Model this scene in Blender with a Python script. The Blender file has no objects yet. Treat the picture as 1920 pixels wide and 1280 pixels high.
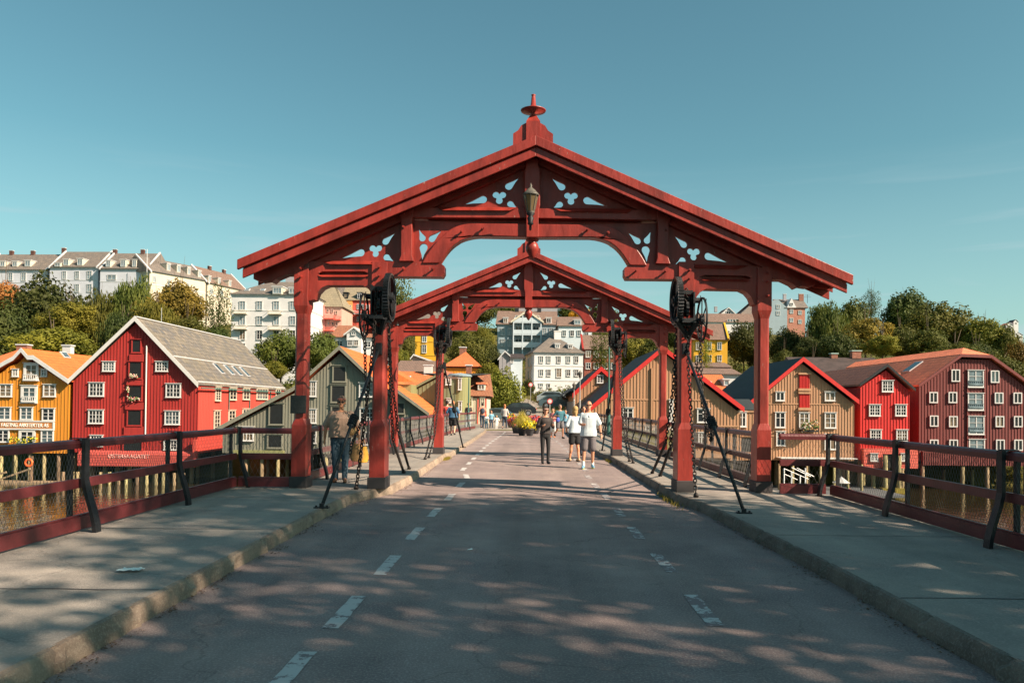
import bpy, math, random
from mathutils import Vector, Matrix, Euler, noise
from mathutils.geometry import tessellate_polygon
R = math.radians
S = bpy.context.scene
COL = S.collection
rnd = random.Random(11)

# ---------------------------------------------------------------- camera
FPX, CX, CY, PITCH, ROLL, EYE = 1450.0, 985.0, 735.0, R(1.0), 0.0105, 1.70
cam_m = Euler((R(90) + PITCH, 0, 0)).to_matrix() @ Matrix.Rotation(ROLL, 3, 'Z')
cam = bpy.data.cameras.new('camera')
cam.sensor_width = 36
cam.lens = FPX / 1920 * 36
cam.shift_x = (960 - CX) / 1920
cam.shift_y = (CY - 640) / 1920
cam.clip_end = 6000
cam_o = bpy.data.objects.new('camera', cam)
COL.objects.link(cam_o)
cam_o.matrix_world = Matrix.Translation((0, 0, EYE)) @ cam_m.to_4x4()
S.camera = cam_o

def ray(px, py):
    return cam_m @ Vector(((px - CX) / FPX, (CY - py) / FPX, -1))

def at(px, py, Y):
    d = ray(px, py)
    return Vector((0, 0, EYE)) + d * (Y / d.y)

def ground(px, py, z=0.0):
    d = ray(px, py)
    return Vector((0, 0, EYE)) + d * ((z - EYE) / d.z)

# ---------------------------------------------------------------- light
SUN_EL, SUN_AZ = R(35), R(29)       # azimuth: right of camera, turned behind it
sdir = Vector((math.cos(SUN_EL) * math.cos(SUN_AZ), -math.cos(SUN_EL) * math.sin(SUN_AZ), math.sin(SUN_EL)))
sun = bpy.data.lights.new('sun', 'SUN')
sun.energy = 5.0
sun.angle = R(0.55)
sun.color = (1.0, 0.79, 0.60)
sun_o = bpy.data.objects.new('sun', sun)
COL.objects.link(sun_o)
sun_o.rotation_euler = sdir.to_track_quat('Z', 'Y').to_euler()
sun_o.location = sdir * 60

W = bpy.data.worlds.new('World')
S.world = W
W.use_nodes = True
nt = W.node_tree
nt.nodes.clear()
def wn(t, **k):
    n = nt.nodes.new(t)
    for a, b in k.items(): setattr(n, a, b)
    return n
sky = wn('ShaderNodeTexSky', sky_type='NISHITA')
sky.sun_disc = False
sky.sun_elevation = SUN_EL
sky.sun_rotation = math.atan2(sdir.x, sdir.y)
sky.altitude = 50
sky.air_density = 1.0
sky.dust_density = 1.1
sky.ozone_density = 1.0
tint = wn('ShaderNodeMixRGB', blend_type='MULTIPLY')
tint.inputs[0].default_value = 1
tint.inputs[2].default_value = (0.85, 1.30, 1.04, 1)
tc = wn('ShaderNodeTexCoord')
mp = wn('ShaderNodeMapping')
mp.inputs['Scale'].default_value = (1.6, 1.6, 17)
cn = wn('ShaderNodeTexNoise')
cn.inputs['Scale'].default_value = 2.2
cn.inputs['Detail'].default_value = 6
cn.inputs['Distortion'].default_value = .6
cr = wn('ShaderNodeValToRGB')
cr.color_ramp.elements[0].position = .53
cr.color_ramp.elements[1].position = .80
sep = wn('ShaderNodeSeparateXYZ')
zr = wn('ShaderNodeMapRange')
zr.inputs[1].default_value = .08
zr.inputs[2].default_value = .30
zr.inputs[3].default_value = .85
zr.inputs[4].default_value = 0
mul = wn('ShaderNodeMath', operation='MULTIPLY')
cl = wn('ShaderNodeMixRGB')
cl.inputs[2].default_value = (4.6, 5.9, 6.3, 1)
bg = wn('ShaderNodeBackground')
bg.inputs[1].default_value = 0.052
wo = wn('ShaderNodeOutputWorld')
k = nt.links.new
k(sky.outputs[0], tint.inputs[1]); k(tc.outputs['Generated'], mp.inputs[0]); k(mp.outputs[0], cn.inputs[0])
k(cn.outputs[0], cr.inputs[0]); k(tc.outputs['Generated'], sep.inputs[0]); k(sep.outputs[2], zr.inputs[0])
k(cr.outputs[0], mul.inputs[0]); k(zr.outputs[0], mul.inputs[1]); 
hz = wn('ShaderNodeMath', operation='MULTIPLY_ADD'); hz.inputs[1].default_value = .42; hz.use_clamp = True
k(zr.outputs[0], hz.inputs[0]); k(mul.outputs[0], hz.inputs[2]); k(hz.outputs[0], cl.inputs[0])
k(tint.outputs[0], cl.inputs[1]); k(cl.outputs[0], bg.inputs[0]); k(bg.outputs[0], wo.inputs[0])
S.view_settings.view_transform = 'Standard'
S.view_settings.look = 'None'
S.view_settings.exposure = 1.14
S.view_settings.gamma = 1
S.render.engine = 'CYCLES'
S.cycles.max_bounces = 6
S.cycles.transparent_max_bounces = 8
S.cycles.use_denoising = True

# ---------------------------------------------------------------- materials
MATS = {}
def mat(name, col, rough=.6, var=.0, vscale=3.0, col2=None, bump=0, bscale=30, stretch=(1, 1, 1), metal=0, spec=None, wear=0,
        rand=0, trans=0, coord='Object'):
    """principled surface with noise colour variation, optional fine bump, wear flecks, per-object tint"""
    m = bpy.data.materials.new(name)
    m.use_nodes = True
    n, L = m.node_tree.nodes, m.node_tree.links.new
    b = n['Principled BSDF']
    b.inputs['Roughness'].default_value = rough
    b.inputs['Metallic'].default_value = metal
    if spec is not None: b.inputs['Specular IOR Level'].default_value = spec
    c = (*col, 1)
    tcn = n.new('ShaderNodeTexCoord'); mpn = n.new('ShaderNodeMapping')
    mpn.inputs['Scale'].default_value = stretch
    L(tcn.outputs[coord], mpn.inputs[0])
    out = None
    if var or col2:
        nz = n.new('ShaderNodeTexNoise'); nz.inputs['Scale'].default_value = vscale; nz.inputs['Detail'].default_value = 5
        nz.inputs['Roughness'].default_value = .62
        L(mpn.outputs[0], nz.inputs[0])
        rp = n.new('ShaderNodeValToRGB')
        rp.color_ramp.elements[0].position = .33; rp.color_ramp.elements[1].position = .67
        if col2:
            rp.color_ramp.elements[0].color = c; rp.color_ramp.elements[1].color = (*col2, 1)
        else:
            rp.color_ramp.elements[0].color = tuple(x * (1 - var) for x in col) + (1,)
            rp.color_ramp.elements[1].color = tuple(min(1, x * (1 + var)) for x in col) + (1,)
        L(nz.outputs[0], rp.inputs[0]); out = rp.outputs[0]
    else:
        rgb = n.new('ShaderNodeRGB'); rgb.outputs[0].default_value = c; out = rgb.outputs[0]
    if wear:
        nz = n.new('ShaderNodeTexNoise'); nz.inputs['Scale'].default_value = 22; nz.inputs['Detail'].default_value = 8
        nz.inputs['Roughness'].default_value = .7
        L(mpn.outputs[0], nz.inputs[0])
        rp = n.new('ShaderNodeValToRGB'); rp.color_ramp.elements[0].position = .70 - wear; rp.color_ramp.elements[1].position = .73 - wear
        L(nz.outputs[0], rp.inputs[0])
        mx = n.new('ShaderNodeMixRGB'); mx.inputs[2].default_value = (.30, .22, .19, 1)
        L(rp.outputs[0], mx.inputs[0]); L(out, mx.inputs[1]); out = mx.outputs[0]
    if rand:
        oi = n.new('ShaderNodeObjectInfo'); hs = n.new('ShaderNodeHueSaturation')
        m1 = n.new('ShaderNodeMapRange'); m1.inputs[3].default_value = .5 - rand * .05; m1.inputs[4].default_value = .5 + rand * .08
        m2 = n.new('ShaderNodeMapRange'); m2.inputs[3].default_value = 1 - rand * .5; m2.inputs[4].default_value = 1 + rand * .6
        L(oi.outputs['Random'], m1.inputs[0]); L(oi.outputs['Random'], m2.inputs[0])
        L(m1.outputs[0], hs.inputs['Hue']); L(m2.outputs[0], hs.inputs['Value']); L(out, hs.inputs['Color']); out = hs.outputs[0]
    L(out, b.inputs['Base Color'])
    if bump:
        nb = n.new('ShaderNodeTexNoise'); nb.inputs['Scale'].default_value = bscale; nb.inputs['Detail'].default_value = 6
        L(mpn.outputs[0], nb.inputs[0])
        bp = n.new('ShaderNodeBump'); bp.inputs['Strength'].default_value = bump; bp.inputs['Distance'].default_value = .02
        L(nb.outputs[0], bp.inputs['Height']); L(bp.outputs[0], b.inputs['Normal'])
    if trans:
        o = n['Material Output']; t = n.new('ShaderNodeBsdfTranslucent'); ms = n.new('ShaderNodeMixShader')
        ms.inputs[0].default_value = trans
        L(out, t.inputs[0]); L(b.outputs[0], ms.inputs[1]); L(t.outputs[0], ms.inputs[2]); L(ms.outputs[0], o.inputs[0])
    MATS[name] = m
    return m

def tile_mat(name, c1, c2, c3, bw=.25, rh=.38, bump=.7, swap=True, rough=.75, mortar=.02):
    """tiles / shingles laid in courses across a roof plane (local x runs down the slope, y along the ridge)"""
    m = bpy.data.materials.new(name); m.use_nodes = True
    n, L = m.node_tree.nodes, m.node_tree.links.new
    b = n['Principled BSDF']; b.inputs['Roughness'].default_value = rough
    tcn = n.new('ShaderNodeTexCoord'); sp = n.new('ShaderNodeSeparateXYZ'); cb = n.new('ShaderNodeCombineXYZ')
    L(tcn.outputs['Object'], sp.inputs[0])
    if swap == 'wall':
        L(sp.outputs[0], cb.inputs[0]); L(sp.outputs[2], cb.inputs[1])
    elif swap:
        L(sp.outputs[1], cb.inputs[0]); L(sp.outputs[0], cb.inputs[1])
    else:
        L(sp.outputs[0], cb.inputs[0]); L(sp.outputs[1], cb.inputs[1])
    bk = n.new('ShaderNodeTexBrick')
    bk.inputs['Scale'].default_value = 1; bk.inputs['Brick Width'].default_value = bw; bk.inputs['Row Height'].default_value = rh
    bk.inputs['Mortar Size'].default_value = mortar; bk.inputs['Mortar Smooth'].default_value = .4
    bk.inputs['Color1'].default_value = (*c1, 1); bk.inputs['Color2'].default_value = (*c2, 1)
    bk.inputs['Mortar'].default_value = tuple(x * .45 for x in c1) + (1,)
    L(cb.outputs[0], bk.inputs[0])
    nz = n.new('ShaderNodeTexNoise'); nz.inputs['Scale'].default_value = .9; nz.inputs['Detail'].default_value = 8
    nz.inputs['Roughness'].default_value = .7
    L(tcn.outputs['Object'], nz.inputs[0])
    rp = n.new('ShaderNodeValToRGB'); rp.color_ramp.elements[0].position = .45; rp.color_ramp.elements[1].position = .68
    L(nz.outputs[0], rp.inputs[0])
    mx = n.new('ShaderNodeMixRGB'); mx.inputs[2].default_value = (*c3, 1)
    L(rp.outputs[0], mx.inputs[0]); L(bk.outputs[0], mx.inputs[1]); L(mx.outputs[0], b.inputs['Base Color'])
    bp = n.new('ShaderNodeBump'); bp.inputs['Strength'].default_value = bump; bp.inputs['Distance'].default_value = .05; bp.invert = True
    L(bk.outputs['Fac'], bp.inputs['Height']); L(bp.outputs[0], b.inputs['Normal'])
    MATS[name] = m
    return m

# ---------------------------------------------------------------- mesh building
class MB:
    def __init__(s, xf=None): s.v, s.f, s.mi, s.xf = [], [], [], xf
    def add(s, vs, fs, mi=0):
        o = len(s.v)
        for p in vs:
            p = Vector(p)
            s.v.append(s.xf @ p if s.xf else p)
        for f in fs: s.f.append([i + o for i in f]); s.mi.append(mi)
        return s
    def box(s, x0, x1, y0, y1, z0, z1, mi=0):
        return s.add([(x0, y0, z0), (x1, y0, z0), (x1, y1, z0), (x0, y1, z0), (x0, y0, z1), (x1, y0, z1), (x1, y1, z1), (x0, y1, z1)],
                     [(0, 3, 2, 1), (4, 5, 6, 7), (0, 1, 5, 4), (1, 2, 6, 5), (2, 3, 7, 6), (3, 0, 4, 7)], mi)
    def bar(s, p, q, w, h, up=(0, 0, 1), mi=0):
        p, q = Vector(p), Vector(q); d = (q - p).normalized(); a = d.cross(Vector(up))
        if a.length < 1e-4: a = d.cross(Vector((0, 1, 0)))
        a.normalize(); b = a.cross(d).normalized(); a = a * w / 2; b = b * h / 2
        return s.add([p - a - b, p + a - b, p + a + b, p - a + b, q - a - b, q + a - b, q + a + b, q - a + b],
                     [(0, 3, 2, 1), (4, 5, 6, 7), (0, 1, 5, 4), (1, 2, 6, 5), (2, 3, 7, 6), (3, 0, 4, 7)], mi)
    def tube(s, pts, rad, n=8, cap=True, mi=0, flat=None):
        pts = [Vector(p) for p in pts]
        if not hasattr(rad, '__len__'): rad = [rad] * len(pts)
        vs, fs = [], []; ref = None
        for i, p in enumerate(pts):
            d = (pts[min(i + 1, len(pts) - 1)] - pts[max(i - 1, 0)]).normalized()
            if ref is None:
                ref = d.cross(Vector((0, 0, 1)))
                if ref.length < .05: ref = d.cross(Vector((1, 0, 0)))
            a = (ref - d * ref.dot(d)).normalized(); b = d.cross(a); ref = a
            for j in range(n):
                t = 2 * math.pi * j / n
                vs.append(p + (a * math.cos(t) + b * math.sin(t) * (flat or 1)) * rad[i])
        for i in range(len(pts) - 1):
            for j in range(n):
                k2 = (j + 1) % n
                fs.append((i * n + j, i * n + k2, (i + 1) * n + k2, (i + 1) * n + j))
        if cap:
            fs.append(tuple(range(n))[::-1]); fs.append(tuple((len(pts) - 1) * n + j for j in range(n)))
        return s.add(vs, fs, mi)
    def lathe(s, prof, n=16, c=(0, 0, 0), mi=0):
        vs, fs = [], []
        for r, z in prof:
            for j in range(n):
                t = 2 * math.pi * j / n
                vs.append((c[0] + r * math.cos(t), c[1] + r * math.sin(t), c[2] + z))
        for i in range(len(prof) - 1):
            for j in range(n):
                k2 = (j + 1) % n
                fs.append((i * n + j, i * n + k2, (i + 1) * n + k2, (i + 1) * n + j))
        fs.append(tuple(range(n))[::-1]); fs.append(tuple((len(prof) - 1) * n + j for j in range(n)))
        return s.add(vs, fs, mi)
    def prism(s, poly, y0, y1, holes=(), mi=0):
        """polygon in x,z pulled along y"""
        loops = [[Vector((a, b, 0)) for a, b in poly]] + [[Vector((a, b, 0)) for a, b in h] for h in holes]
        tri = tessellate_polygon(loops)
        flat = [p for l in loops for p in l]; n = len(flat)
        vs = [(p.x, y0, p.y) for p in flat] + [(p.x, y1, p.y) for p in flat]
        fs = []
        for t in tri:
            a, b, c = (flat[i] for i in t)
            ccw = (b - a).cross(c - a).z > 0
            t = tuple(t) if ccw else tuple(t)[::-1]
            fs.append(t); fs.append(tuple(i + n for i in t)[::-1])
        o = 0
        for li, l in enumerate(loops):
            m = len(l); area = sum(l[i].x * l[(i + 1) % m].y - l[(i + 1) % m].x * l[i].y for i in range(m))
            flip = (area > 0) == (li == 0)
            for i in range(m):
                a, b = o + i, o + (i + 1) % m
                fs.append((a, a + n, b + n, b) if flip else (a, b, b + n, a + n))
            o += m
        return s.add(vs, fs, mi)
    def ell(s, c, r, n=12, m=8, mi=0, rot=None):
        vs, fs = [], []; c = Vector(c)
        for i in range(m + 1):
            ph = math.pi * i / m
            for j in range(n):
                t = 2 * math.pi * j / n
                p = Vector((r[0] * math.sin(ph) * math.cos(t), r[1] * math.sin(ph) * math.sin(t), r[2] * math.cos(ph)))
                if rot: p = rot @ p
                vs.append(c + p)
        for i in range(m):
            for j in range(n):
                k2 = (j + 1) % n
                fs.append(((i + 1) * n + j, (i + 1) * n + k2, i * n + k2, i * n + j))
        return s.add(vs, fs, mi)
    def mesh(s, name, mats, smooth=False):
        me = bpy.data.meshes.new(name)
        me.from_pydata([tuple(v) for v in s.v], [], s.f)
        for m in (mats if isinstance(mats, (list, tuple)) else [mats]): me.materials.append(MATS[m] if isinstance(m, str) else m)
        if any(s.mi): me.polygons.foreach_set('material_index', s.mi)
        if smooth: me.polygons.foreach_set('use_smooth', [True] * len(me.polygons))
        me.update()
        return me
    def build(s, name, mats, parent=None, smooth=False, loc=(0, 0, 0), rz=0, bevel=0):
        return link(name, s.mesh(name, mats, smooth), parent, loc, rz, bevel)

def link(name, me, parent=None, loc=(0, 0, 0), rz=0, bevel=0):
    o = bpy.data.objects.new(name, me); COL.objects.link(o)
    o.parent = parent; o.location = loc; o.rotation_euler = (0, 0, rz)
    if bevel:
        b = o.modifiers.new('bevel', 'BEVEL'); b.width = bevel; b.segments = 2; b.limit_method = 'ANGLE'; b.angle_limit = R(40)
    return o

def tag(o, label, cat, group=None, kind=None):
    o['label'] = label; o['category'] = cat
    if group: o['group'] = group
    if kind: o['kind'] = kind
    return o
def thing(name, label, cat, loc=(0, 0, 0), rz=0, group=None):
    o = bpy.data.objects.new(name, None); COL.objects.link(o)
    o.empty_display_size = .3
    o.location = loc; o.rotation_euler = (0, 0, rz)
    return tag(o, label, cat, group)
def struct(o, kind='structure'):
    o['kind'] = kind
    return o
def copy_tree(o, parent=None):
    c = o.copy(); COL.objects.link(c); c.parent = parent
    for ch in list(o.children): copy_tree(ch, c)
    return c
# ---------------------------------------------------------------- palette
mat('red_paint', (.255, .030, .022), .40, var=.34, vscale=3.2, bump=.30, bscale=18, stretch=(1, 1, .3), wear=.05)
mat('red_rail', (.115, .022, .025), .42, var=.22, vscale=3, bump=.2, bscale=25, wear=.03)
mat('iron', (.018, .021, .025), .5, var=.3, vscale=20, bump=.3, bscale=60, metal=.35)
mat('iron_chain', (.022, .018, .017), .6, var=.4, vscale=30, metal=.4)
mat('gear_rim', (.14, .13, .13), .45, var=.3, vscale=20, metal=.6)
mat('black_shoe', (.035, .032, .035), .7, var=.2)
mat('wire', (.12, .12, .12), .7)
mat('bolt', (.40, .36, .33), .4, metal=.8)
mat('plaque', (.035, .04, .042), .45, var=.3, vscale=40, metal=.5, bump=.4, bscale=80)
mat('lamp_glass', (.34, .26, .15), .08, trans=.6, spec=.8)
mat('lamp_metal', (.11, .105, .09), .55, var=.3, vscale=30)
mat('amber', (.9, .5, .06), .2)
mat('white_trim', (.56, .56, .555), .5, var=.06, vscale=6)
mat('grey_trim', (.50, .52, .54), .55, var=.08)
mat('cream_trim', (.56, .52, .42), .55, var=.08)
mat('glass', (.014, .017, .022), .12, var=.6, vscale=.7, spec=.35)
mat('glass_warm', (.13, .10, .07), .12, var=.7, vscale=1.2, spec=.4); mat('glass_sky', (.05, .075, .09), .05, var=.8, vscale=.5, spec=.9)
mat('glass_pale', (.14, .19, .22), .12, var=.6, vscale=.9, spec=.5)
mat('opening_shade', (.007, .009, .010), .6, var=.3)  # flat near-black panels: the shade inside open doorways, put into the colour
mat('wood_bare', (.26, .19, .12), .85, var=.4, vscale=4, bump=.5, stretch=(1, 1, .2))
mat('pile_wood', (.20, .15, .085), .9, var=.5, vscale=3, bump=.6, stretch=(1, 1, .25), rand=.5)
def siding(name, c, v=.13): mat(name, tuple(q * .86 for q in c), .7, var=v, vscale=2.4, stretch=(3, 3, .12), bump=.12, bscale=40)
siding('w_ochre', (.60, .24, .022)); siding('w_red', (.36, .026, .022)); siding('w_green', (.215, .215, .172))
siding('w_tan', (.45, .25, .14)); siding('w_bright', (.58, .016, .014)); siding('w_oxblood', (.175, .032, .030))
siding('w_olive', (.24, .245, .105)); siding('w_sage', (.19, .21, .12)); siding('w_cream', (.66, .60, .48), .06)
siding('w_orange', (.72, .31, .025)); siding('w_yellow', (.74, .40, .02), .06); siding('w_red_lit', (.58, .075, .055))  # last one: warehouse red lightened for its sunlit side
siding('w_dark', (.10, .045, .035))
mat('white_wall', (.54, .55, .565), .7, var=.07, vscale=.6)
mat('blue_white', (.48, .51, .58), .7, var=.07, vscale=.6)
mat('cream_wall', (.50, .45, .36), .75, var=.07, vscale=.6)
mat('pink_wall', (.52, .21, .19), .8, var=.12, vscale=.6)
mat('rose_wall', (.50, .31, .26), .8, var=.08, vscale=.6)
mat('orange_wall', (.72, .30, .09), .8, var=.1)
mat('coral_wall', (.60, .10, .07), .8, var=.1)
mat('slate_blue', (.22, .30, .35), .7, var=.06, vscale=.8)
mat('pale_blue', (.48, .56, .62), .7, var=.06)
mat('grey_wall', (.28, .28, .31), .75, var=.08)
tile_mat('brick_red', (.30, .075, .045), (.22, .05, .035), (.20, .06, .04), .24, .08, .4, 'wall')
tile_mat('shingle_red', (.55, .09, .07), (.46, .07, .06), (.42, .07, .055), .42, .20, .8, 'wall')
tile_mat('shingle_salmon', (.70, .13, .09), (.62, .11, .08), (.60, .10, .075), .36, .22, .8, 'wall')
tile_mat('brick_light', (.46, .20, .14), (.36, .15, .11), (.40, .18, .13), .24, .08, .4, 'wall')
tile_mat('r_slate', (.205, .175, .14), (.10, .10, .105), (.155, .135, .10), .5, .34, .8)
tile_mat('r_orange', (.80, .17, .035), (.66, .13, .03), (.74, .15, .035), .24, .36, .6)
tile_mat('r_red', (.95, .27, .13), (.74, .19, .09), (.55, .15, .08), .24, .36, .8)
tile_mat('r_red_x', (.50, .12, .055), (.36, .085, .045), (.30, .08, .045), .24, .36, .8, False)
tile_mat('r_orange_x', (.66, .17, .055), (.56, .13, .04), (.60, .15, .05), .26, .40, .8, False)
tile_mat('r_brown', (.52, .17, .10), (.36, .115, .075), (.40, .14, .09), .26, .36, .8)
tile_mat('r_brown_x', (.22, .14, .11), (.15, .10, .08), (.19, .13, .105), .3, .4, .8, False)
tile_mat('r_grey_x', (.19, .155, .13), (.115, .105, .10), (.15, .13, .115), .55, .42, .6, False)
tile_mat('r_rust_x', (.34, .14, .075), (.25, .10, .06), (.30, .13, .07), .26, .40, .8, False)
tile_mat('r_tan_x', (.27, .225, .15), (.21, .18, .125), (.24, .2, .14), .55, .42, .5, False)
mat('r_metal', (.024, .034, .038), .75, var=.2, vscale=1.2, stretch=(1, .2, 1))
mat('r_dark', (.05, .035, .033), .7, var=.35, vscale=1.5)
mat('chimney_brick', (.22, .095, .065), .85, var=.35, vscale=7)
mat('copper_cap', (.26, .38, .35), .6)
mat('concrete', (.36, .34, .30), .85, var=.2, vscale=3, bump=.4)
mat('bark', (.10, .075, .05), .9, var=.4, vscale=6, bump=.6, stretch=(1, 1, .3))
def leafm(name, a, b2, tr=.3): mat(name, a, .65, vscale=.55, col2=b2, rand=.35, trans=tr, spec=.25)
leafm('leaf_dark', (.035, .055, .014), (.085, .095, .018)); leafm('leaf_mid', (.060, .080, .016), (.135, .130, .020))
leafm('leaf_yellow', (.10, .115, .018), (.24, .215, .024)); leafm('leaf_brown', (.13, .10, .018), (.27, .18, .028))
leafm('leaf_rust', (.30, .09, .03), (.42, .16, .06)); leafm('leaf_orange', (.45, .18, .02), (.60, .25, .03))
mat('skin', (.52, .25, .155), .55, var=.06); mat('skin_tan', (.58, .26, .14), .5, var=.06); mat('skin_pale', (.62, .36, .25), .55, var=.05)
for nm, c in dict(hair_dark=(.025, .016, .012), hair_blond=(.42, .27, .11), hair_ginger=(.42, .15, .06), hair_grey=(.16, .11, .08),
                  taupe=(.40, .27, .20), denim=(.045, .085, .12), white_cloth=(.52, .60, .66), black_cloth=(.012, .012, .014),
                  black_soft=(.03, .022, .022), blue_shirt=(.045, .13, .24), red_shirt=(.62, .07, .05), pink_cloth=(.6, .2, .2),
                  jeans_pale=(.45, .52, .58), salmon=(.50, .20, .13), navy=(.03, .045, .075), grey_hood=(.42, .39, .38),
                  teal_shirt=(.03, .13, .17), blue_bag=(.06, .10, .42), shorts_grey=(.12, .11, .12), straw=(.42, .24, .10),
                  yellow_bag=(.80, .45, .06), shoe_tan=(.42, .16, .08), shoe_black=(.02, .02, .022), shoe_blue=(.14, .30, .42),
                  lime=(.55, .60, .05), sock=(.7, .7, .7), child_blue=(.15, .33, .45), child_white=(.7, .68, .66),
                  headband=(.50, .16, .12), lens=(.01, .01, .012), hat_pink=(.65, .38, .32), sandal=(.5, .36, .22)).items():
    mat(nm, c, .75, var=.10, vscale=14, bump=.15, bscale=60)
mat('car_black', (.012, .018, .024), .2, spec=.8); mat('car_silver', (.32, .38, .41), .25, metal=.3)
mat('car_teal', (.06, .10, .12), .2, spec=.8)
mat('car_glass', (.02, .03, .035), .05, spec=.9); mat('tyre', (.02, .02, .02), .8); mat('rim_metal', (.45, .46, .48), .35, metal=.8)
mat('sign_red', (.65, .05, .05), .4); mat('sign_blue', (.08, .12, .35), .4); mat('sign_pole', (.35, .36, .36), .5, metal=.5)
mat('pot', (.06, .062, .07), .6, var=.2); mat('grass_ornamental', (.40, .34, .05), .7, vscale=3, col2=(.60, .50, .08), trans=.3)
mat('flower_yellow', (.85, .68, .03), .6, trans=.2); mat('flower_red', (.62, .06, .03), .6, var=.3, trans=.2)
mat('flower_purple', (.16, .07, .17), .6, var=.3); mat('flower_green', (.10, .16, .03), .7, var=.3)
mat('ring_orange', (.85, .14, .03), .5); mat('paper', (.62, .72, .72), .7); mat('paper_dark', (.75, .75, .75), .6)
mat('sign_board', (.42, .17, .05), .6, var=.1); mat('letter', (.80, .78, .74), .5); mat('letter_pink', (.80, .42, .38), .6)
mat('pipe_white', (.72, .66, .62), .5); mat('pipe_green', (.04, .13, .11), .5)
mat('dock', (.10, .11, .12), .8, var=.2); mat('white_metal', (.72, .74, .76), .4)
mat('moss', (.16, .14, .02), .9, vscale=5, col2=(.30, .22, .03)); mat('dry_leaf', (.13, .075, .04), .8, var=.6, vscale=5, rand=.3)
# ---------------------------------------------------------------- ground materials
def ground_mat(name, c1, c2, speck, rough, cracks=0, scale=1.0):
    m = bpy.data.materials.new(name); m.use_nodes = True
    n, L = m.node_tree.nodes, m.node_tree.links.new
    b = n['Principled BSDF']; b.inputs['Roughness'].default_value = rough
    b.inputs['Specular IOR Level'].default_value = .3
    t = n.new('ShaderNodeTexCoord')
    big = n.new('ShaderNodeTexNoise'); big.inputs['Scale'].default_value = .7 * scale; big.inputs['Detail'].default_value = 9
    big.inputs['Roughness'].default_value = .65
    fine = n.new('ShaderNodeTexNoise'); fine.inputs['Scale'].default_value = 55; fine.inputs['Detail'].default_value = 3
    vor = n.new('ShaderNodeTexVoronoi'); vor.inputs['Scale'].default_value = 95
    for q in (big, fine, vor): L(t.outputs['Object'], q.inputs['Vector'])
    rp = n.new('ShaderNodeValToRGB'); rp.color_ramp.elements[0].position = .36; rp.color_ramp.elements[1].position = .66
    rp.color_ramp.elements[0].color = (*c1, 1); rp.color_ramp.elements[1].color = (*c2, 1)
    L(big.outputs[0], rp.inputs[0])
    r2 = n.new('ShaderNodeValToRGB'); r2.color_ramp.elements[0].position = .50; r2.color_ramp.elements[1].position = .64
    L(fine.outputs[0], r2.inputs[0])
    mx = n.new('ShaderNodeMixRGB'); mx.inputs[2].default_value = (*speck, 1)
    sc = n.new('ShaderNodeMath'); sc.operation = 'MULTIPLY'; sc.inputs[1].default_value = .40
    L(r2.outputs[0], sc.inputs[0]); L(sc.outputs[0], mx.inputs[0]); L(rp.outputs[0], mx.inputs[1]); out = mx.outputs[0]
    if cracks:
        dn = n.new('ShaderNodeTexNoise'); dn.inputs['Scale'].default_value = 2.5; dn.inputs['Detail'].default_value = 5
        L(t.outputs['Object'], dn.inputs['Vector'])
        ad = n.new('ShaderNodeMixRGB'); ad.blend_type = 'ADD'; ad.inputs[0].default_value = .5
        L(t.outputs['Object'], ad.inputs[1]); L(dn.outputs['Color'], ad.inputs[2])
        cv = n.new('ShaderNodeTexVoronoi'); cv.feature = 'DISTANCE_TO_EDGE'; cv.inputs['Scale'].default_value = .33
        L(ad.outputs[0], cv.inputs['Vector'])
        cr2 = n.new('ShaderNodeValToRGB'); cr2.color_ramp.elements[0].position = .0; cr2.color_ramp.elements[1].position = cracks
        cr2.color_ramp.elements[0].color = (.62, .62, .62, 1); cr2.color_ramp.elements[1].color = (1, 1, 1, 1)
        L(cv.outputs['Distance'], cr2.inputs[0])
        m2 = n.new('ShaderNodeMixRGB'); m2.blend_type = 'MULTIPLY'; m2.inputs[0].default_value = .7
        L(out, m2.inputs[1]); L(cr2.outputs[0], m2.inputs[2]); out = m2.outputs[0]
    # wheel-worn tracks along the road and a few darker stains
    tm = n.new('ShaderNodeMapping'); tm.inputs['Scale'].default_value = (1.1, .035, 1); L(t.outputs['Object'], tm.inputs[0])
    tn = n.new('ShaderNodeTexNoise'); tn.inputs['Scale'].default_value = 1.3; tn.inputs['Detail'].default_value = 4; L(tm.outputs[0], tn.inputs['Vector'])
    sn = n.new('ShaderNodeTexNoise'); sn.inputs['Scale'].default_value = 1.9; sn.inputs['Detail'].default_value = 7; sn.inputs['Roughness'].default_value = .75; L(t.outputs['Object'], sn.inputs['Vector'])
    t1 = n.new('ShaderNodeMapRange'); t1.inputs[1].default_value = .35; t1.inputs[2].default_value = .65; t1.inputs[3].default_value = .82; t1.inputs[4].default_value = 1.12
    s1 = n.new('ShaderNodeMapRange'); s1.inputs[1].default_value = .60; s1.inputs[2].default_value = .70; s1.inputs[3].default_value = 1; s1.inputs[4].default_value = .74
    mm = n.new('ShaderNodeMath'); mm.operation = 'MULTIPLY'; L(tn.outputs[0], t1.inputs[0]); L(sn.outputs[0], s1.inputs[0]); L(t1.outputs[0], mm.inputs[0]); L(s1.outputs[0], mm.inputs[1])
    vm = n.new('ShaderNodeVectorMath'); vm.operation = 'SCALE'; L(out, vm.inputs[0]); L(mm.outputs[0], vm.inputs['Scale']); out = vm.outputs[0]
    L(out, b.inputs['Base Color'])
    bp = n.new('ShaderNodeBump'); bp.inputs['Strength'].default_value = .55; bp.inputs['Distance'].default_value = .008
    L(vor.outputs[0], bp.inputs['Height']); L(bp.outputs[0], b.inputs['Normal'])
    MATS[name] = m
ground_mat('asphalt', (.190, .148, .150), (.300, .236, .220), (.50, .43, .38), .85, .0025)
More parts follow.
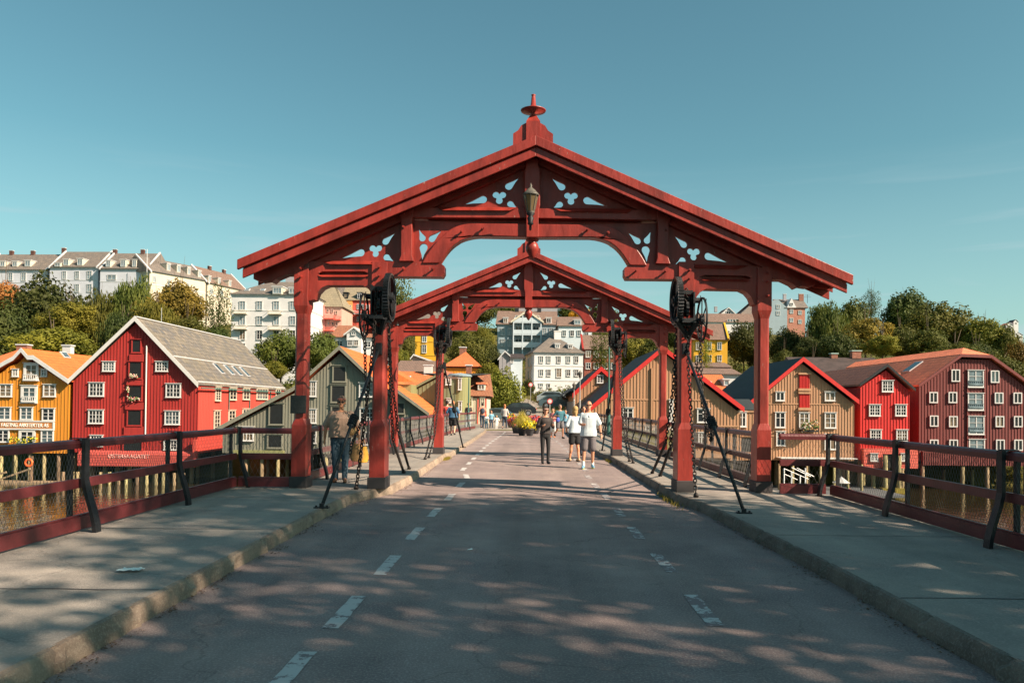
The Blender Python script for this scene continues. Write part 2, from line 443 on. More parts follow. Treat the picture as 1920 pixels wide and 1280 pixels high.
ground_mat('pavement_mat', (.225, .21, .195), (.34, .305, .265), (.44, .40, .35), .85, .0025, 1.6)
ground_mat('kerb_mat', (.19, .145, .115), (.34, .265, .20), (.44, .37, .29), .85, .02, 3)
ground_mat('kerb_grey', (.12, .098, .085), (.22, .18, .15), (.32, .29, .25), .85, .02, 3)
ground_mat('far_road', (.22, .19, .165), (.30, .26, .22), (.34, .3, .26), .9)

# paint worn through to the asphalt
m = bpy.data.materials.new('road_paint'); m.use_nodes = True; MATS['road_paint'] = m
n, L = m.node_tree.nodes, m.node_tree.links.new
t = n.new('ShaderNodeTexCoord'); nz = n.new('ShaderNodeTexNoise'); nz.inputs['Scale'].default_value = 7; nz.inputs['Detail'].default_value = 9
nz.inputs['Roughness'].default_value = .72
L(t.outputs['Object'], nz.inputs['Vector'])
rp = n.new('ShaderNodeValToRGB'); rp.color_ramp.elements[0].position = .42; rp.color_ramp.elements[1].position = .47
rp.color_ramp.elements[0].color = (.20, .16, .165, 1); rp.color_ramp.elements[1].color = (.50, .49, .48, 1)
L(nz.outputs[0], rp.inputs[0]); L(rp.outputs[0], n['Principled BSDF'].inputs['Base Color']); n['Principled BSDF'].inputs['Roughness'].default_value = .8
m2 = m.copy(); m2.name = 'road_paint_worn'; MATS['road_paint_worn'] = m2
e = [x for x in m2.node_tree.nodes if x.type == 'VALTORGB'][0].color_ramp.elements
e[0].position = .50; e[1].position = .53

# water
m = bpy.data.materials.new('river_water'); m.use_nodes = True; MATS['river_water'] = m
n, L = m.node_tree.nodes, m.node_tree.links.new
b = n['Principled BSDF']; b.inputs['Base Color'].default_value = (.030, .022, .010, 1); b.inputs['Roughness'].default_value = .04
b.inputs['IOR'].default_value = 1.33; b.inputs['Specular IOR Level'].default_value = .8
t = n.new('ShaderNodeTexCoord'); mpn = n.new('ShaderNodeMapping'); mpn.inputs['Scale'].default_value = (1, .55, 1)
L(t.outputs['Object'], mpn.inputs[0])
nz = n.new('ShaderNodeTexNoise'); nz.inputs['Scale'].default_value = 1.7; nz.inputs['Detail'].default_value = 4
L(mpn.outputs[0], nz.inputs['Vector'])
bp = n.new('ShaderNodeBump'); bp.inputs['Strength'].default_value = .38; bp.inputs['Distance'].default_value = .10
L(nz.outputs[0], bp.inputs['Height']); L(bp.outputs[0], b.inputs['Normal'])

# hillside: grass, soil
m = bpy.data.materials.new('hillside'); m.use_nodes = True; MATS['hillside'] = m
n, L = m.node_tree.nodes, m.node_tree.links.new
b = n['Principled BSDF']; b.inputs['Roughness'].default_value = .95; b.inputs['Specular IOR Level'].default_value = .1
t = n.new('ShaderNodeTexCoord'); nz = n.new('ShaderNodeTexNoise'); nz.inputs['Scale'].default_value = .25; nz.inputs['Detail'].default_value = 9
nz.inputs['Roughness'].default_value = .7
L(t.outputs['Object'], nz.inputs['Vector'])
rp = n.new('ShaderNodeValToRGB'); rp.color_ramp.elements[0].position = .35; rp.color_ramp.elements[1].position = .65
rp.color_ramp.elements[0].color = (.035, .045, .012, 1); rp.color_ramp.elements[1].color = (.13, .11, .035, 1)
L(nz.outputs[0], rp.inputs[0]); L(rp.outputs[0], b.inputs['Base Color'])

WATER = -4.8
def sm(a, b_, x):
    t = max(0, min(1, (x - a) / (b_ - a))); return t * t * (3 - 2 * t)
def pl(x, pts):
    if x <= pts[0][0]: return pts[0][1]
    for (a, za), (b_, zb) in zip(pts, pts[1:]):
        if x <= b_: return za + (zb - za) * (x - a) / (b_ - a)
    return pts[-1][1]
def H(x, y):
    hill = pl(y, [(72, 0), (100, .2), (115, 1.2), (130, 3.8), (170, 12.5), (220, 24), (300, 30), (420, 31), (900, 31)])
    if x > 40: hill *= 1 - .55 * sm(60, 160, x) * (1 if y < 400 else .5)
    c = sm(8, 14, abs(x - 1.5))
    edge = 52.5 + 13.5 * c
    t = sm(edge - 1.0, edge + 1.0 + 6 * c, y)
    z = -6.5 * (1 - t) + hill * t
    if y > 110: z += noise.noise(Vector((x * .03, y * .03, 0))) * 1.0
    return z

# river
mb = MB(); mb.add([(-700, -80, 0), (700, -80, 0), (700, 400, 0), (-700, 400, 0)], [(0, 1, 2, 3)])
struct(mb.build('river_water', 'river_water', loc=(0, 0, WATER)))
# far bank and hill
xs = sorted(set([-700 + i * 25 for i in range(57)] + [-60 + i * 1.5 for i in range(81)]))
ys = [50 + i * .8 for i in range(35)] + [79 + i * 5 for i in range(70)] + [440 + i * 60 for i in range(14)]
vs = [(x, y, H(x, y)) for y in ys for x in xs]
nx = len(xs)
fs = [(j * nx + i, j * nx + i + 1, (j + 1) * nx + i + 1, (j + 1) * nx + i) for j in range(len(ys) - 1) for i in range(nx - 1)]
mb = MB(); mb.add(vs, fs); struct(mb.build('hill_ground', 'hillside', smooth=True))
# distant hill
vs, fs = [], []
for j in range(12):
    for i in range(60):
        x = -1500 + i * 60; y = 1300 + j * 60
        z = 20 + 95 * sm(0, 9, j) * (.55 + .45 * sm(200, 1200, x)) + 14 * noise.noise(Vector((x * .004, y * .004, 3)))
        vs.append((x, y, z))
for j in range(11):
    for i in range(59): fs.append((j * 60 + i, j * 60 + i + 1, (j + 1) * 60 + i + 1, (j + 1) * 60 + i))
mb = MB(); mb.add(vs, fs); struct(mb.build('distant_hill', 'hillside', smooth=True))
# near bank, behind and beside the camera
mb = MB(); mb.box(-60, -5.7, -70, 5.0, -5.5, -.25); mb.box(5.7, 60, -70, 5.0, -5.5, -.25); mb.box(-5.7, 5.7, -70, -3, -5.5, -.45)
struct(mb.build('near_bank', 'hillside'))

# ------------------------------------------------ bridge deck, road, pavements
KL = [(-3, -2.86), (11.5, -2.98), (13.2, -2.97), (13.9, -2.80), (14.7, -2.52), (16.5, -2.47), (24.6, -2.52), (25.4, -2.40), (40, -2.40), (46, -2.42), (50, -2.5), (53, -2.9)]
KR = [(-3, 3.05), (8, 3.04), (12.6, 2.90), (13.8, 2.70), (15.5, 2.72), (24.6, 2.68), (25.4, 2.52), (40, 2.5), (46, 2.55), (50, 2.7), (53, 3.2)]
OL = [(-3, -5.42), (14.35, -5.42), (14.36, -4.42), (24.6, -4.42), (44, -4.0), (50, -3.3), (53, -3.4)]
OR = [(-3, 5.62), (14.1, 5.62), (14.11, 4.72), (24.6, 4.72), (53, 4.7)]
mb = MB()
mb.box(-5.55, 5.72, -70, 14.45, -.55, -.02); mb.box(-4.5, 4.8, 14.45, 53, -.55, -.02)
for y in (12, 24, 36, 47):
    for x in (-3.6, 0.1, 3.8): mb.tube([(x, y, -6.5), (x, y, -.55)], .32, 10)
    mb.box(-4.6, 4.9, y - .3, y + .3, -1.0, -.55)
struct(mb.build('bridge_deck', 'concrete'))
mb = MB(); yy = [-69 + i * 1.0 for i in range(122)]
vs = []
for y in yy:
    for x in (-3.4, 0, 3.5): vs.append((x, y, 0.0))
mb.add(vs, [(i * 3 + j, i * 3 + j + 1, (i + 1) * 3 + j + 1, (i + 1) * 3 + j) for i in range(len(yy) - 1) for j in range(2)])
struct(mb.build('road_asphalt', 'asphalt'))
def strip(path_a, path_b, z, y0, y1, step, inward=0.0):
    mb = MB(); n_ = int((y1 - y0) / step) + 1; vs = []
    for i in range(n_):
        y = y0 + (y1 - y0) * i / (n_ - 1)
        vs += [(pl(y, path_a), y, z), (pl(y, path_b), y, z)]
    fs = [(2 * i, 2 * i + 1, 2 * i + 3, 2 * i + 2) for i in range(n_ - 1)]
    if pl(y0, path_a) > pl(y0, path_b): fs = [f[::-1] for f in fs]
    return mb.add(vs, fs)
KLi = [(y, x - .045) for y, x in KL]; KRi = [(y, x + .045) for y, x in KR]
struct(strip(OL, KLi, .150, -69, 53, .25).build('pavement', 'pavement_mat'))
struct(strip(KRi, OR, .150, -69, 53, .25).build('pavement', 'pavement_mat'))
def kerb(path, sgn):
    """worn kerb stones with joints, chipped top edge"""
    mb = MB(); y = -3.0; r = random.Random(5 if sgn > 0 else 8)
    prof_n = 5; prev = None; vs = []; fs = []; ln = 0
    while y < 53:
        x = pl(y, path)
        j = 1.0 if (int(y / .98) != int((y - .07) / .98)) else 0
        st = int(y / .98); so_ = (noise.noise(Vector((st * 3.7, sgn * 2, 5)))) * .016
        w = noise.noise(Vector((y * 1.7, sgn * 5, 0))) * .016 + noise.noise(Vector((y * 7, sgn * 5, 2))) * .014 + so_ + j * .028
        w2 = so_ * .5 - j * .02 + noise.noise(Vector((y * 3.1, sgn * 5, 7))) * .010
        o = sgn
        row = [(x + .022 * o * (-1) * 0 - o * (.016 + w), y, -.02), (x - o * (.012 + w), y, .06), (x + o * (w * .6 + .002), y, .125 + w2),
               (x + o * (.016 + w * .7), y, .147 + w2 * .6 - j * .008), (x + o * .060, y, .1535 - j * .004)]
        vs += row
        if ln:
            for q in range(4):
                a = (ln - 1) * 5 + q; f = (a, a + 1, a + 6, a + 5)
                fs.append(f if sgn < 0 else f[::-1])
        ln += 1; y += .07 if y < 25 else .3
    mb.add(vs, fs)
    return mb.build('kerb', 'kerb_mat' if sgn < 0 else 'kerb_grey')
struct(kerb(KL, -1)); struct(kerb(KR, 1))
# dashed lane lines, sheets 4 mm above the asphalt
def line_marks(pts, worn, lens):
    mb = MB()
    for i, (y, x) in enumerate(pts):
        l = lens; w = .13
        x2 = x + (pts[min(i + 1, len(pts) - 1)][1] - x) * .4
        n_ = 8; a = []
        for j in range(n_ + 1):
            yy_ = y + l * j / n_
            e1 = noise.noise(Vector((yy_ * 9, x, 1))) * .012; e2 = noise.noise(Vector((yy_ * 9, x, 4))) * .012
            a += [(x + (x2 - x) * j / n_ - w / 2 + e1, yy_, .004), (x + (x2 - x) * j / n_ + w / 2 + e2, yy_, .004)]
        mb.add(a, [(2 * j, 2 * j + 1, 2 * j + 3, 2 * j + 2) for j in range(n_)])
    return mb
def px_marks(seq):
    return [(ground(px, py).y, ground(px, py).x) for px, py in seq]
Lm = px_marks([(528, 1275), (645, 1148), (726, 1060), (777, 1001), (813, 961), (843, 932), (862, 909), (879, 893)])
sp = 2.0
mk = []
y = Lm[0][0] - .1; x0 = sum(a[1] for a in Lm[:5]) / 5
lm = [(a[0] - .45, a[1]) for a in Lm]
y = lm[-1][0] + 2.05
while y < 50: lm.append((y, -1.62 + .35 * sm(30, 50, y))); y += 2.05
lm.insert(0, (lm[0][0] - 2.05, lm[0][1]))
struct(line_marks(lm, 0, 1.0).build('road_markings', 'road_paint'))
Rm = [(a[0] - .45, a[1]) for a in px_marks([(1318, 1145), (1246, 1056), (1193, 1000), (1160, 960), (1137, 931), (1117, 911), (1103, 894)])]
y = Rm[-1][0] + 2.05
r1 = list(Rm)
rf = []
while y < 50: rf.append((y, 1.62 - .3 * sm(30, 50, y))); y += 2.05
struct(line_marks(r1, 1, 1.0).build('road_markings', 'road_paint_worn'))
struct(line_marks(rf, 0, 1.0).build('road_markings', 'road_paint_worn'))
# joints across the pavements
mb = MB()
for y in [3.1, 6.4, 9.5, 12.7, 16.1, 19.2, 22.4, 25.7, 29, 32.2, 35.5, 39]:
    for a_, b_, s_ in ((pl(y, OL) + .12, pl(y, KL) - .07, 1), (pl(y, KR) + .07, pl(y, OR) - .12, 2)):
        n_ = 14; vs = []
        for i in range(n_ + 1):
            x = a_ + (b_ - a_) * i / n_; e_ = noise.noise(Vector((x * 3, y, s_))) * .02; w_ = .008 + .006 * noise.noise(Vector((x * 5, y, s_ + 4)))
            vs += [(x, y + e_ - w_, .154), (x, y + e_ + w_, .154)]
        mb.add(vs, [(2 * i, 2 * i + 2, 2 * i + 3, 2 * i + 1) for i in range(n_)])
struct(mb.build('pavement_joints', 'black_shoe'))
mb = MB(); n_ = 40; vs = []
for i in range(n_ + 1):
    x = -2.85 + 5.65 * i / n_; e_ = noise.noise(Vector((x * 2, 3, 1))) * .03
    vs += [(x, 15.35 + e_ - .014, .004), (x, 15.35 + e_ + .014, .004)]
mb.add(vs, [(2 * i, 2 * i + 2, 2 * i + 3, 2 * i + 1) for i in range(n_)])
struct(mb.build('road_seam', 'black_shoe'))
# street beyond the bridge
mb = MB(); vs = []; ys_ = [52.8 + i * 1.5 for i in range(62)]
for y in ys_:
    if y < 66: a, b_ = -9.5, 4.2
    elif y < 80: a, b_ = -9.5 + (y - 66) * .28, 4.2 + (y - 66) * .02
    else: a, b_ = -5.6 + (y - 80) * .05, 4.5 - (y - 80) * .03
    if y > 118: s_ = (y - 118) * .45; a -= s_; b_ -= s_ * 1.2
    for q in range(5):
        x = a + (b_ - a) * q / 4
        vs.append((x, y, H(x, y) + .06))
mb.add(vs, [(i * 5 + j, i * 5 + j + 1, (i + 1) * 5 + j + 1, (i + 1) * 5 + j) for i in range(len(ys_) - 1) for j in range(4)])
struct(mb.build('street', 'far_road', smooth=True))
# leaf litter gathered along the kerbs: nobody could count it
mb = MB(); r = random.Random(3)
for i in range(2600):
    sd = r.choice((-1, 1)); y = r.uniform(1.5, 26) if r.random() < .8 else r.uniform(1.5, 12)
    dns = noise.noise(Vector((y * 1.3, sd * 9, 0)))
    if dns < -.15 + r.random() * .25: continue
    x = (pl(y, KL) + .03 if sd < 0 else pl(y, KR) - .03) - sd * abs(r.gauss(0, .055 + .05 * max(0, dns)))
    s_ = r.uniform(.006, .02); a = r.uniform(0, 6.3); tl = r.uniform(-.6, .6)
    dx, dy = math.cos(a) * s_, math.sin(a) * s_
    mb.add([(x - dx, y - dy, .007), (x + dy * .5, y - dx * .5, .009 + abs(tl) * .006), (x + dx, y + dy, .007), (x - dy * .5, y + dx * .5, .014 * abs(tl) + .008)], [(0, 1, 2, 3)])
struct(mb.build('leaf_litter', 'dry_leaf'), 'stuff')
mb = MB()
for i in range(700):
    if r.random() < .45: cx_, cy_, sx, sy = 2.62, r.choice([13.6, 14.2, 23.9, 24.4]), .05, .35
    else: cx_, cy_, sx, sy = -2.44, 24.2, .05, .3
    x, y = r.gauss(cx_, sx), r.gauss(cy_, sy)
    h = r.uniform(.02, .10); a = r.uniform(0, 6.3); w = .006
    mb.add([(x - w, y, .0), (x + w, y, 0), (x + math.cos(a) * h * .5, y + math.sin(a) * h * .5, h)], [(0, 1, 2)])
struct(mb.build('kerb_moss', 'moss'), 'stuff')
# litter
p = ground(245, 1070, .155)
mb = MB(); vs = []
for i in range(9):
    for j in range(6):
        u, v = i / 8 - .5, j / 5 - .5
        vs.append((u * .20 + .02 * v, v * .11 + .015 * math.sin(u * 7), .010 + .012 * abs(math.sin(u * 9 + v * 5)) + .012 * max(0, noise.noise(Vector((u * 5, v * 5, 2))))))
fs = [(i * 6 + j, (i + 1) * 6 + j, (i + 1) * 6 + j + 1, i * 6 + j + 1) for i in range(8) for j in range(5)]
mb.add(vs, fs)
tag(mb.build('crumpled_tissue', 'paper', loc=p), 'crumpled pale paper tissue lying on the left pavement in the shade', 'litter')
p = ground(880, 1031, .0)
mb = MB(); mb.add([(-.03, -.02, .006), (.04, -.015, .012), (.03, .03, .02), (-.02, .025, .008), (0, 0, .016)], [(0, 1, 4), (1, 2, 4), (2, 3, 4), (3, 0, 4)])
tag(mb.build('paper_scrap', 'paper', loc=p), 'tiny white scrap of paper on the asphalt between the dashed lines', 'litter')
# ---------------------------------------------------------------- bridge gates (portals)
PD = 14.2                       # distance of the first gate
PXM = FPX / PD
def pp(px, py):
    dx, dy = px - 1000, py - 760
    return ((dx + ROLL * dy) / PXM, (-dy + ROLL * dx) / PXM + EYE)
def PP(l): return [pp(*a) for a in l]
def mirror(l): return [(-x, z) for x, z in l][::-1]
def tear(tip, bulb, r, n=12):
    """teardrop cut-out: sharp tip, round bulb"""
    t, c = Vector(pp(*tip)), Vector(pp(*bulb)); r = r / PXM
    d = (t - c); L_ = d.length; a0 = math.atan2(d.y, d.x); k_ = math.acos(min(.95, r / L_))
    out = [tuple(t)]
    side = Vector((-d.y, d.x)).normalized()
    for i in range(n + 1):
        a = a0 + k_ + (2 * math.pi - 2 * k_) * i / n
        out.append((c.x + math.cos(a) * r, c.y + math.sin(a) * r))
    p1 = Vector(out[-1]); out.append(tuple((p1 + t) / 2 + (c + t - p1 - t) * .10))
    p0 = Vector(out[1]); out.insert(1, tuple((p0 + t) / 2 + (c - p0) * .10))
    return out
def trefoil(c, r, rot, n=7):
    c = Vector(pp(*c)); r = r / PXM; out = []
    for q in range(3):
        a = rot + q * 2 * math.pi / 3; cc = c + Vector((math.cos(a), math.sin(a))) * r * 1.12
        for i in range(n + 1):
            b_ = a - R(125) + R(250) * i / n
            out.append((cc.x + math.cos(b_) * r, cc.y + math.sin(b_) * r))
    return out
def bez(p0, p1, p2, n=8):
    return [tuple(Vector(p0) * (1 - t) ** 2 + Vector(p1) * 2 * t * (1 - t) + Vector(p2) * t * t) for t in [i / n for i in range(n + 1)]]

def make_gate():
    root = thing('bridge_gate', '', 'gate', (0.145, PD, 0))
    RP = 'red_paint'
    sc = lambda px: px / PXM
    # posts: front plane y=0
    def post(px0, px1, ztop_py, depth, base=True):
        x0, z1 = pp(px0, ztop_py); x1, _ = pp(px1, ztop_py)
        mb = MB(); zt = z1
        w = (x1 - x0) / 2; cx_ = (x0 + x1) / 2
        cuts = [(.15, .018), (1.30, .018), (1.42, -.012), (3.35, -.012), (3.50, .018), (zt, .018)]
        vs = []
        for z, g in cuts:
            ww, d0, d1 = w + g, -g, depth + g; c = .035 if 1.36 < z < 3.44 else .004
            vs += [(cx_ - ww + c, d0, z), (cx_ + ww - c, d0, z), (cx_ + ww, d0 + c, z), (cx_ + ww, d1 - c, z), (cx_ + ww - c, d1, z),
                   (cx_ - ww + c, d1, z), (cx_ - ww, d1 - c, z), (cx_ - ww, d0 + c, z)]
        fs = []
        for i in range(len(cuts) - 1):
            for j in range(8):
                k2 = (j + 1) % 8; fs.append((i * 8 + j, i * 8 + k2, i * 8 + 8 + k2, i * 8 + 8 + j))
        fs.append(tuple(range(8))[::-1]); fs.append(tuple(len(vs) - 8 + j for j in range(8)))
        mb.add(vs, fs)
        o = mb.build('post', RP, root)
        b2 = MB(); b2.box(cx_ - w - .045, cx_ + w + .045, -.045, depth + .045, .15, .36)
        b2.build('post_shoe', 'black_shoe', o, bevel=.01)
        return o
    for sgn in (-1, 1):
        f = (lambda l: l) if sgn < 0 else mirror
        def two(a, b): return (a, b) if sgn < 0 else (2000 - b, 2000 - a)
        post(*two(553, 576), 500, .34); post(*two(699, 724), 489.5, .42)
        # deep tie between the posts with a cut slot, brackets to the opening below
        def wedge(a, b, c, d, yt, yb):
            """chamfered moulding strip: top edge set back, bottom edge forward"""
            q = PP([a, b, c, d]); q = [(x * (1 if sgn < 0 else -1), z) for x, z in q]
            (ax, az), (bx, bz), (cx2, cz2), (dx, dz) = q; w_ = MB()
            w_.add([(ax, yt, az), (bx, yt, bz), (dx, yb, dz), (cx2, yb, cz2), (ax, yt + .04, az), (bx, yt + .04, bz), (dx, yt + .04, dz), (cx2, yt + .04, cz2)],
                   [(0, 3, 2, 1), (0, 1, 5, 4), (3, 7, 6, 2), (0, 4, 7, 3), (1, 2, 6, 5)])
            w_.build('moulding', RP, root)
        h = f(PP([(578, 488), (785, 488), (822, 489), (833, 497), (833, 510), (829, 517), (724, 516), (724, 530), (711, 530), (711, 562), (700, 562), (696, 548), (689, 539), (679, 533), (612, 533), (601, 538), (593, 547), (588, 560), (578, 562)]))
        slot = f(PP([(594, 511), (603, 507), (682, 507), (691, 511), (682, 515.5), (603, 515.5)]))
        mb = MB(); mb.prism(h, .03, .33, [slot]); mb.build('tie_beam', RP, root, bevel=.022)
        mb = MB(); mb.prism(f(PP([(590, 505), (696, 505), (696, 518), (590, 518)])), .17, .21); mb.build('slot_board', RP, root)
        wedge((598, 487.5), (710, 487.5), (620, 494.5), (698, 494.5), .035, -.03); wedge((590, 513.5), (695, 513.5), (603, 518), (684, 518), .045, -.012)
        ex = 557 if sgn < 0 else 596
        sl = .4300; zt = (pp(1000, 253)[1] - EYE) * .976 + EYE
        xe = sgn * ex / PXM * .976
        def rp_(x, off): return (x, zt - abs(x) * sl - off)
        # rafter under the roof, with scrolled foot outside the post
        raf = PP([(474, 522), (486, 526), (500, 524), (508, 528), (516, 521), (534, 513), (553, 513), (576, 490), (999, 305)])
        raf = raf + [rp_(raf[-1][0], .158), rp_(raf[0][0], .158)]
        raf = f(raf)
        mb = MB(); mb.prism(raf, .0, .30); mb.build('rafter', RP, root, bevel=.01)
        for q4 in ([(622, 462), (742, 409), (732, 403), (612, 456)], [(826, 372), (968, 310), (956, 304), (816, 366)]):
            mb = MB(); mb.prism(f(PP(q4)), -.03, .0); mb.build('moulding', RP, root)
        # fretwork panels
        p1 = f(PP([(577, 489), (752, 489), (752, 394), (738, 394), (577, 470)]))
        hs = [tear((633, 481), (673, 469.5), 7.2), trefoil((701, 464.5), 6.3, R(90 + 60)), tear((739, 431), (720, 448), 6.6), tear((735, 486), (721.5, 478), 6.2)]
        hs = [f(q) for q in hs]
        mb = MB(); mb.prism(p1, .13, .19, hs); mb.build('fretwork_panel', RP, root)
        p2 = f(PP([(775, 391), (999, 391), (999, 287), (985, 287), (775, 380)]))
        hs = [tear((867, 378), (905, 368), 7.4), trefoil((936, 363), 6.6, R(150)), tear((974, 326), (954, 343), 7.0), tear((971, 385), (957, 376.5), 6.2)]
        hs = [f(q) for q in hs]
        mb = MB(); mb.prism(p2, .13, .19, hs); mb.build('fretwork_panel', RP, root)
        p3 = f(PP([(772, 489), (800, 489), (815, 470), (845, 438), (880, 424), (912, 414), (772, 408)]))
        hs = [tear((783, 425), (790, 442), 6.2), tear((827, 426.5), (808, 443), 6.6), tear((789.5, 484), (792, 460), 7.8)]
        hs = [f(q) for q in hs]
        mb = MB(); mb.prism(p3, .13, .19, hs); mb.build('fretwork_panel', RP, root)
        # short king-side strut with chamfered waist
        s = f(PP([(752, 400), (775, 390), (775, 404), (773, 412), (773, 478), (776, 489), (748, 489), (752, 478), (752, 412), (748, 402)]))
        mb = MB(); mb.prism(s, -.05, .33); mb.build('strut', RP, root, bevel=.012)
        # collar beam
        mb = MB(); mb.prism(f(PP([(768, 387.5), (999, 389), (999, 407), (796, 406.5), (791, 406), (768, 406)])), -.02, .28)
        mb.build('collar_beam', RP, root, bevel=.024)
        wedge((818, 386.5), (972, 387), (830, 394), (956, 394.5), -.015, -.075)
        # arched brace
        lo = [(823, 492)] + bez((826, 489), (842, 462), (858, 453)) + bez((862, 450), (878, 442), (900, 441)) + [(999, 443)]
        up = [(999, 418), (900, 417)] + bez((893, 417), (858, 416), (836, 434)) + bez((832, 438), (806, 462), (791, 492))
        mb = MB(); mb.prism(f(PP(lo + up)), .0, .27); mb.build('arched_brace', RP, root, bevel=.028)
        mb = MB(); mb.prism(f(PP([(800, 404), (999, 404), (999, 422), (800, 422)])), .21, .24); mb.build('slot_board', RP, root)
        # bolts
        mb = MB()
        for bx, by in [(565, 502), (565, 518), (565, 545), (712, 500), (712, 516), (757, 503), (812, 503), (757, 425), (757, 399), (905, 428), (866, 433)]:
            x, z = pp(bx, by); x *= 1 if sgn < 0 else -1
            mb.tube([(x, -.11, z), (x, .02, z)], .017, 8); mb.tube([(x, -.075, z), (x, -.05, z)], .03, 6)
        mb.build('bolts', RP, root)
        # roof side: lower fascia in front, upper one capping it, roof boards behind
        a = [rp_(0, .19), rp_(0, .355), rp_(xe * .985, .355), rp_(xe * .985, .19)]
        mb = MB(); mb.prism(a, -.36, -.31); mb.build('fascia_board', RP, root, bevel=.008)
        mb = MB(); mb.prism(a, .46, .50); mb.build('fascia_board', RP, root)
        a = [rp_(0, 0), rp_(0, .175), rp_(xe, .175), rp_(xe, 0)]
        mb = MB(); mb.prism(a, -.42, -.34); mb.build('fascia_board', RP, root, bevel=.008)
        mb = MB(); mb.prism(a, .51, .54); mb.build('fascia_board', RP, root)
        a = [rp_(0, .06), rp_(0, .15), rp_(xe * .99, .15), rp_(xe * .99, .06)]
        mb = MB(); mb.prism(a, -.34, .48)
        for i in range(26):
            x = xe * (i + .5) / 26
            mb.prism([rp_(x - .012, .150), rp_(x + .012, .150), rp_(x + .012, .165), rp_(x - .012, .165)], -.31, .46)
        mb.build('roof', RP, root)
        a = [rp_(xe * .02, .16), rp_(xe * .02, .30), rp_(xe * .97, .30), rp_(xe * .94, .42), rp_(xe * .90, .16)]
        mb = MB()
        for y in (.34,): mb.prism([rp_(0, .16), rp_(0, .28), rp_(xe * .93, .28), rp_(xe * .975, .20), rp_(xe * .975, .16)], y, y + .10)
        mb.build('purlin', RP, root)
    # king post and pendant
    mb = MB(); x0, z1 = pp(987, 262); x1, z0 = pp(1010, 445)
    mb.prism(PP([(987, 445), (1010, 445), (1010, 395), (1013, 385), (1013, 320), (1010, 310), (1010, 297), (987, 297), (987, 310), (984, 320), (984, 385), (987, 395)]), -.09, .34)
    mb.build('king_post', RP, root, bevel=.012)
    mb = MB(); cx_, zc = pp(998.5, 463)
    mb.lathe([(.02, -.20), (.06, -.13), (.115, -.04), (.125, .03), (.10, .10), (.07, .13), (.10, .145), (.12, .16), (.12, .21)][0:], 20, (cx_, .12, zc))
    mb.build('pendant', RP, root, smooth=True)
    # finial on the ridge
    cx_ = pp(1000, 235)[0]
    mb = MB()
    z0, z1, z2 = [(pp(1001, q)[1] - EYE) * .980 + EYE for q in (267, 228, 214)]
    mb.box(cx_ - .125, cx_ + .125, -.40, -.15, z0, z1)
    vs = [(cx_ - .125, -.40, z1 + .002), (cx_ + .125, -.40, z1 + .002), (cx_ + .125, -.15, z1 + .002), (cx_ - .125, -.15, z1 + .002),
          (cx_ - .055, -.33, z2), (cx_ + .055, -.33, z2), (cx_ + .055, -.22, z2), (cx_ - .055, -.22, z2)]
    mb.add(vs, [(0, 1, 5, 4), (1, 2, 6, 5), (2, 3, 7, 6), (3, 0, 4, 7), (4, 5, 6, 7)])
    fin = mb.build('finial', RP, root)
    mb = MB(); mb.lathe([(.045, 0), (.06, .03), (.045, .05), (.225, .10), (.232, .115), (.10, .165), (.05, .20), (.035, .36), (.028, .37), (.04, .385), (.04, .40)], 24, (cx_, -.275, z2 - .01))
    mb.build('finial_cap', RP, fin, smooth=True)
    for s_ in (-1, 1):
        q = [(.125, z0 - .02), (.36, z0 - .08), (.36, z0 + .16), (.27, z0 + .22), (.215, z0 + .31), (.125, z0 + .36)]
        mb = MB(); q2 = [(cx_ + s_ * a, b) for a, b in q]
        mb.prism(q2, -.36, .40); mb.build('ridge_shoulder', RP, root)
    return root

gate = make_gate()
gate['label'] = 'nearest red timber bridge gate with carved gable, lantern on its king post'
gate['group'] = 'red timber gates across the bridge'
gate2 = copy_tree(gate); gate2.location = (0.12, 24.4, 0)
gate2['label'] = 'second red timber bridge gate farther along, framed inside the nearest gate'

# plaque on the left outer post
x, z = at(560, 758, PD - .02).x, at(560, 758, PD).z
mb = MB(); mb.box(-.14, .14, -.04, 0, -.165, .165); mb.box(-.12, .12, -.046, -.038, -.145, .145)
for i in range(8): mb.box(-.09, .09 - (i % 3) * .02, -.050, -.045, .115 - i * .03, .122 - i * .03)
tag(mb.build('plaque', 'plaque', loc=(x, PD - .02, z)), 'dark metal plaque on the left outer post of the nearest gate', 'plaque')

# lantern on the king post
p = at(995, 380, PD - .55)
t = thing('lantern', 'old glass lantern on an iron bracket fixed to the king post of the nearest gate', 'lantern', p); t.scale = (.86, .86, .92)
mb = MB(); mb.tube([(0, 0, -.42), (0, 0, -.22)], [.045, .05], 12); mb.lathe([(.03, -.44), (.065, -.41), (.05, -.37), (.07, -.30), (.045, -.26), (.09, -.22), (.06, -.19)], 14)
mb.tube([(0, 0, -.40), (0, .2, -.46), (0, .46, -.42)], .028, 8); mb.tube([(0, .02, -.44), (.0, .2, -.33), (0, .46, -.30)], .02, 8)
mb.build('bracket', 'iron', t, smooth=True)
mb = MB()
vs, fs = [], []
mb.lathe([(.075, -.17), (.15, .13)], 8); mb.build('glass', 'lamp_glass', t)
mb = MB()
for j in range(8):
    a = 2 * math.pi * j / 8
    mb.bar((math.cos(a) * .078, math.sin(a) * .078, -.18), (math.cos(a) * .155, math.sin(a) * .155, .14), .014, .014)
mb.lathe([(.08, -.20), (.085, -.17), (.06, -.165)], 16); mb.build('frame', 'lamp_metal', t)
mb = MB(); mb.lathe([(.165, .13), (.175, .15), (.16, .17), (.13, .20), (.085, .25), (.03, .29), (.02, .31), (.03, .33), (.012, .35), (.008, .38)], 20); mb.build('cap', 'lamp_metal', t, smooth=True)
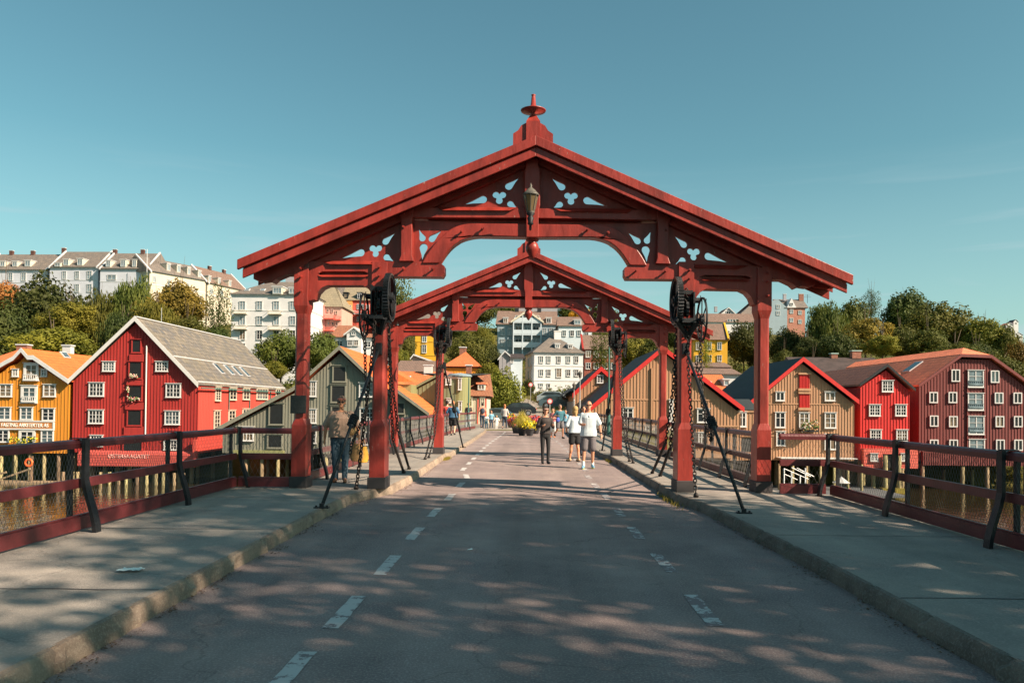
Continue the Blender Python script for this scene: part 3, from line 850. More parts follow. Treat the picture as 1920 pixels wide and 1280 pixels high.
mb = MB(); mb.ell((0, 0, -.01), (.035, .035, .07)); mb.build('bulb', 'amber', t, smooth=True)

# ---------------------------------------------------------------- winches
def ringx(mb, c, r, w, t, n=40, teeth=0, mi=0):
    """annulus in the y,z plane, thickness t along x"""
    vs, fs = [], []
    for j in range(n):
        a = 2 * math.pi * j / n; ro = r + (.018 if teeth and j % 2 else 0)
        for x, rr in ((-t / 2, r - w), (t / 2, r - w), (t / 2, ro), (-t / 2, ro)):
            vs.append((c[0] + x, c[1] + math.cos(a) * rr, c[2] + math.sin(a) * rr))
    for j in range(n):
        k2 = (j + 1) % n
        for q in range(4):
            q2 = (q + 1) % 4; fs.append((j * 4 + q, j * 4 + q2, k2 * 4 + q2, k2 * 4 + q))
    mb.add(vs, fs, mi)
def make_winch(label, s, loc):
    """s=+1: gear on the +x side"""
    t = thing('winch', label, 'winch', loc, group='hand winches on the gate posts')
    mb = MB(); ringx(mb, (s * .17, .02, 0), .43, .07, .09, 96, True); ringx(mb, (s * .17, .02, 0), .10, .06, .13, 16)
    for i in range(5):
        a = R(18 + 72 * i); mb.bar((s * .17, .02 + math.cos(a) * .06, math.sin(a) * .06), (s * .17, .02 + math.cos(a) * .38, math.sin(a) * .38), .05, .035, (1, 0, 0))
    g = mb.build('gear_wheel', 'iron', t)
    mb = MB(); ringx(mb, (s * .222, .02, 0), .435, .025, .012, 60); mb.build('rim_edge', 'gear_rim', g)
    mb = MB(); mb.tube([(-s * .28, -.24, -.36), (s * .18, -.2, -.36)], .03, 10); mb.tube([(-s * .25, .02, .02), (s * .26, .02, 0)], .05, 12)
    for i in range(7): mb.tube([(s * (.07 - i * .024), -.05, .02), (s * (.07 - i * .024) - s * .012, -.05, .02)], .12 if i % 2 else .09, 18)
    mb.box(-.135, .115, -.30, .0, -.42, -.36); mb.prism([(-.13, -.42), (-.10, -.42), (-.10, .20), (-.13, .20)], -.22, .06); mb.prism([(.08, -.42), (.11, -.42), (.11, .14), (.08, .14)], -.24, .06)
    mb.box(-.10, .08, -.20, -.17, .10, .17); mb.box(-.20, .20, -.14, .12, -.47, -.42)
    mb.tube([(-.25, -.26, -.36), (-.02, -.05, -.60), (.0, -.02, -.66)], .05, 8); mb.tube([(.14, -.24, -.40), (.02, -.02, -.66)], .05, 8)
    ringx(mb, (s * .02, -.12, -.16), .13, .03, .05, 26, True)
    mb.build('frame', 'iron', t)
    mb = MB(); c = (-s * .23, -.24, -.36); ringx(mb, c, .40, .03, .03, 48)
    ringx(mb, c, .09, .05, .07, 16)
    for i in range(6):
        a = R(30 + 60 * i); mb.tube([(c[0], c[1] + math.cos(a) * .07, c[2] + math.sin(a) * .07), (c[0], c[1] + math.cos(a) * .38, c[2] + math.sin(a) * .38)], .012, 6)
    for i in range(6):
        a = R(15 + 60 * i); mb.tube([(c[0], c[1] + math.cos(a) * .38, c[2] + math.sin(a) * .38), (c[0] + s * .0, c[1] + math.cos(a) * .46, c[2] + math.sin(a) * .46)], .009, 6)
    mb.build('hand_wheel', 'iron', t, smooth=False)
    return t
zc = at(735, 558, PD - .1).z
# left winch: gear px 734, right winch: gear px 1263
lw = make_winch('black iron winch with toothed gear on the left inner post of the nearest gate', 1, (at(712, 560, PD - .12).x, PD - .12, zc))
rw = make_winch('black iron winch with toothed gear on the right inner post of the nearest gate', -1, (at(1287, 566, PD - .12).x, PD - .12, at(1263, 566, PD).z))
l2 = make_winch('black iron winch with toothed gear on the left inner post of the second gate', 1, (at(832, 625, 24.3).x, 24.3, at(838, 622, 24.3).z))
r2 = make_winch('black iron winch with toothed gear on the right inner post of the second gate', -1, (at(1157, 627, 24.3).x, 24.3, at(1145, 625, 24.3).z))

# ---------------------------------------------------------------- chains and struts
def chain(label, pts, sag=.0, link=.085, r=.011, hook=True):
    """chain of real links along a path (sagging between its points)"""
    P = []
    for a, b in zip(pts, pts[1:]):
        a, b = Vector(a), Vector(b)
        for i in range(24):
            t = i / 24; P.append(a.lerp(b, t) - Vector((0, 0, sag * 4 * t * (1 - t))))
    P.append(Vector(pts[-1]))
    base = P[-1].copy(); P = [p - base for p in P]
    mb = MB(); dist = 0; k_ = 0; seg = 0; step = link * .78; nxt = 0
    for a, b in zip(P, P[1:]):
        l = (b - a).length; d = (b - a).normalized()
        while nxt <= dist + l:
            c = a + d * (nxt - dist)
            u = d.cross(Vector((0, 1, 0))); u = (u if u.length > .1 else d.cross(Vector((1, 0, 0)))).normalized()
            v = d.cross(u)
            ang = (R(20), R(110))[k_ % 2]; wv = u * math.cos(ang) + v * math.sin(ang)
            ring = []
            for j in range(10):
                th = 2 * math.pi * j / 10
                ring.append(c + d * (math.cos(th) * link * .5) + wv * (math.sin(th) * link * .30))
            nrm = d.cross(wv); vs, fs = [], []
            for j in range(10):
                tdir = (ring[(j + 1) % 10] - ring[j - 1]).normalized(); sd = tdir.cross(nrm)
                for q in range(5):
                    ph = 2 * math.pi * q / 5; vs.append(ring[j] + (nrm * math.cos(ph) + sd * math.sin(ph)) * r)
            for j in range(10):
                for q in range(5):
                    fs.append((j * 5 + q, j * 5 + (q + 1) % 5, ((j + 1) % 10) * 5 + (q + 1) % 5, ((j + 1) % 10) * 5 + q))
            mb.add(vs, fs); k_ += 1; nxt += step
        dist += l
    if hook: mb.tube([(0, 0, .06), (.0, -.02, .02), (0, 0, 0)], [.02, .035, .05], 8)
    o = mb.build('chain', 'iron_chain', loc=base)
    return tag(o, label, 'chain', 'chains hanging from the gate winches')
def strut(label, foot_px, top, knot):
    g = ground(*foot_px, .15); top = Vector(top) - g
    t = thing('support_rod', label, 'rod', g, group='iron rods bracing the gate posts')
    mb = MB(); mb.tube([(0, 0, .02), top], .026, 10); 
    mb.build('rod', 'iron', t, smooth=True)
    mb = MB(); k_ = top * knot; d = top.normalized()
    mb.tube([k_ - d * .16, k_ - d * .10, k_ + d * .10, k_ + d * .16], [.03, .055, .055, .03], 10)
    r = random.Random(4)
    for i in range(5):
        c = k_ + d * (i * .045 - .1); a = d.cross(Vector((0, 1, 0))).normalized(); b_ = d.cross(a)
        mb.tube([c + (a * math.cos(q * R(60)) + b_ * math.sin(q * R(60))) * .07 + d * .01 * (q % 2) for q in range(7)], .014, 5)
    mb.build('turnbuckle', 'iron', t)
    mb = MB(); mb.box(-.11, .11, -.045, .045, 0, .018); mb.tube([(0, 0, .0), (0, 0, .07)], .035, 10)
    for sx in (-.08, .08): mb.tube([(sx, 0, .015), (sx, 0, .04)], .015, 6)
    mb.build('foot_plate', 'iron', t)
    mb = MB(); mb.box(top.x - .05, top.x + .05, top.y - .03, top.y + .10, top.z - .09, top.z + .12); mb.build('socket', 'iron', t)
    return t
strut('iron rod bracing the left inner post of the nearest gate, foot on the left pavement', (603, 952), at(710, 655, PD - .08), .50)
strut('iron rod bracing the right inner post of the nearest gate, foot on the right pavement', (1395, 962), at(1286, 655, PD - .08), .50)
strut('iron rod bracing the left inner post of the second gate', (868, 839), at(833, 686, 24.3), .50)
strut('iron rod bracing the right inner post of the second gate', (1129, 845), at(1152, 690, 24.3), .50)
def A(px, py, Y): return tuple(at(px, py, Y))
def G(px, py): return tuple(ground(px, py, .17))
chain('heavy chain dropping to the pavement in front of the left rod at the nearest gate', [A(706, 545, PD - .35), A(700, 640, PD - .42), A(684, 790, PD - .5), G(668, 915)], 0, link=.095, r=.012)
chain('thin chain hanging from the left hand wheel of the nearest gate', [A(683, 612, PD - .2), A(685, 690, PD - .2), A(688, 765, PD - .25), A(658, 835, PD - .9), A(657, 848, PD - .9)], .02, hook=False)
chain('nearer of two chains anchored right of the left inner post of the nearest gate', [A(728, 600, PD + .3), A(731, 720, PD + .4), A(738, 830, PD + .5), G(757, 885)], 0)
chain('farther of two chains anchored right of the left inner post of the nearest gate', [A(729, 600, PD + .5), A(733, 700, PD + .6), A(748, 815, PD + .8), G(767, 878)], 0)
chain('chain hanging tight down the right face of the right inner post of the nearest gate', [A(1287, 545, PD - .3), A(1291, 690, PD - .2), A(1299, 830, PD - .25), G(1305, 930)], 0, link=.09)
chain('thin chain from the hand wheel to the right rod at the nearest gate', [A(1313, 610, PD - .2), A(1316, 740, PD - .3), A(1336, 815, PD - .9), A(1333, 822, PD - .9)], .03, hook=False)
chain('second thin chain looping down to the right rod at the nearest gate', [A(1306, 680, PD - .2), A(1322, 790, PD - .5), A(1334, 826, PD - .9), A(1338, 805, PD - .9)], .02, hook=False)
chain('left one of two chains anchored left of the right inner post of the nearest gate', [A(1270, 600, PD + .3), A(1262, 730, PD + .4), A(1248, 830, PD + .6), G(1223, 886)], 0)
chain('right one of two chains anchored left of the right inner post of the nearest gate', [A(1272, 620, PD + .3), A(1266, 760, PD + .3), A(1256, 840, PD + .4), G(1238, 891)], 0)
chain('left one of two chains in front of the left inner post of the second gate', [A(826, 640, 24.0), A(819, 740, 23.6), A(806, 825, 22.9), G(797, 860)], 0)
chain('right one of two chains in front of the left inner post of the second gate', [A(829, 640, 24.0), A(824, 740, 23.6), A(815, 815, 22.9), G(804, 857)], 0)
chain('left one of two chains right of the right inner post of the second gate', [A(1159, 640, 24.0), A(1164, 740, 23.6), A(1172, 825, 22.9), G(1180, 864)], 0)
chain('right one of two chains right of the right inner post of the second gate', [A(1162, 640, 24.0), A(1168, 740, 23.6), A(1177, 825, 22.9), G(1187, 867)], 0)

# ---------------------------------------------------------------- railings
def railing(label, path, posts, inward, iron='iron', meshgap=.062, wr=.0021, corner=False):
    """path: (x,y) list; posts: list of (x,y); inward: +1 when the road lies at +x"""
    o0 = Vector((path[0][0], path[0][1], .15))
    t = thing('railing', label, 'railing', o0, group='red timber railings of the bridge')
    V = lambda x, y, z: Vector((x, y, z)) - Vector((o0.x, o0.y, 0))
    parts = dict(top_rail=MB(), mid_rail=MB(), bottom_rail=MB(), wire_mesh=MB())
    mbb = MB()
    for (xa, ya), (xb, yb) in zip(path, path[1:]):
        a, b = V(xa, ya, 0), V(xb, yb, 0); d = (b - a); Ln = d.length; d = d / Ln; nrm = Vector((-d.y, d.x, 0)) if inward < 0 else Vector((d.y, -d.x, 0))
        up = Vector((0, 0, 1))
        off = nrm * .02
        # rounded hand rail
        prof = [(-.055, .99), (.055, .99), (.060, 1.05), (.045, 1.083), (.0, 1.095), (-.045, 1.083), (-.060, 1.05)]
        vs = [a + off + nrm * u + up * v for u, v in prof] + [b + off + nrm * u + up * v for u, v in prof]
        m = len(prof)
        parts['top_rail'].add(vs, [(i, (i + 1) % m, (i + 1) % m + m, i + m) for i in range(m)] + [tuple(range(m))[::-1], tuple(range(m, 2 * m))])
        parts['mid_rail'].bar(a + up * .575, b + up * .575, .05, .11)
        parts['bottom_rail'].bar(a + up * .10, b + up * .10, .06, .155)
        parts['bottom_rail'].bar(a + up * .19 + nrm * .01, b + up * .19 + nrm * .01, .035, .02)
        # wire net on the road side
        h0, h1 = .18, 1.0; sl = 1.9; run = (h1 - h0) / sl
        w = parts['wire_mesh']; s_ = -run
        while s_ < Ln:
            for sg in (0, 1):
                t0, t1 = max(0, -s_ / run), min(1, (Ln - s_) / run)
                if t1 - t0 < .02: continue
                p = a + d * (s_ + run * t0) + up * (h0 + (h1 - h0) * t0 if sg == 0 else h1 - (h1 - h0) * t0) + nrm * .045
                q = a + d * (s_ + run * t1) + up * (h0 + (h1 - h0) * t1 if sg == 0 else h1 - (h1 - h0) * t1) + nrm * .047
                w.tube([p, q], wr, 3, cap=False)
            s_ += meshgap
        k_ = .25
        while k_ < Ln:
            for z in (1.03, .10):
                c = a + d * k_ + nrm * (.078 if z > 1 else .030) + up * z
                mbb.ell(c, (.011, .011, .011), 6, 4)
            k_ += .42
    for nm, mb in parts.items():
        mb.build(nm, 'wire' if nm == 'wire_mesh' else 'red_rail', t)
    mbb.build('screws', 'bolt', t)
    proto = None
    for (x, y) in posts:
        if proto is None:
            mb = MB(); pr = [(0, 1.10, .10), (0, .80, .10), (.0, .62, .105), (.03, .48, .11), (.10, .26, .12), (.14, .10, .12), (.15, 0, .12)]
            for (i0, z0, w0), (i1, z1, w1) in zip(pr, pr[1:]):
                x0, x1 = inward * (.085 + i0), inward * (.085 + i1)
                for q in (0,):
                    vs = [(x0 - .022, -w0 / 2, z0), (x0 + .022, -w0 / 2, z0), (x0 + .022, w0 / 2, z0), (x0 - .022, w0 / 2, z0),
                          (x1 - .022, -w1 / 2, z1), (x1 + .022, -w1 / 2, z1), (x1 + .022, w1 / 2, z1), (x1 - .022, w1 / 2, z1)]
                    mb.add(vs, [(0, 1, 2, 3), (7, 6, 5, 4), (4, 5, 1, 0), (5, 6, 2, 1), (6, 7, 3, 2), (7, 4, 0, 3)])
            mb.box(-.09, .09, -.05, .05, 1.10, 1.112); mb.box(min(-.115 * inward, -.07 * inward), max(-.115 * inward, -.07 * inward), -.03, .03, -.25, 1.09)
            if inward < 0: mb.v = [Vector((v.x, v.y, v.z)) for v in mb.v]
            proto = mb.build('post', iron, t, loc=(x - o0.x, y - o0.y, 0))
            if inward < 0: pass
        else:
            c = proto.copy(); COL.objects.link(c); c.parent = t; c.location = (x - o0.x, y - o0.y, 0)
    return t
yl = [14.2 - 2.5 * i for i in range(0, 8)]
railing('near left railing of the bridge, red rails with curved black iron posts and wire net', [(-5.3, 14.2), (-5.3, -4)], [(-5.3, y) for y in yl], 1)
railing('short red railing joining the left railing to the left outer post of the nearest gate', [(-5.24, 14.2), (-4.27, 14.2)], [], -1, meshgap=.1)
yr = [13.75 - 2.5 * i for i in range(0, 8)]
railing('near right railing of the bridge, red rails with curved black iron posts and wire net', [(5.47, 13.8), (5.47, -4)], [(5.47, y) for y in yr], -1)
railing('short red railing joining the right railing to the right outer post of the nearest gate', [(4.60, 13.95), (5.42, 13.95)], [], -1, meshgap=.1)
railing('sunlit left railing between the nearest and the second gate', [(-4.28, 14.6), (-4.28, 24.4)], [(-4.28, 15.9 + 1.6 * i) for i in range(6)], 1, 'iron', .12, .003)
railing('far left railing beyond the second gate, running to the end of the bridge', [(-4.28, 24.8), (-4.2, 33), (-3.95, 44), (-3.3, 51)], [(-4.28 + .02 * i, 26 + 2.2 * i) for i in range(8)] + [(-3.9, 44), (-3.6, 47.5)], 1, 'iron', .18, .006)
railing('right railing between the nearest and the second gate', [(4.56, 14.6), (4.56, 24.4)], [(4.56, 15.2 + 2.0 * i) for i in range(5)], -1, 'iron', .12, .003)
railing('far right railing beyond the second gate, running to the end of the bridge', [(4.56, 24.8), (4.56, 51)], [(4.56, 25.5 + 2.0 * i) for i in range(13)], -1, 'iron', .18, .006)
# ---------------------------------------------------------------- buildings
WIN_CACHE = {}
def win_mesh(w, h, c, r, frame, pane, proud=.06, crown=True, fw=.085):
    key = (round(w, 1), round(h, 1), c, r, frame, pane, crown, fw)
    if key in WIN_CACHE: return WIN_CACHE[key]
    w, h = max(.3, key[0]), max(.3, key[1])
    mb = MB(); y0, y1 = -proud - .05, -.0
    mb.box(-w / 2, -w / 2 + fw, y0, y1, -h / 2, h / 2); mb.box(w / 2 - fw, w / 2, y0, y1, -h / 2, h / 2)
    mb.box(-w / 2 + fw, w / 2 - fw, y0, y1, h / 2 - fw, h / 2); mb.box(-w / 2 + fw, w / 2 - fw, y0, y1, -h / 2, -h / 2 + fw)
    if crown:
        mb.box(-w / 2 - .06, w / 2 + .06, y0 - .06, y1, h / 2 + .002, h / 2 + .045); mb.box(-w / 2 - .04, w / 2 + .04, y0 - .05, y1, -h / 2 - .03, -h / 2 - .002)
    iw, ih = w - 2 * fw, h - 2 * fw
    for i in range(1, c):
        x = -iw / 2 + iw * i / c; t_ = .035 if (c % 2 == 0 and i == c // 2) else .016
        mb.box(x - t_, x + t_, y0 + .015, y1 - .01, -ih / 2, ih / 2)
    for j in range(1, r):
        z = -ih / 2 + ih * j / r
        if r == 2 and c <= 2: z = ih * .16
        mb.box(-iw / 2, iw / 2, y0 + .018, y1 - .012, z - .017, z + .017)
    fm = mb.mesh('window', frame)
    mb = MB(); mb.box(-iw / 2, iw / 2, -proud, -.005, -ih / 2, ih / 2); pm = mb.mesh('pane', pane)
    WIN_CACHE[key] = (fm, pm)
    return fm, pm

class House:
    def __init__(s, name, label, px0, Z, zb, yaw=0, cat='house', group=None):
        o = at(px0, 760, Z)
        s.root = thing(name, label, cat, (o.x, Z, zb), yaw, group)
        s.inv = (Matrix.Translation((o.x, Z, zb)) @ Matrix.Rotation(yaw, 4, 'Z')).inverted()
        s.c = s.inv @ Vector((0, 0, EYE)); s.r3 = s.inv.to_3x3(); s.zb = zb
    def hit(s, px, py, p, n):
        d = s.r3 @ ray(px, py); n = Vector(n)
        return s.c + d * ((Vector(p) - s.c).dot(n) / d.dot(n))
    def F(s, px, py, y=0): return s.hit(px, py, (0, y, 0), (0, 1, 0))
    def Sd(s, px, py, x): return s.hit(px, py, (x, 0, 0), (1, 0, 0))
    def part(s, name, mb, m, **k): return mb.build(name, m, s.root, **k)
    def window(s, u, y, z, w, h, c=2, r=2, frame='white_trim', pane='glass', rot=0, **k):
        if pane == 'glass': pane = rnd.choice(('glass', 'glass', 'glass', 'glass_warm', 'glass_sky'))
        fm, pm = win_mesh(w, h, c, r, frame, pane, **k)
        o = link('window', fm, s.root, (u, y, z), rot); link('pane', pm, o)
        return o
    def win(s, px, py, w, h, c=2, r=2, frame='white_trim', pane='glass', y=0, **k):
        a, b = s.F(px - w / 2, py - h / 2, y), s.F(px + w / 2, py + h / 2, y)
        return s.window((a.x + b.x) / 2, y - .035, (a.z + b.z) / 2, abs(b.x - a.x), abs(a.z - b.z), c, r, frame, pane, **k)
    def swin(s, px, py, w, h, x, c=2, r=2, frame='white_trim', pane='glass', right=True, **k):
        a, b = s.Sd(px - w / 2, py - h / 2, x), s.Sd(px + w / 2, py + h / 2, x)
        return s.window(x + (.03 if right else -.03), (a.y + b.y) / 2, (a.z + b.z) / 2, max(.4, abs(b.y - a.y)), max(.4, abs(a.z - b.z)), c, r, frame, pane, rot=R(90) if right else R(-90), **k)
    def outline(s, pts): return [(q.x, q.z) for q in (s.F(*p) for p in pts)]
    def battens(s, mb, prof, z0, pitch, y=0, w=.055, t=.035, x0=None, x1=None):
        x0 = prof[0][0] if x0 is None else x0; x1 = prof[-1][0] if x1 is None else x1
        n_ = int((x1 - x0) / pitch)
        for i in range(n_ + 1):
            x = x0 + (x1 - x0) * i / n_
            top = min(pl(x - w / 2, prof), pl(x + w / 2, prof)) - .03
            if top > z0 + .2: mb.box(max(x0, x - w / 2), min(x1, x + w / 2), y - t, y - .001, z0, top)
    def gable(s, wallpts, depth, wall, roof, trim, zbot=0, pitch=.30, oh=.32, side=None, th=.16, barge=.24, batt=True, roofpts=None, sidebat=0, roof_back=.2, trim_w=.05):
        """gable front towards us; ridge runs back"""
        pr = s.outline(wallpts); s.pr = pr; s.W = pr[-1][0]; s.depth = depth
        poly = [(pr[0][0], zbot)] + pr + [(pr[-1][0], zbot)]
        mb = MB(); mb.prism(poly[::-1], 0, depth)
        if batt: s.battens(mb, pr, zbot, pitch)
        if sidebat:
            x = s.W; n_ = int(depth / sidebat)
            for i in range(n_ + 1):
                y = depth * i / n_; mb.box(x + .001, x + .035, y - .03, y + .03, zbot, pr[-1][1] - .03)
        s.part('wall', mb, wall)
        rp2 = s.outline(roofpts) if roofpts else list(pr)
        def ext(a, b, d):     # extend a beyond, away from b
            v = Vector(a) - Vector(b); v.normalize(); return tuple(Vector(a) + v * d)
        if not roofpts: rp2 = [ext(rp2[0], rp2[1], oh)] + rp2[1:-1] + [ext(rp2[-1], rp2[-2], oh)]
        s.rp = rp2
        up = [(x, z + th) for x, z in rp2]
        mb = MB(); mb.prism(([(x, z + .012) for x, z in rp2] + up[::-1])[::-1], -oh + .002, depth + roof_back)
        s.part('roof', mb, roof)
        mb = MB(); lo = [(x, z + th - barge) for x, z in rp2]; hi = [(x, z + th + .03) for x, z in rp2]
        mb.prism((lo + hi[::-1])[::-1], -oh - trim_w, -oh)
        s.part('bargeboard', mb, trim)
        return s
    def roof_pt(s, side, t, y, up=.17):
        """point on roof plane: t=0 at ridge, 1 at eave"""
        rp2 = s.rp; ap = max(range(len(rp2)), key=lambda i: rp2[i][1]); a = Vector(rp2[ap]); b = Vector(rp2[ap + side])
        c = a.lerp(b, t); return Vector((c.x, y, c.y + up)), (b - a).normalized()
    def skylight(s, side, t, y, w=.8, l=1.1):
        c, d = s.roof_pt(side, t, y, .16)
        mb = MB(); d3 = Vector((d.x, 0, d.y)); n3 = Vector((-d.y, 0, d.x)) * (1 if d.x > 0 else -1)
        mb.bar(c - d3 * l / 2 + n3 * .03, c + d3 * l / 2 + n3 * .03, w, .1, n3)
        o = s.part('skylight', mb, 'grey_trim')
        mb = MB(); mb.bar(c - d3 * (l / 2 - .08) + n3 * .08, c + d3 * (l / 2 - .08) + n3 * .08, w - .16, .03, n3)
        mb.build('pane', 'glass_sky', o)
    def chimney(s, x, y, z0, h, w=.7, d=.6, m='chimney_brick', cap='grey_trim'):
        mb = MB(); mb.box(x - w / 2, x + w / 2, y - d / 2, y + d / 2, z0, z0 + h)
        o = s.part('chimney', mb, m)
        mb = MB(); mb.box(x - w / 2 - .08, x + w / 2 + .08, y - d / 2 - .08, y + d / 2 + .08, z0 + h + .002, z0 + h + .12); mb.build('cap', cap, o)
    def block(s, W_, depth, eave, wall, roof, kind='hip', ridge=3, oh=.4, trim='grey_trim', zbot=-3, bands=(), inset=None, batt=0):
        s.W, s.depth, s.eave, s.ridge = W_, depth, eave, ridge
        mb = MB(); mb.box(0, W_, 0, depth, zbot, eave)
        if batt: s.battens(mb, [(0, eave), (W_, eave)], 0, batt)
        s.part('wall', mb, wall)
        if bands:
            mb = MB()
            for z in bands: mb.box(-.06, W_ + .06, -.07, depth + .06, z, z + .16)
            mb.box(-.14, W_ + .14, -.16, depth + .14, eave - .22, eave - .004)
            s.part('cornice', mb, trim)
        else:
            mb = MB(); mb.box(-.10, W_ + .10, -.10, depth + .10, eave - .18, eave - .004); s.part('cornice', mb, trim)
        mb = MB(); e = eave; a, b, c, d = (-oh, -oh, e), (W_ + oh, -oh, e), (W_ + oh, depth + oh, e), (-oh, depth + oh, e)
        i_ = (depth / 2 if inset is None else inset)
        if kind == 'hip':
            r0, r1 = (i_, depth / 2, e + ridge), (W_ - i_, depth / 2, e + ridge)
        else:
            r0, r1 = (-oh * .4, depth / 2, e + ridge), (W_ + oh * .4, depth / 2, e + ridge)
        mb.add([a, b, c, d, r0, r1], [(0, 1, 5, 4), (2, 3, 4, 5), (1, 2, 5), (3, 0, 4), (3, 2, 1, 0)])
        s.part('roof', mb, roof)
        s.rn = Vector((0, -ridge, depth / 2 + oh)).normalized(); s.rp0 = Vector((0, -oh, e))
        return s
    def R_(s, px, py): return s.hit(px, py, s.rp0, s.rn)
    def dormer(s, px, py, w, h, c=2, r=2, frame='white_trim', pane='glass', roofm='grey_trim', cheek='white_trim', gab=False):
        """dormer sitting on the front slope; px,py = centre of its window face bottom"""
        p = s.R_(px, py); a, b = s.F(px - w / 2, py, p.y), s.F(px + w / 2, py - h, p.y)
        x0, x1, z0, z1 = a.x, b.x, p.z, b.z; sl = s.ridge / (s.depth / 2 + .4); yb = p.y + (z1 - z0) / sl
        mb = MB(); vs = [(x0, p.y, z0), (x1, p.y, z0), (x1, p.y, z1), (x0, p.y, z1), (x0, yb, z1), (x1, yb, z1)]
        mb.add(vs, [(0, 1, 2, 3), (1, 5, 2), (0, 3, 4), (3, 2, 5, 4)])
        o = s.part('dormer', mb, cheek)
        mb = MB()
        if gab: mb.prism([(x0 - .2, z1 - .0), (x1 + .2, z1 - .0), ((x0 + x1) / 2, z1 + (x1 - x0) * .45)], p.y - .2, yb + .8)
        else: mb.box(x0 - .12, x1 + .12, p.y - .18, yb + .15, z1 + .002, z1 + .14)
        mb.build('dormer_roof', roofm, o)
        s.window((x0 + x1) / 2, p.y, (z0 + z1) / 2 + .02, (x1 - x0) * .86, (z1 - z0) * .84, c, r, frame, pane, crown=False)
    def skyl(s, px, py, w, h):
        c = s.R_(px, py); sc_ = FPX / (s.root.location.y + c.y)
        d3 = Vector((0, s.depth / 2 + .4, s.ridge)).normalized(); L_ = h / sc_ * 1.6
        mb = MB(); mb.bar(c - d3 * L_ / 2 + s.rn * -.0 + Vector((0, -.05, .06)), c + d3 * L_ / 2 + Vector((0, -.05, .06)), w / sc_, .12, Vector((0, -1, 1)))
        o = s.part('skylight', mb, 'grey_trim')
        mb = MB(); mb.bar(c - d3 * (L_ / 2 - .1) + Vector((0, -.10, .13)), c + d3 * (L_ / 2 - .1) + Vector((0, -.10, .13)), w / sc_ - .2, .05, Vector((0, -1, 1))); mb.build('pane', 'glass_pale', o)
    def balcony(s, px, py, w, h, m='white_trim', out=1.0, bars=True, y=0):
        a, b = s.F(px - w / 2, py, y), s.F(px + w / 2, py + h, y); x0, x1, z0, z1 = a.x, b.x, b.z, a.z
        mb = MB(); mb.box(x0, x1, y - out, y - .01, z0, z0 + .14)
        o = s.part('balcony', mb, m)
        mb = MB(); mb.box(x0, x1, y - out, y - out + .05, z1 - .05, z1); mb.box(x0, x0 + .05, y - out + .05, y - .01, z1 - .05, z1); mb.box(x1 - .05, x1, y - out + .05, y - .01, z1 - .05, z1)
        n_ = max(4, int((x1 - x0) / .16))
        for i in range(n_ + 1):
            x = x0 + .03 + (x1 - x0 - .06) * i / n_; mb.box(x - .018, x + .018, y - out + .01, y - out + .04, z0 + .14, z1 - .05)
        mb.build('railing', m, o)
        return o
    def piles(s, xs_, y, ztop, zb2=None, r=.15, m='pile_wood', lean=.0):
        zb2 = -6.4 - s.zb if zb2 is None else zb2
        mb = MB(); mb.tube([(0, 0, zb2), (lean, 0, (zb2 + ztop) / 2), (lean * .4, 0, ztop)], [r * 1.12, r, r * .92], 8); me = mb.mesh('piling', m, True)
        for i, x in enumerate(xs_): link('piling', me, s.root, (x, y, (rnd.random() - .5) * .04), rnd.random() * 3)
def text(name, body, size, m, parent, loc, rot, ext=.02, sx=1.0):
    c = bpy.data.curves.new(name, 'FONT'); c.body = body; c.size = size; c.extrude = ext; c.align_x = 'CENTER'; c.align_y = 'CENTER'
    c.resolution_u = 3
    o = bpy.data.objects.new(name, c); COL.objects.link(o)
    me = bpy.data.meshes.new_from_object(o.evaluated_get(bpy.context.evaluated_depsgraph_get()))
    bpy.data.objects.remove(o); me.materials.clear(); me.materials.append(MATS[m])
    o = bpy.data.objects.new(name, me); COL.objects.link(o); o.parent = parent; o.location = loc; o.rotation_euler = rot; o.scale = (sx, 1, 1)
    return o

# ===== left row on the river
# ochre house
h = House('warehouse', 'ochre yellow gabled warehouse with orange roof and an office signboard', -40, 62, -2.5, cat='warehouse', group='timber warehouses on piles along the river')
h.gable([(-40, 727), (18, 687), (34, 681), (47, 668), (60, 681), (66, 681), (130, 722)], 14, 'w_ochre', 'r_orange', 'grey_trim',
        roofpts=[(-50, 722), (16, 682), (33, 673), (48, 657), (60, 671), (70, 671), (136, 716)], pitch=.27, barge=.32, oh=.55)
for a in [(30, 699, 11, 13, 2, 2), (84, 699, 11, 13, 2, 2), (12, 732, 22, 23, 2, 3), (94, 732, 22, 23, 2, 3), (10, 775, 22, 23, 2, 3), (51, 775, 22, 23, 2, 3),
          (92, 777, 22, 23, 2, 3), (7, 817, 22, 23, 2, 3), (90, 818, 22, 23, 2, 3)]: h.win(*a)
h.win(60, 697, 27, 32, 2, 3, fw=.2); h.win(56, 739, 30, 32, 2, 3, fw=.2); h.win(52, 820, 30, 30, 2, 2, fw=.2, pane='glass')
h.balcony(60, 702, 24, 12, 'white_trim', .35); h.balcony(57, 743, 24, 11, 'white_trim', .3)
a, b = h.F(-20, 790), h.F(101, 803)
mb = MB(); mb.box(a.x, b.x, -.16, -.036, b.z, a.z); sb = h.part('signboard', mb, 'sign_board')
mb = MB(); mb.box(a.x - .05, b.x + .08, -.2, -.04, a.z + .01, a.z + .12); mb.box(a.x - .05, b.x + .08, -.2, -.04, b.z - .12, b.z - .01); mb.box(b.x + .01, b.x + .10, -.2, -.04, b.z, a.z); mb.build('frame', 'white_trim', sb)
c_ = h.F(49, 797); text('lettering', 'FASTING ARKITEKTER AS', .42, 'letter', sb, (c_.x, -.18, c_.z), (R(90), 0, 0), sx=.80)
mb = MB(); r = random.Random(5)
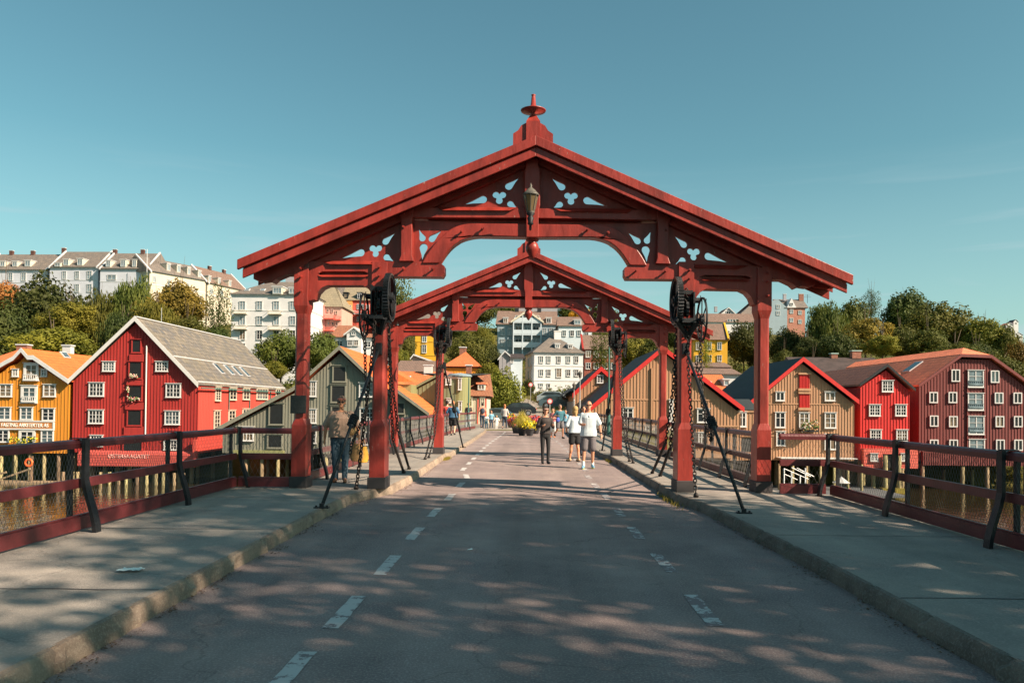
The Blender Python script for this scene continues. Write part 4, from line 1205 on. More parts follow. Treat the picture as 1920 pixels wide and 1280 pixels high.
for fx, fy in [(41, 826), (54, 826), (28, 822), (68, 822)]:
    q = h.F(fx, fy)
    for i in range(40): mb.ell((q.x + r.gauss(0, .16), -.4 + r.gauss(0, .08), q.z + r.gauss(0, .12)), (.05, .05, .05), 5, 3, mi=i % 3 == 0)
h.part('flower_box', mb, ['flower_green', 'flower_yellow'])
h.piles([.6 + i * 1.15 for i in range(7)], .25, .1, r=.14); h.piles([1.2 + i * 1.3 for i in range(6)], 2.6, .1, r=.14)
mb = MB(); mb.box(.0, 7.3, -1.9, -.4, -2.3, -2.15); mb.bar((.5, -1.8, -2.2), (3.4, -1.6, -1.4), .15, .15); mb.bar((2.6, -1.7, -2.1), (5.4, -1.8, -1.1), .12, .12)
h.part('landing_stage', mb, 'wood_bare')
h.skylight(1, .35, 5, .9, .7)
q = h.F(133, 652, 9); h.chimney(h.F(128, 655, 10).x, 10, h.F(130, 668, 10).z, .95, .75, .6, 'white_trim')
q = h.F(55, 833, -1.6)
mb = MB(); mb.v = []
n1, n2 = 20, 8
vs, fs = [], []
for i in range(n1):
    a_ = 2 * math.pi * i / n1
    for j in range(n2):
        b_ = 2 * math.pi * j / n2; rr = .27 + .09 * math.cos(b_)
        vs.append((rr * math.cos(a_), .08 * math.sin(b_), rr * math.sin(a_)))
for i in range(n1):
    for j in range(n2): fs.append((i * n2 + j, i * n2 + (j + 1) % n2, ((i + 1) % n1) * n2 + (j + 1) % n2, ((i + 1) % n1) * n2 + j))
mb.add(vs, fs); p = at(54, 867, 60.8)
tag(mb.build('life_ring', 'ring_orange', loc=p, smooth=True), 'orange life ring hanging on the pilings below the ochre warehouse', 'life ring')
mb = MB(); mb.tube([(p.x + .1, 60.95, -6), (p.x + .12, 60.95, p.z + .5)], .13, 8); h2 = mb.build('mooring_post', 'pile_wood'); tag(h2, 'timber mooring post carrying the orange life ring', 'post')

# brown roof at the very left edge
h = House('house', 'low house with old brown and orange tiled roof at the far left edge', -60, 76, -1, group='houses behind the left warehouses')
h.block(h.F(34, 700).x, 9, h.F(0, 692).z, 'w_dark', 'r_orange_x', 'hip', h.F(0, 648, 4.5).z - h.F(0, 692).z, zbot=-1, inset=3)
h.chimney(h.F(45, 660, 4).x, 4, h.F(45, 662, 4).z, .8, 1.1, .8)

# red warehouse
h = House('warehouse', 'big red gabled warehouse with grey slate roof and dark open loft doors', 138, 62, -2.4, cat='warehouse', group='timber warehouses on piles along the river')
h.gable([(138, 714), (257, 604), (372, 722)], 22, 'w_red', 'r_slate', 'white_trim', roofpts=[(133, 716), (258, 598), (376, 722)], pitch=.25, oh=.45, barge=.36, roof_back=.3)
for a in [(205, 687, 22, 20, 4, 3), (304.5, 687, 22, 20, 4, 3), (182, 730, 28, 26, 4, 3), (326, 732, 28, 26, 4, 3), (181, 781, 28, 26, 4, 3), (324, 783, 28, 26, 4, 3), (182, 826, 24, 22, 4, 3), (321, 834, 26, 20, 4, 3)]: h.win(*a)
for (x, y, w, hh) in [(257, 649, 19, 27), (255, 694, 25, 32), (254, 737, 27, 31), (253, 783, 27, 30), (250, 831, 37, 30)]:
    h.win(x, y, w, hh, 1, 1, 'w_red', 'opening_shade', fw=.08)
for x, y0, y1, w in [(257, 664, 678, 26), (254, 711, 722, 30), (253, 754, 767, 34), (252, 799, 815, 36)]:
    a, b = h.F(x - w / 2, y0), h.F(x + w / 2, y1); h.part('hoist_board', MB().box(a.x, b.x, -.14, -.036, b.z, a.z), 'w_red')
mb = MB(); a = h.F(276.5, 648); b = h.F(274, 818); mb.tube([(a.x, -.14, a.z), (b.x, -.14, b.z)], .055, 8); h.part('pipe', mb, 'pipe_white')
r = random.Random(9)
for (fx, fy, s_) in [(254, 705, 14), (243, 730, 3), (254, 748, 22)]:
    mb = MB()
    for i in range(60):
        q = h.F(fx + r.uniform(-s_ * .5, s_ * .5), fy + r.gauss(0, 2.2)); mb.ell((q.x, -.3 + r.gauss(0, .06), q.z), (.055, .05, .05), 5, 3, mi=r.choice((0, 1, 2)))
    h.part('flower_box', mb, ['flower_green', 'pink_cloth', 'cream_trim'])
a, b = h.F(153, 850), h.F(371, 874)
mb = MB(); mb.box(a.x, b.x, -.55, -.04, b.z, a.z); mb.add([(a.x, -.55, a.z + .002), (b.x, -.55, a.z + .002), (b.x, -.05, a.z + .3), (a.x, -.05, a.z + .3)], [(0, 1, 2, 3)])
sk = h.part('skirt', mb, 'shingle_red')
c_ = h.F(248, 854.5); text('lettering', 'ØSTERSAAGATET', .42, 'letter_pink', sk, (c_.x, -.57, c_.z), (R(90), 0, 0), sx=1.0)
mb = MB(); mb.box(h.W - .10, h.W + .14, -.62, -.3, h.F(371, 866).z, h.F(371, 823).z); h.part('corner_post', mb, 'w_red_lit')
r = random.Random(2)
h.piles([i * .74 + r.uniform(-.2, .2) for i in range(14)], -1.5, h.F(250, 885, -1.5).z, r=.13)
h.piles([.3 + i * 1.0 for i in range(10)], .6, 0, r=.16); h.piles([.3 + i * 1.3 for i in range(8)], 4.6, 0, r=.16)
# side wall facing the sun: its light is put into a paler red
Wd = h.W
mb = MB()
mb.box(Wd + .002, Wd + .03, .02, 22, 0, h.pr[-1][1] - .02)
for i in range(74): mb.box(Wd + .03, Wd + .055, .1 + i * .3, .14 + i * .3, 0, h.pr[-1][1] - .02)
h.part('side_cladding', mb, 'w_red_lit')
for (x, y, w, hh, c, rr) in [(407, 738, 9, 27, 2, 5), (435, 738, 12, 24, 2, 3), (460, 738, 11, 23, 2, 3), (490, 738, 20, 22, 4, 3), (520, 738, 8, 20, 2, 3),
                            (405, 789, 10, 40, 2, 5), (433, 780, 12, 22, 2, 3), (459, 777, 11, 22, 2, 3), (488, 773, 14, 18, 2, 3)]:
    h.swin(x, y, w, hh, Wd + .05, c, rr, 'cream_trim')
mb = MB()
for px_ in (427, 466, 505): q = h.Sd(px_, 760, Wd); mb.tube([(Wd + .12, q.y, 0), (Wd + .12, q.y, h.pr[-1][1] - .1)], .05, 6)
mb.box(Wd + .3, Wd + .42, -.3, 22, h.pr[-1][1] - .26, h.pr[-1][1] - .16)
h.part('gutter', mb, 'pipe_green')
for t_, y in [(.72, 7.2), (.72, 9.6), (.72, 11.6), (.72, 13.6)]: h.skylight(1, t_, y, .7, 1.3)
for y, l in [(7, 22)]: pass
mb = MB(); c0, d0 = h.roof_pt(1, .985, .1); mb.box(c0.x - .05, c0.x + .02, -.3, 22, c0.z + .0, c0.z + .09); c1, d1 = h.roof_pt(1, .60, .1); mb.box(c1.x - .03, c1.x + .0, -.3, 22.2, c1.z, c1.z + .08)
mb.box(h.rp[1][0] - .12, h.rp[1][0] + .12, -.35, 22.25, h.rp[1][1] + .12, h.rp[1][1] + .20); h.part('ridge_cap', mb, 'grey_trim')

# grey-green warehouse with a long lean-to
h = House('warehouse', 'grey green gabled warehouse with long lean-to roof and orange tiles behind', 418, 60, -2.2, cat='warehouse', group='timber warehouses on piles along the river')
h.gable([(418, 806), (552, 737), (638, 662), (700, 718), (742, 752)], 15, 'w_green', 'r_orange', 'w_green', roofpts=[(411, 805), (553, 730), (639, 653), (702, 713), (752, 752)], pitch=.24, oh=.5, barge=.30)
for (x, y, w, hh) in [(637, 701, 27, 32), (635, 738, 28, 34), (634, 775, 27, 30), (519, 776, 28, 42), (516, 827, 28, 26)]: h.win(x, y, w, hh, 1, 1, 'w_green', 'opening_shade', fw=.10)
for a in [(584, 729, 20, 29, 4, 3), (584, 780, 20, 28, 4, 3), (687, 731, 25, 28, 4, 3), (688, 778, 25, 28, 4, 3), (463, 813, 27, 27, 4, 2), (584, 819, 20, 24, 4, 3), (690, 822, 36, 24, 6, 2)]: h.win(*a)
a, b = h.F(440, 843), h.F(534, 851); mb = MB(); mb.box(a.x, b.x, -.35, -.04, b.z, a.z); h.part('sill_beam', mb, 'w_olive')
h.piles([.5 + i * 1.25 for i in range(11)], .3, .05, r=.15); h.piles([.9 + i * 1.6 for i in range(8)], 3.2, .05, r=.15)
# its lower right wing
h = House('warehouse', 'low green wing with bright orange lean-to roof below the railing line', 738, 59, -2.2, cat='warehouse', group='timber warehouses on piles along the river')
h.gable([(735, 730), (745, 737), (800, 779)], 9, 'w_green', 'r_orange', 'w_green', roofpts=[(733, 724), (745, 733), (806, 778)], pitch=.24, oh=.4, barge=.25)
h.win(751, 765, 17, 22, 1, 1, 'w_green', 'opening_shade')
a, b = h.F(737, 718, 5), h.F(772, 735, 5)
h.part('wall', MB().box(a.x - .5, b.x, 4.6, 9, b.z - 2, a.z - .1), 'w_olive')
mb = MB(); mb.add([(a.x - 1.2, 4.3, a.z + .1), (b.x + .2, 4.3, a.z + .1), (b.x + .2, 9, a.z + .2), (a.x - 1.2, 9, a.z + 1.7), (a.x - 1.2, 4.3, a.z + 1.6)], [(0, 1, 4), (1, 2, 3, 4)]); h.part('roof', mb, 'r_orange')

# ===== right row on the river
# tan warehouse A
h = House('warehouse', 'large tan gabled warehouse with red bargeboards and white pub lettering, right of the bridge end', 1104, 56, -2.1, cat='warehouse', group='timber warehouses on piles along the river')
h.gable([(1104, 774), (1242, 660), (1388, 775)], 14, 'w_tan', 'r_dark', 'w_bright', roofpts=[(1099, 772), (1242, 654), (1393, 768)], pitch=.23, oh=.35, barge=.34)
for a in [(1177, 776, 20, 24, 2, 2), (1318, 779, 22, 26, 2, 2), (1258, 770, 8, 42, 2, 3), (1260, 838, 12, 28, 2, 2), (1315, 822, 14, 24, 2, 2), (1178, 822, 20, 24, 2, 2)]: h.win(*a)
mb = MB(); a = h.F(1222, 690); b = h.F(1222, 860); mb.box(a.x - .06, a.x + .06, -.16, -.036, b.z, a.z)
for y in (748, 796): q0, q1 = h.F(1145 if y < 760 else 1125, y), h.F(1352 if y < 760 else 1386, y); mb.box(q0.x, q1.x, -.055, -.0355, q0.z - .05, q0.z + .05)
h.part('batten_board', mb, 'w_tan')
mb = MB(); a, b = h.F(1180, 843), h.F(1372, 858); mb.box(a.x, b.x, -.3, -.04, b.z, a.z); h.part('sill_beam', mb, 'w_tan')
c_ = h.F(1212, 801); text('lettering', 'Den Gode Nabo', .50, 'letter', h.root, (c_.x + 1.6, -.07, c_.z - .1), (R(90), 0, 0))
h.piles([1.5 + i * 1.5 for i in range(7)], .3, .05, r=.14); h.piles([1.5 + i * 1.9 for i in range(5)], 3.6, .05, r=.14)
# link bay with a narrow window
h = House('warehouse', 'narrow tan bay with one orange-framed window between two tan warehouses', 1386, 56.4, -2.1, cat='warehouse', group='timber warehouses on piles along the river')
h.block(h.F(1418, 800).x, 4, h.F(1400, 768).z, 'w_tan', 'r_metal', 'gx', .8, oh=.15, trim='w_tan', zbot=0, batt=.24)
h.win(1390 + 1, 786, 15, 29, 2, 2, fw=.1); h.win(1398, 834, 24, 32, 1, 1, 'w_tan', 'opening_shade')
# tan warehouse C
h = House('warehouse', 'tan gabled warehouse with dark metal roof, red shutters and a balcony', 1400, 60, -2.3, cat='warehouse', group='timber warehouses on piles along the river')
h.gable([(1402, 766), (1503, 681), (1601, 757)], 13.4, 'w_tan', 'r_metal', 'w_bright', roofpts=[(1394, 764), (1503, 674), (1607, 754)], pitch=.22, oh=.38, barge=.32)
for a in [(1462, 743, 18, 16, 2, 1), (1555, 743, 20, 16, 2, 1), (1462, 787, 18, 29, 2, 2), (1556, 788, 21, 29, 2, 3), (1463, 822, 18, 26, 2, 2), (1556, 828, 21, 29, 2, 2)]: h.win(*a)
h.win(1507, 788, 19, 30, 2, 3)
for cy_ in (715, 751):
    a, b = h.F(1498, cy_ - 13), h.F(1517, cy_ + 13); mb = MB(); mb.box(a.x, b.x, -.09, -.036, b.z, a.z)
    n_ = 7
    for i in range(n_): x = a.x + (b.x - a.x) * (i + .5) / n_; mb.box(x - .02, x + .02, -.115, -.09, b.z, a.z)
    sh = h.part('shutter', mb, 'w_bright')
    mb = MB(); mb.box(a.x - .1, b.x + .1, -.2, -.04, a.z + .002, a.z + .14); mb.box(a.x - .1, b.x + .1, -.2, -.04, b.z - .2, b.z - .002); mb.build('frame', 'w_tan', sh)
h.balcony(1512, 801, 30, 8, 'iron', .9)
mb = MB(); r = random.Random(1)
for i in range(90): q = h.F(1511 + r.uniform(-15, 15), 797 + r.gauss(0, 4)); mb.ell((q.x, -.85 + r.gauss(0, .15), q.z), (.07, .07, .07), 5, 3, mi=r.choice((0, 0, 1, 2)))
h.part('balcony_plants', mb, ['flower_green', 'cream_trim', 'straw'])
mb = MB(); n_ = 0
for y in (756, 816): q0, q1 = h.F(1412, y), h.F(1600, y); mb.box(q0.x, q1.x, -.055, -.0355, q0.z - .05, q0.z + .05)
h.part('batten_board', mb, 'w_tan')
a, b = h.F(1455, 856), h.F(1596, 859); mb = MB(); mb.box(a.x, b.x, -1.2, -.04, b.z, a.z); h.part('awning', mb, 'white_trim')
h.piles([1.2 + i * 1.05 for i in range(8)], -.9, -.2, r=.10); h.piles([.5 + i * 1.3 for i in range(7)], 2.5, .05, r=.14)
mb = MB(); mb.box(0, 10.5, -4.2, 3, -2.35, -2.2); h.part('terrace_deck', mb, 'dock')
# bright red house D
h = House('warehouse', 'narrow bright red gabled warehouse with six white windows and shingled skirt', 1613, 61, -2.3, cat='warehouse', group='timber warehouses on piles along the river')
h.gable([(1613, 727), (1661, 694), (1705, 733)], 12, 'w_bright', 'r_brown', 'iron', roofpts=[(1609, 724), (1661, 687), (1713, 733)], pitch=.23, oh=.3, barge=.18)
for a in [(1663, 724, 22, 21, 4, 3), (1639, 769, 22, 21, 4, 3), (1688, 769, 22, 21, 4, 3), (1641, 816, 22, 21, 4, 3), (1690, 816, 22, 21, 4, 3)]: h.win(*a)
a, b = h.F(1615, 840), h.F(1716, 877)
x1_, x2_ = h.F(1650, 850).x, h.F(1680, 850).x; zt_ = h.F(1660, 850).z
mb = MB(); mb.box(a.x, x1_, -.45, -.04, b.z, zt_); mb.box(x2_, b.x, -.45, -.04, b.z, zt_); mb.box(a.x, b.x, -.45, -.04, zt_, a.z)
h.part('skirt', mb, 'shingle_salmon'); mb = MB(); mb.box(x1_, x2_, -.2, -.04, b.z, zt_); h.part('boat_doorway', mb, 'opening_shade')
h.win(1638, 857, 15, 14, 4, 3, y=-.42); h.win(1695, 857, 15, 14, 4, 3, y=-.42)
h.piles([x1_ + .1, x2_ - .1], -.7, zt_ - .1, r=.18); h.piles([.3, 1.4, 2.6, 3.7], .8, 0, r=.16); h.piles([.3, 2, 3.9], 4, 0, r=.16)
mb = MB(); mb.box(x1_ - .25, x1_ + .5, -1.0, -.3, -2.6, -2.1); mb.box(x2_ - .5, x2_ + .25, -1.0, -.3, -2.6, -2.1); h.part('pile_cap', mb, 'moss')
# oxblood hall E
h = House('warehouse', 'wide oxblood red warehouse with clipped gable and orange tiled roof', 1723, 63, -2.5, cat='warehouse', group='timber warehouses on piles along the river')
h.gable([(1723, 727), (1799, 673), (1855, 675), (1921, 724), (1990, 770)], 24, 'w_oxblood', 'r_red', 'w_oxblood',
        roofpts=[(1719, 725), (1799, 668), (1855, 670), (1925, 720), (1996, 768)], pitch=.25, oh=.3, barge=.22)
# hipped cap rising behind the clipped gable
a, b = Vector(h.rp[1]), Vector(h.rp[2]); k1 = h.hit(1806, 652, (0, 2.4, 0), (0, 1, 0)); k2_ = Vector((k1.x, 24.2, k1.z))
mb = MB(); A0, B0 = (a.x, -.32, a.y + .17), (b.x, -.32, b.y + .17); A1, B1 = (a.x, 24.2, a.y + .17), (b.x, 24.2, b.y + .17)
mb.add([A0, B0, tuple(k1), tuple(k2_), A1, B1], [(0, 1, 2), (0, 2, 3, 4), (1, 5, 3, 2), (4, 3, 5)])
h.part('roof', mb, 'r_red')
for a in [(1790.5, 704, 17, 23, 2, 1), (1864, 706, 17, 23, 2, 1), (1749, 745, 17, 22, 2, 1), (1785, 745, 17, 22, 2, 1), (1871.5, 746, 17, 22, 2, 1), (1906.5, 746, 16, 22, 2, 1),
          (1750, 789, 17, 21, 2, 1), (1786, 790, 17, 21, 2, 1), (1873, 790, 17, 21, 2, 1), (1907.5, 790, 16, 21, 2, 1), (1750, 834, 17, 21, 2, 1), (1786.5, 834, 17, 22, 2, 1), (1874, 834, 17, 22, 2, 1), (1908, 834, 17, 21, 2, 1)]: h.win(*a, crown=False)
for a in [(1828, 710, 29, 33), (1828, 753, 29, 33), (1829, 797, 29, 35), (1830, 837, 29, 28)]: h.win(*a, 2, 2, 'white_trim', 'glass_pale'); h.balcony(a[0], a[1] + 3, 27, 9, 'glass_pale', .2)
mb = MB()
for x0_, x1_ in ((1812, 1814), (1844, 1847)): p0, p1 = h.F(x0_, 692), h.F(x1_, 850); mb.box(p0.x, p1.x, -.12, -.036, p1.z, p0.z)
h.part('corner_board', mb, 'w_oxblood')
a, b = h.F(1727, 846), h.F(1990, 874); mb = MB(); mb.box(a.x, b.x, -.3, -.04, b.z, a.z)
h.battens(mb, [(a.x, a.z), (b.x, a.z)], b.z, .18, y=-.3); h.part('skirt', mb, 'w_oxblood')
h.piles([.25, 3.5, 5.5, 6.4, 8.6, 10.5], -.1, b.z + .1, r=.16); h.piles([.5, 2.5, 4.5, 7, 9.5], 4.6, -1, r=.16)
h.skylight(-1, .30, 5.5, 1.3, 1.5); h.skylight(-1, .40, 15, 1.0, 1.2)
# second storey dormer in tiles
p, d = h.roof_pt(-1, .70, 6.3); mb = MB(); mb.box(p.x - 1.6, p.x + .2, 5.3, 7.3, p.z - .6, p.z + .45); h.part('dormer', mb, 'r_brown')
h.window(p.x - 1.62, 6.3, p.z - .05, 1.6, .8, 3, 1, rot=R(-90), crown=False)

# dark roofed house F behind
h = House('house', 'house with dark brown tiled roof and two brick chimneys behind the tan warehouse', 1500, 84, -1, group='houses behind the right warehouses')
h.block(h.F(1668, 700).x, 8, h.F(1560, 702).z, 'w_dark', 'r_dark', 'gx', h.F(1580, 670, 4).z - h.F(1580, 702).z, trim='w_dark')

h.chimney(h.F(1563, 668, 4).x, 4, h.F(1563, 672, 4).z, .5, .7, .6, cap='copper_cap'); h.chimney(h.F(1604, 668, 4).x, 4, h.F(1604, 672, 4).z, .8, 1.0, .7, cap='copper_cap')
# tan gable B beyond A
h = House('warehouse', 'smaller tan gabled warehouse with red bargeboards and one white window, behind the large tan one', 1076, 71, -.5, cat='warehouse', group='timber warehouses on piles along the river')
h.gable([(1076, 742), (1127, 697), (1166, 730)], 16, 'w_tan', 'r_dark', 'w_bright', roofpts=[(1073, 741), (1127, 691), (1170, 730)], pitch=.3, oh=.3, barge=.4, zbot=-1)
h.win(1125, 711, 13, 14, 2, 3)
q = h.root.location
for i in range(9): h.part('wall_post', MB().box(-.10, -.001, .3 + i * 1.6, .45 + i * 1.6, .2, h.pr[0][1] - .5), 'grey_trim')
mb = MB(); mb.add([(-1.0, -.3, h.pr[0][1] + .05), (.2, -.3, h.pr[0][1] + .9), (.2, 16, h.pr[0][1] + .9), (-1.0, 16, h.pr[0][1] + .05)], [(0, 1, 2, 3)]); h.part('roof', mb, 'r_dark')

# ===== left of the street end
h = House('house', 'low olive green house with lean-to roof beside the rounded corner house', 768, 67, -.6, group='houses at the left end of the bridge')
h.gable([(772, 733), (833, 702), (835, 702), (836, 712)], 8, 'w_sage', 'r_brown', 'w_sage', roofpts=[(766, 734), (834, 698), (837, 698), (839, 712)], pitch=.32, oh=.3, barge=.2, zbot=-1)
h.part('landing', MB().box(0, 6, -3, -1, -2.3, -2.1), 'wood_bare')
h = House('house', 'olive green house with rounded corner tower and flat white cornice', 832, 66, -.3, group='houses at the left end of the bridge')
w_ = h.F(860, 740).x
h.block(w_, 8, h.F(845, 706).z, 'w_sage', 'r_metal', 'hip', .45, oh=.25, trim='cream_trim', zbot=-1, batt=.3)
h.win(841, 714, 11, 15, 2, 3); h.win(842, 751, 9, 9, 2, 2); h.win(843, 772, 10, 16, 2, 3)
mb = MB(); e_ = h.F(845, 703).z; mb.tube([(w_, .9, -1), (w_, .9, e_ - .1)], .95, 16); tw = h.part('tower', mb, 'w_olive')
mb = MB(); mb.lathe([(1.03, e_ - .1), (1.06, e_ + .02), (.9, e_ + .10), (.1, e_ + .22)], 20, (w_, .9, 0)); mb.build('tower_roof', 'slate_blue', tw)
h.win(862.5, 720, 6, 22, 1, 2, y=-.06); h.win(863, 762, 6, 20, 1, 2, y=-.06)
h = House('house', 'small cream house with steep red tiled roof and one dormer at the street corner', 868, 68, -.25, group='houses at the left end of the bridge')
w_ = h.F(912, 760).x
h.block(w_, 8, h.F(890, 742).z, 'w_cream', 'r_rust_x', 'gx', h.F(890, 700, 4).z - h.F(890, 742).z, oh=.3, trim='w_dark', zbot=-1, batt=.3)
for a in [(880.5, 754, 11, 18, 2, 2), (905, 754, 9, 18, 2, 2)]: h.win(*a, 'cream_trim')
mb = MB(); q = h.F(896, 780); mb.box(q.x - .05, q.x + .05, -.1, -.036, -.1, h.eave - .2); mb.box(w_ - .1, w_ + .02, -.1, -.036, 0, h.eave - .2); mb.box(0, .14, -.1, -.036, 0, h.eave - .2); h.part('corner_board', mb, 'coral_wall')
h.dormer(902.5, 732, 15, 12, 2, 1, roofm='r_red', cheek='cream_trim')
q = h.F(879, 700, 4); h.chimney(q.x, 4, h.eave + h.ridge - .2, .9, .5, .5)
# orange roofs behind
h = House('house', 'low house with wide bright orange tiled roof and a small skylight', 735, 82, -.5, group='houses at the left end of the bridge')
h.block(h.F(838, 740).x, 9, h.F(780, 735).z, 'w_orange', 'r_orange_x', 'gx', h.F(780, 696, 4.5).z - h.F(780, 735).z, zbot=-1, trim='coral_wall')
h.skyl(766, 709, 8, 9); q = h.F(803, 690, 4); h.chimney(q.x, 4, h.eave + h.ridge - .9, 1.5, .9, .7, 'white_trim')
h = House('house', 'house with brown ribbed roof and white gable edge behind the orange roof', 742, 92, 0, group='houses at the left end of the bridge')
h.block(h.F(818, 700).x, 8, h.F(780, 697).z, 'w_dark', 'r_brown_x', 'gx', h.F(780, 676, 4).z - h.F(780, 697).z, zbot=-1, trim='white_trim')
h = House('house', 'yellow orange house with hipped orange tile roof beside the second gate', 836, 92, -.2, group='houses at the left end of the bridge')
h.block(h.F(898, 700).x, 9, h.F(866, 687).z, 'w_orange', 'r_orange_x', 'hip', h.F(864, 659, 4.5).z - h.F(866, 687).z, zbot=-1, trim='w_dark', batt=.3, inset=1.95)
h.chimney(h.F(868, 656, 5).x, 5, h.eave + h.ridge - .9, 1.4, .8, .7)
h = House('house', 'tall bright yellow house seen through the left opening of the second gate', 777, 132, 5, group='houses on the left hillside')
h.block(h.F(822, 640).x, 8, h.F(795, 610).z, 'w_yellow', 'r_grey_x', 'gx', 3, zbot=-3, bands=(h.F(795, 667).z, h.F(795, 641).z), trim='w_yellow')
h.win(796, 634, 9, 15, 2, 2); h.win(795.5, 654, 9, 15, 2, 2)
h = House('house', 'pale shed with a white sloping metal roof below the yellow house', 768, 108, 1.5, group='houses on the left hillside')
h.gable([(772, 671), (776, 666), (826, 684)], 5, 'rose_wall', 'white_trim', 'white_trim', oh=.3, barge=.2, batt=False, zbot=-1)

# ===== hillside, left
h = House('house', 'small white cottage with steep brown tiled roof and central gable', 622, 112, 5, group='houses on the left hillside')
h.block(h.F(716, 650).x, 8, h.F(640, 632).z, 'white_wall', 'r_rust_x', 'gx', h.F(650, 610, 4).z - h.F(640, 632).z, zbot=-2, trim='white_trim')

a, b = h.F(650, 633, -1), h.F(677, 660, -1)
mb = MB(); z_ = h.F(664, 616, -1).z; mb.prism([(a.x, -1), (b.x, -1), (b.x, a.z + .5), ((a.x + b.x) / 2, z_), (a.x, a.z + .5)], -1, 4); h.part('gable_bay', mb, 'white_wall')
mb = MB(); mb.prism([(a.x - .4, a.z + .25), ((a.x + b.x) / 2, z_ + .05), (b.x + .4, a.z + .25), (b.x + .4, a.z + .5), ((a.x + b.x) / 2, z_ + .3), (a.x - .4, a.z + .5)], -1.3, 4); h.part('gable_roof', mb, 'white_trim')
h.win(663, 625, 8, 7, 2, 1, y=-1); h.win(656.5, 643, 9, 11, 2, 2, y=-1); h.win(668, 643, 9, 11, 2, 2, y=-1); h.win(637, 644, 11, 10, 2, 2); h.win(690, 646, 11, 10, 2, 2)
h = House('apartment_building', 'pink apartment block with rounded corner and planted balconies on the hillside', 583, 142, 9, yaw=R(0), cat='apartment building', group='apartment blocks on the hill')
h.block(h.F(640, 620).x, 9, h.F(600, 575).z, 'rose_wall', 'r_tan_x', 'hip', 5.5, zbot=-3, trim='rose_wall', inset=3)
mb = MB(); a, b = h.F(594, 572), h.F(609, 650); mb.box(a.x, b.x, -.35, -.01, -2, a.z); h.part('stair_bay', mb, 'pink_wall')
for (x, y) in [(591, 582), (598, 580), (615, 582), (623, 583), (631, 586), (591, 604), (598, 604), (616, 606), (624, 607), (632, 608), (615, 625)]: h.win(x, y, 4, 7, 1, 1, 'rose_wall', 'glass', y=-.36 if 594 < x < 609 else 0, crown=False)
for (x, y, w) in [(620, 592, 22), (634, 594, 12), (618, 614, 18)]: h.balcony(x, y, w, 7, 'coral_wall', 1.2)
h = House('apartment_building', 'orange and coral apartment block with tan slate roof and dormers above the gate', 640, 158, 12, cat='apartment building', group='apartment blocks on the hill')
h.block(h.F(712, 600).x, 9, h.F(670, 563).z, 'coral_wall', 'r_tan_x', 'gx', h.F(670, 528, 4.5).z - h.F(670, 563).z, zbot=-3, trim='coral_wall')
mb = MB(); a, b = h.F(641, 562), h.F(660, 640); mb.box(a.x, b.x, -.25, -.01, -2, a.z); h.part('orange_bay', mb, 'orange_wall')
for (x, y) in [(648, 575), (656, 577), (672, 575), (681, 575), (672, 598), (690, 576), (648, 600)]: h.win(x, y, 5, 10, 2, 2, 'grey_trim', 'glass', y=-.26 if x < 660 else 0, crown=False)
h.dormer(648, 560, 9, 11, 1, 1, 'iron', roofm='iron', cheek='iron'); h.dormer(674, 561, 9, 12, 2, 2, 'grey_trim', roofm='iron', cheek='iron')
for (x, y, w) in [(655, 583, 22), (679, 584, 22)]: h.balcony(x, y, w, 6, 'grey_trim', 1.2)
h = House('apartment_building', 'steep grey slate roofed block climbing behind the pink apartments', 585, 172, 14, cat='apartment building', group='apartment blocks on the hill')
h.block(h.F(650, 560).x, 9, h.F(600, 562).z, 'grey_wall', 'r_grey_x', 'gx', 4.4, zbot=-3, trim='grey_trim')
# white apartment block
h = House('apartment_building', 'white four-storey apartment block with grey slate roof and small balconies', 431, 134, 8, cat='apartment building', group='apartment blocks on the hill')
h.block(h.F(583, 620).x, 11, h.F(500, 552).z, 'white_wall', 'r_grey_x', 'hip', h.F(500, 528, 5.5).z - h.F(500, 552).z, zbot=-3, bands=(h.F(500, 583).z, h.F(500, 611).z), trim='white_trim', inset=5)
for y, hh in ((573, 16), (601, 16), (628, 17), (651, 14)):
    for x in (455, 487, 518.5, 549, 572): h.win(x, y, 11, hh, 2, 2, 'white_trim', 'glass_pale' if y < 610 else 'glass')
for (x, y) in [(452, 582), (452, 611), (517, 583), (517, 612)]: h.balcony(x, y, 25, 7, 'cream_trim', .9)
h.dormer(520, 552, 19, 14, 3, 1, 'white_trim', 'glass_pale', 'grey_trim', 'cream_trim'); h.dormer(548, 552, 14, 12, 2, 1, 'white_trim', 'glass_pale', 'grey_trim', 'cream_trim')
h.skyl(464, 544, 9, 6); h.skyl(493, 544, 9, 6)
q = h.F(545, 522, 6); h.chimney(q.x, 6, q.z - .9, 1.6, 1.6, .8, 'grey_wall')
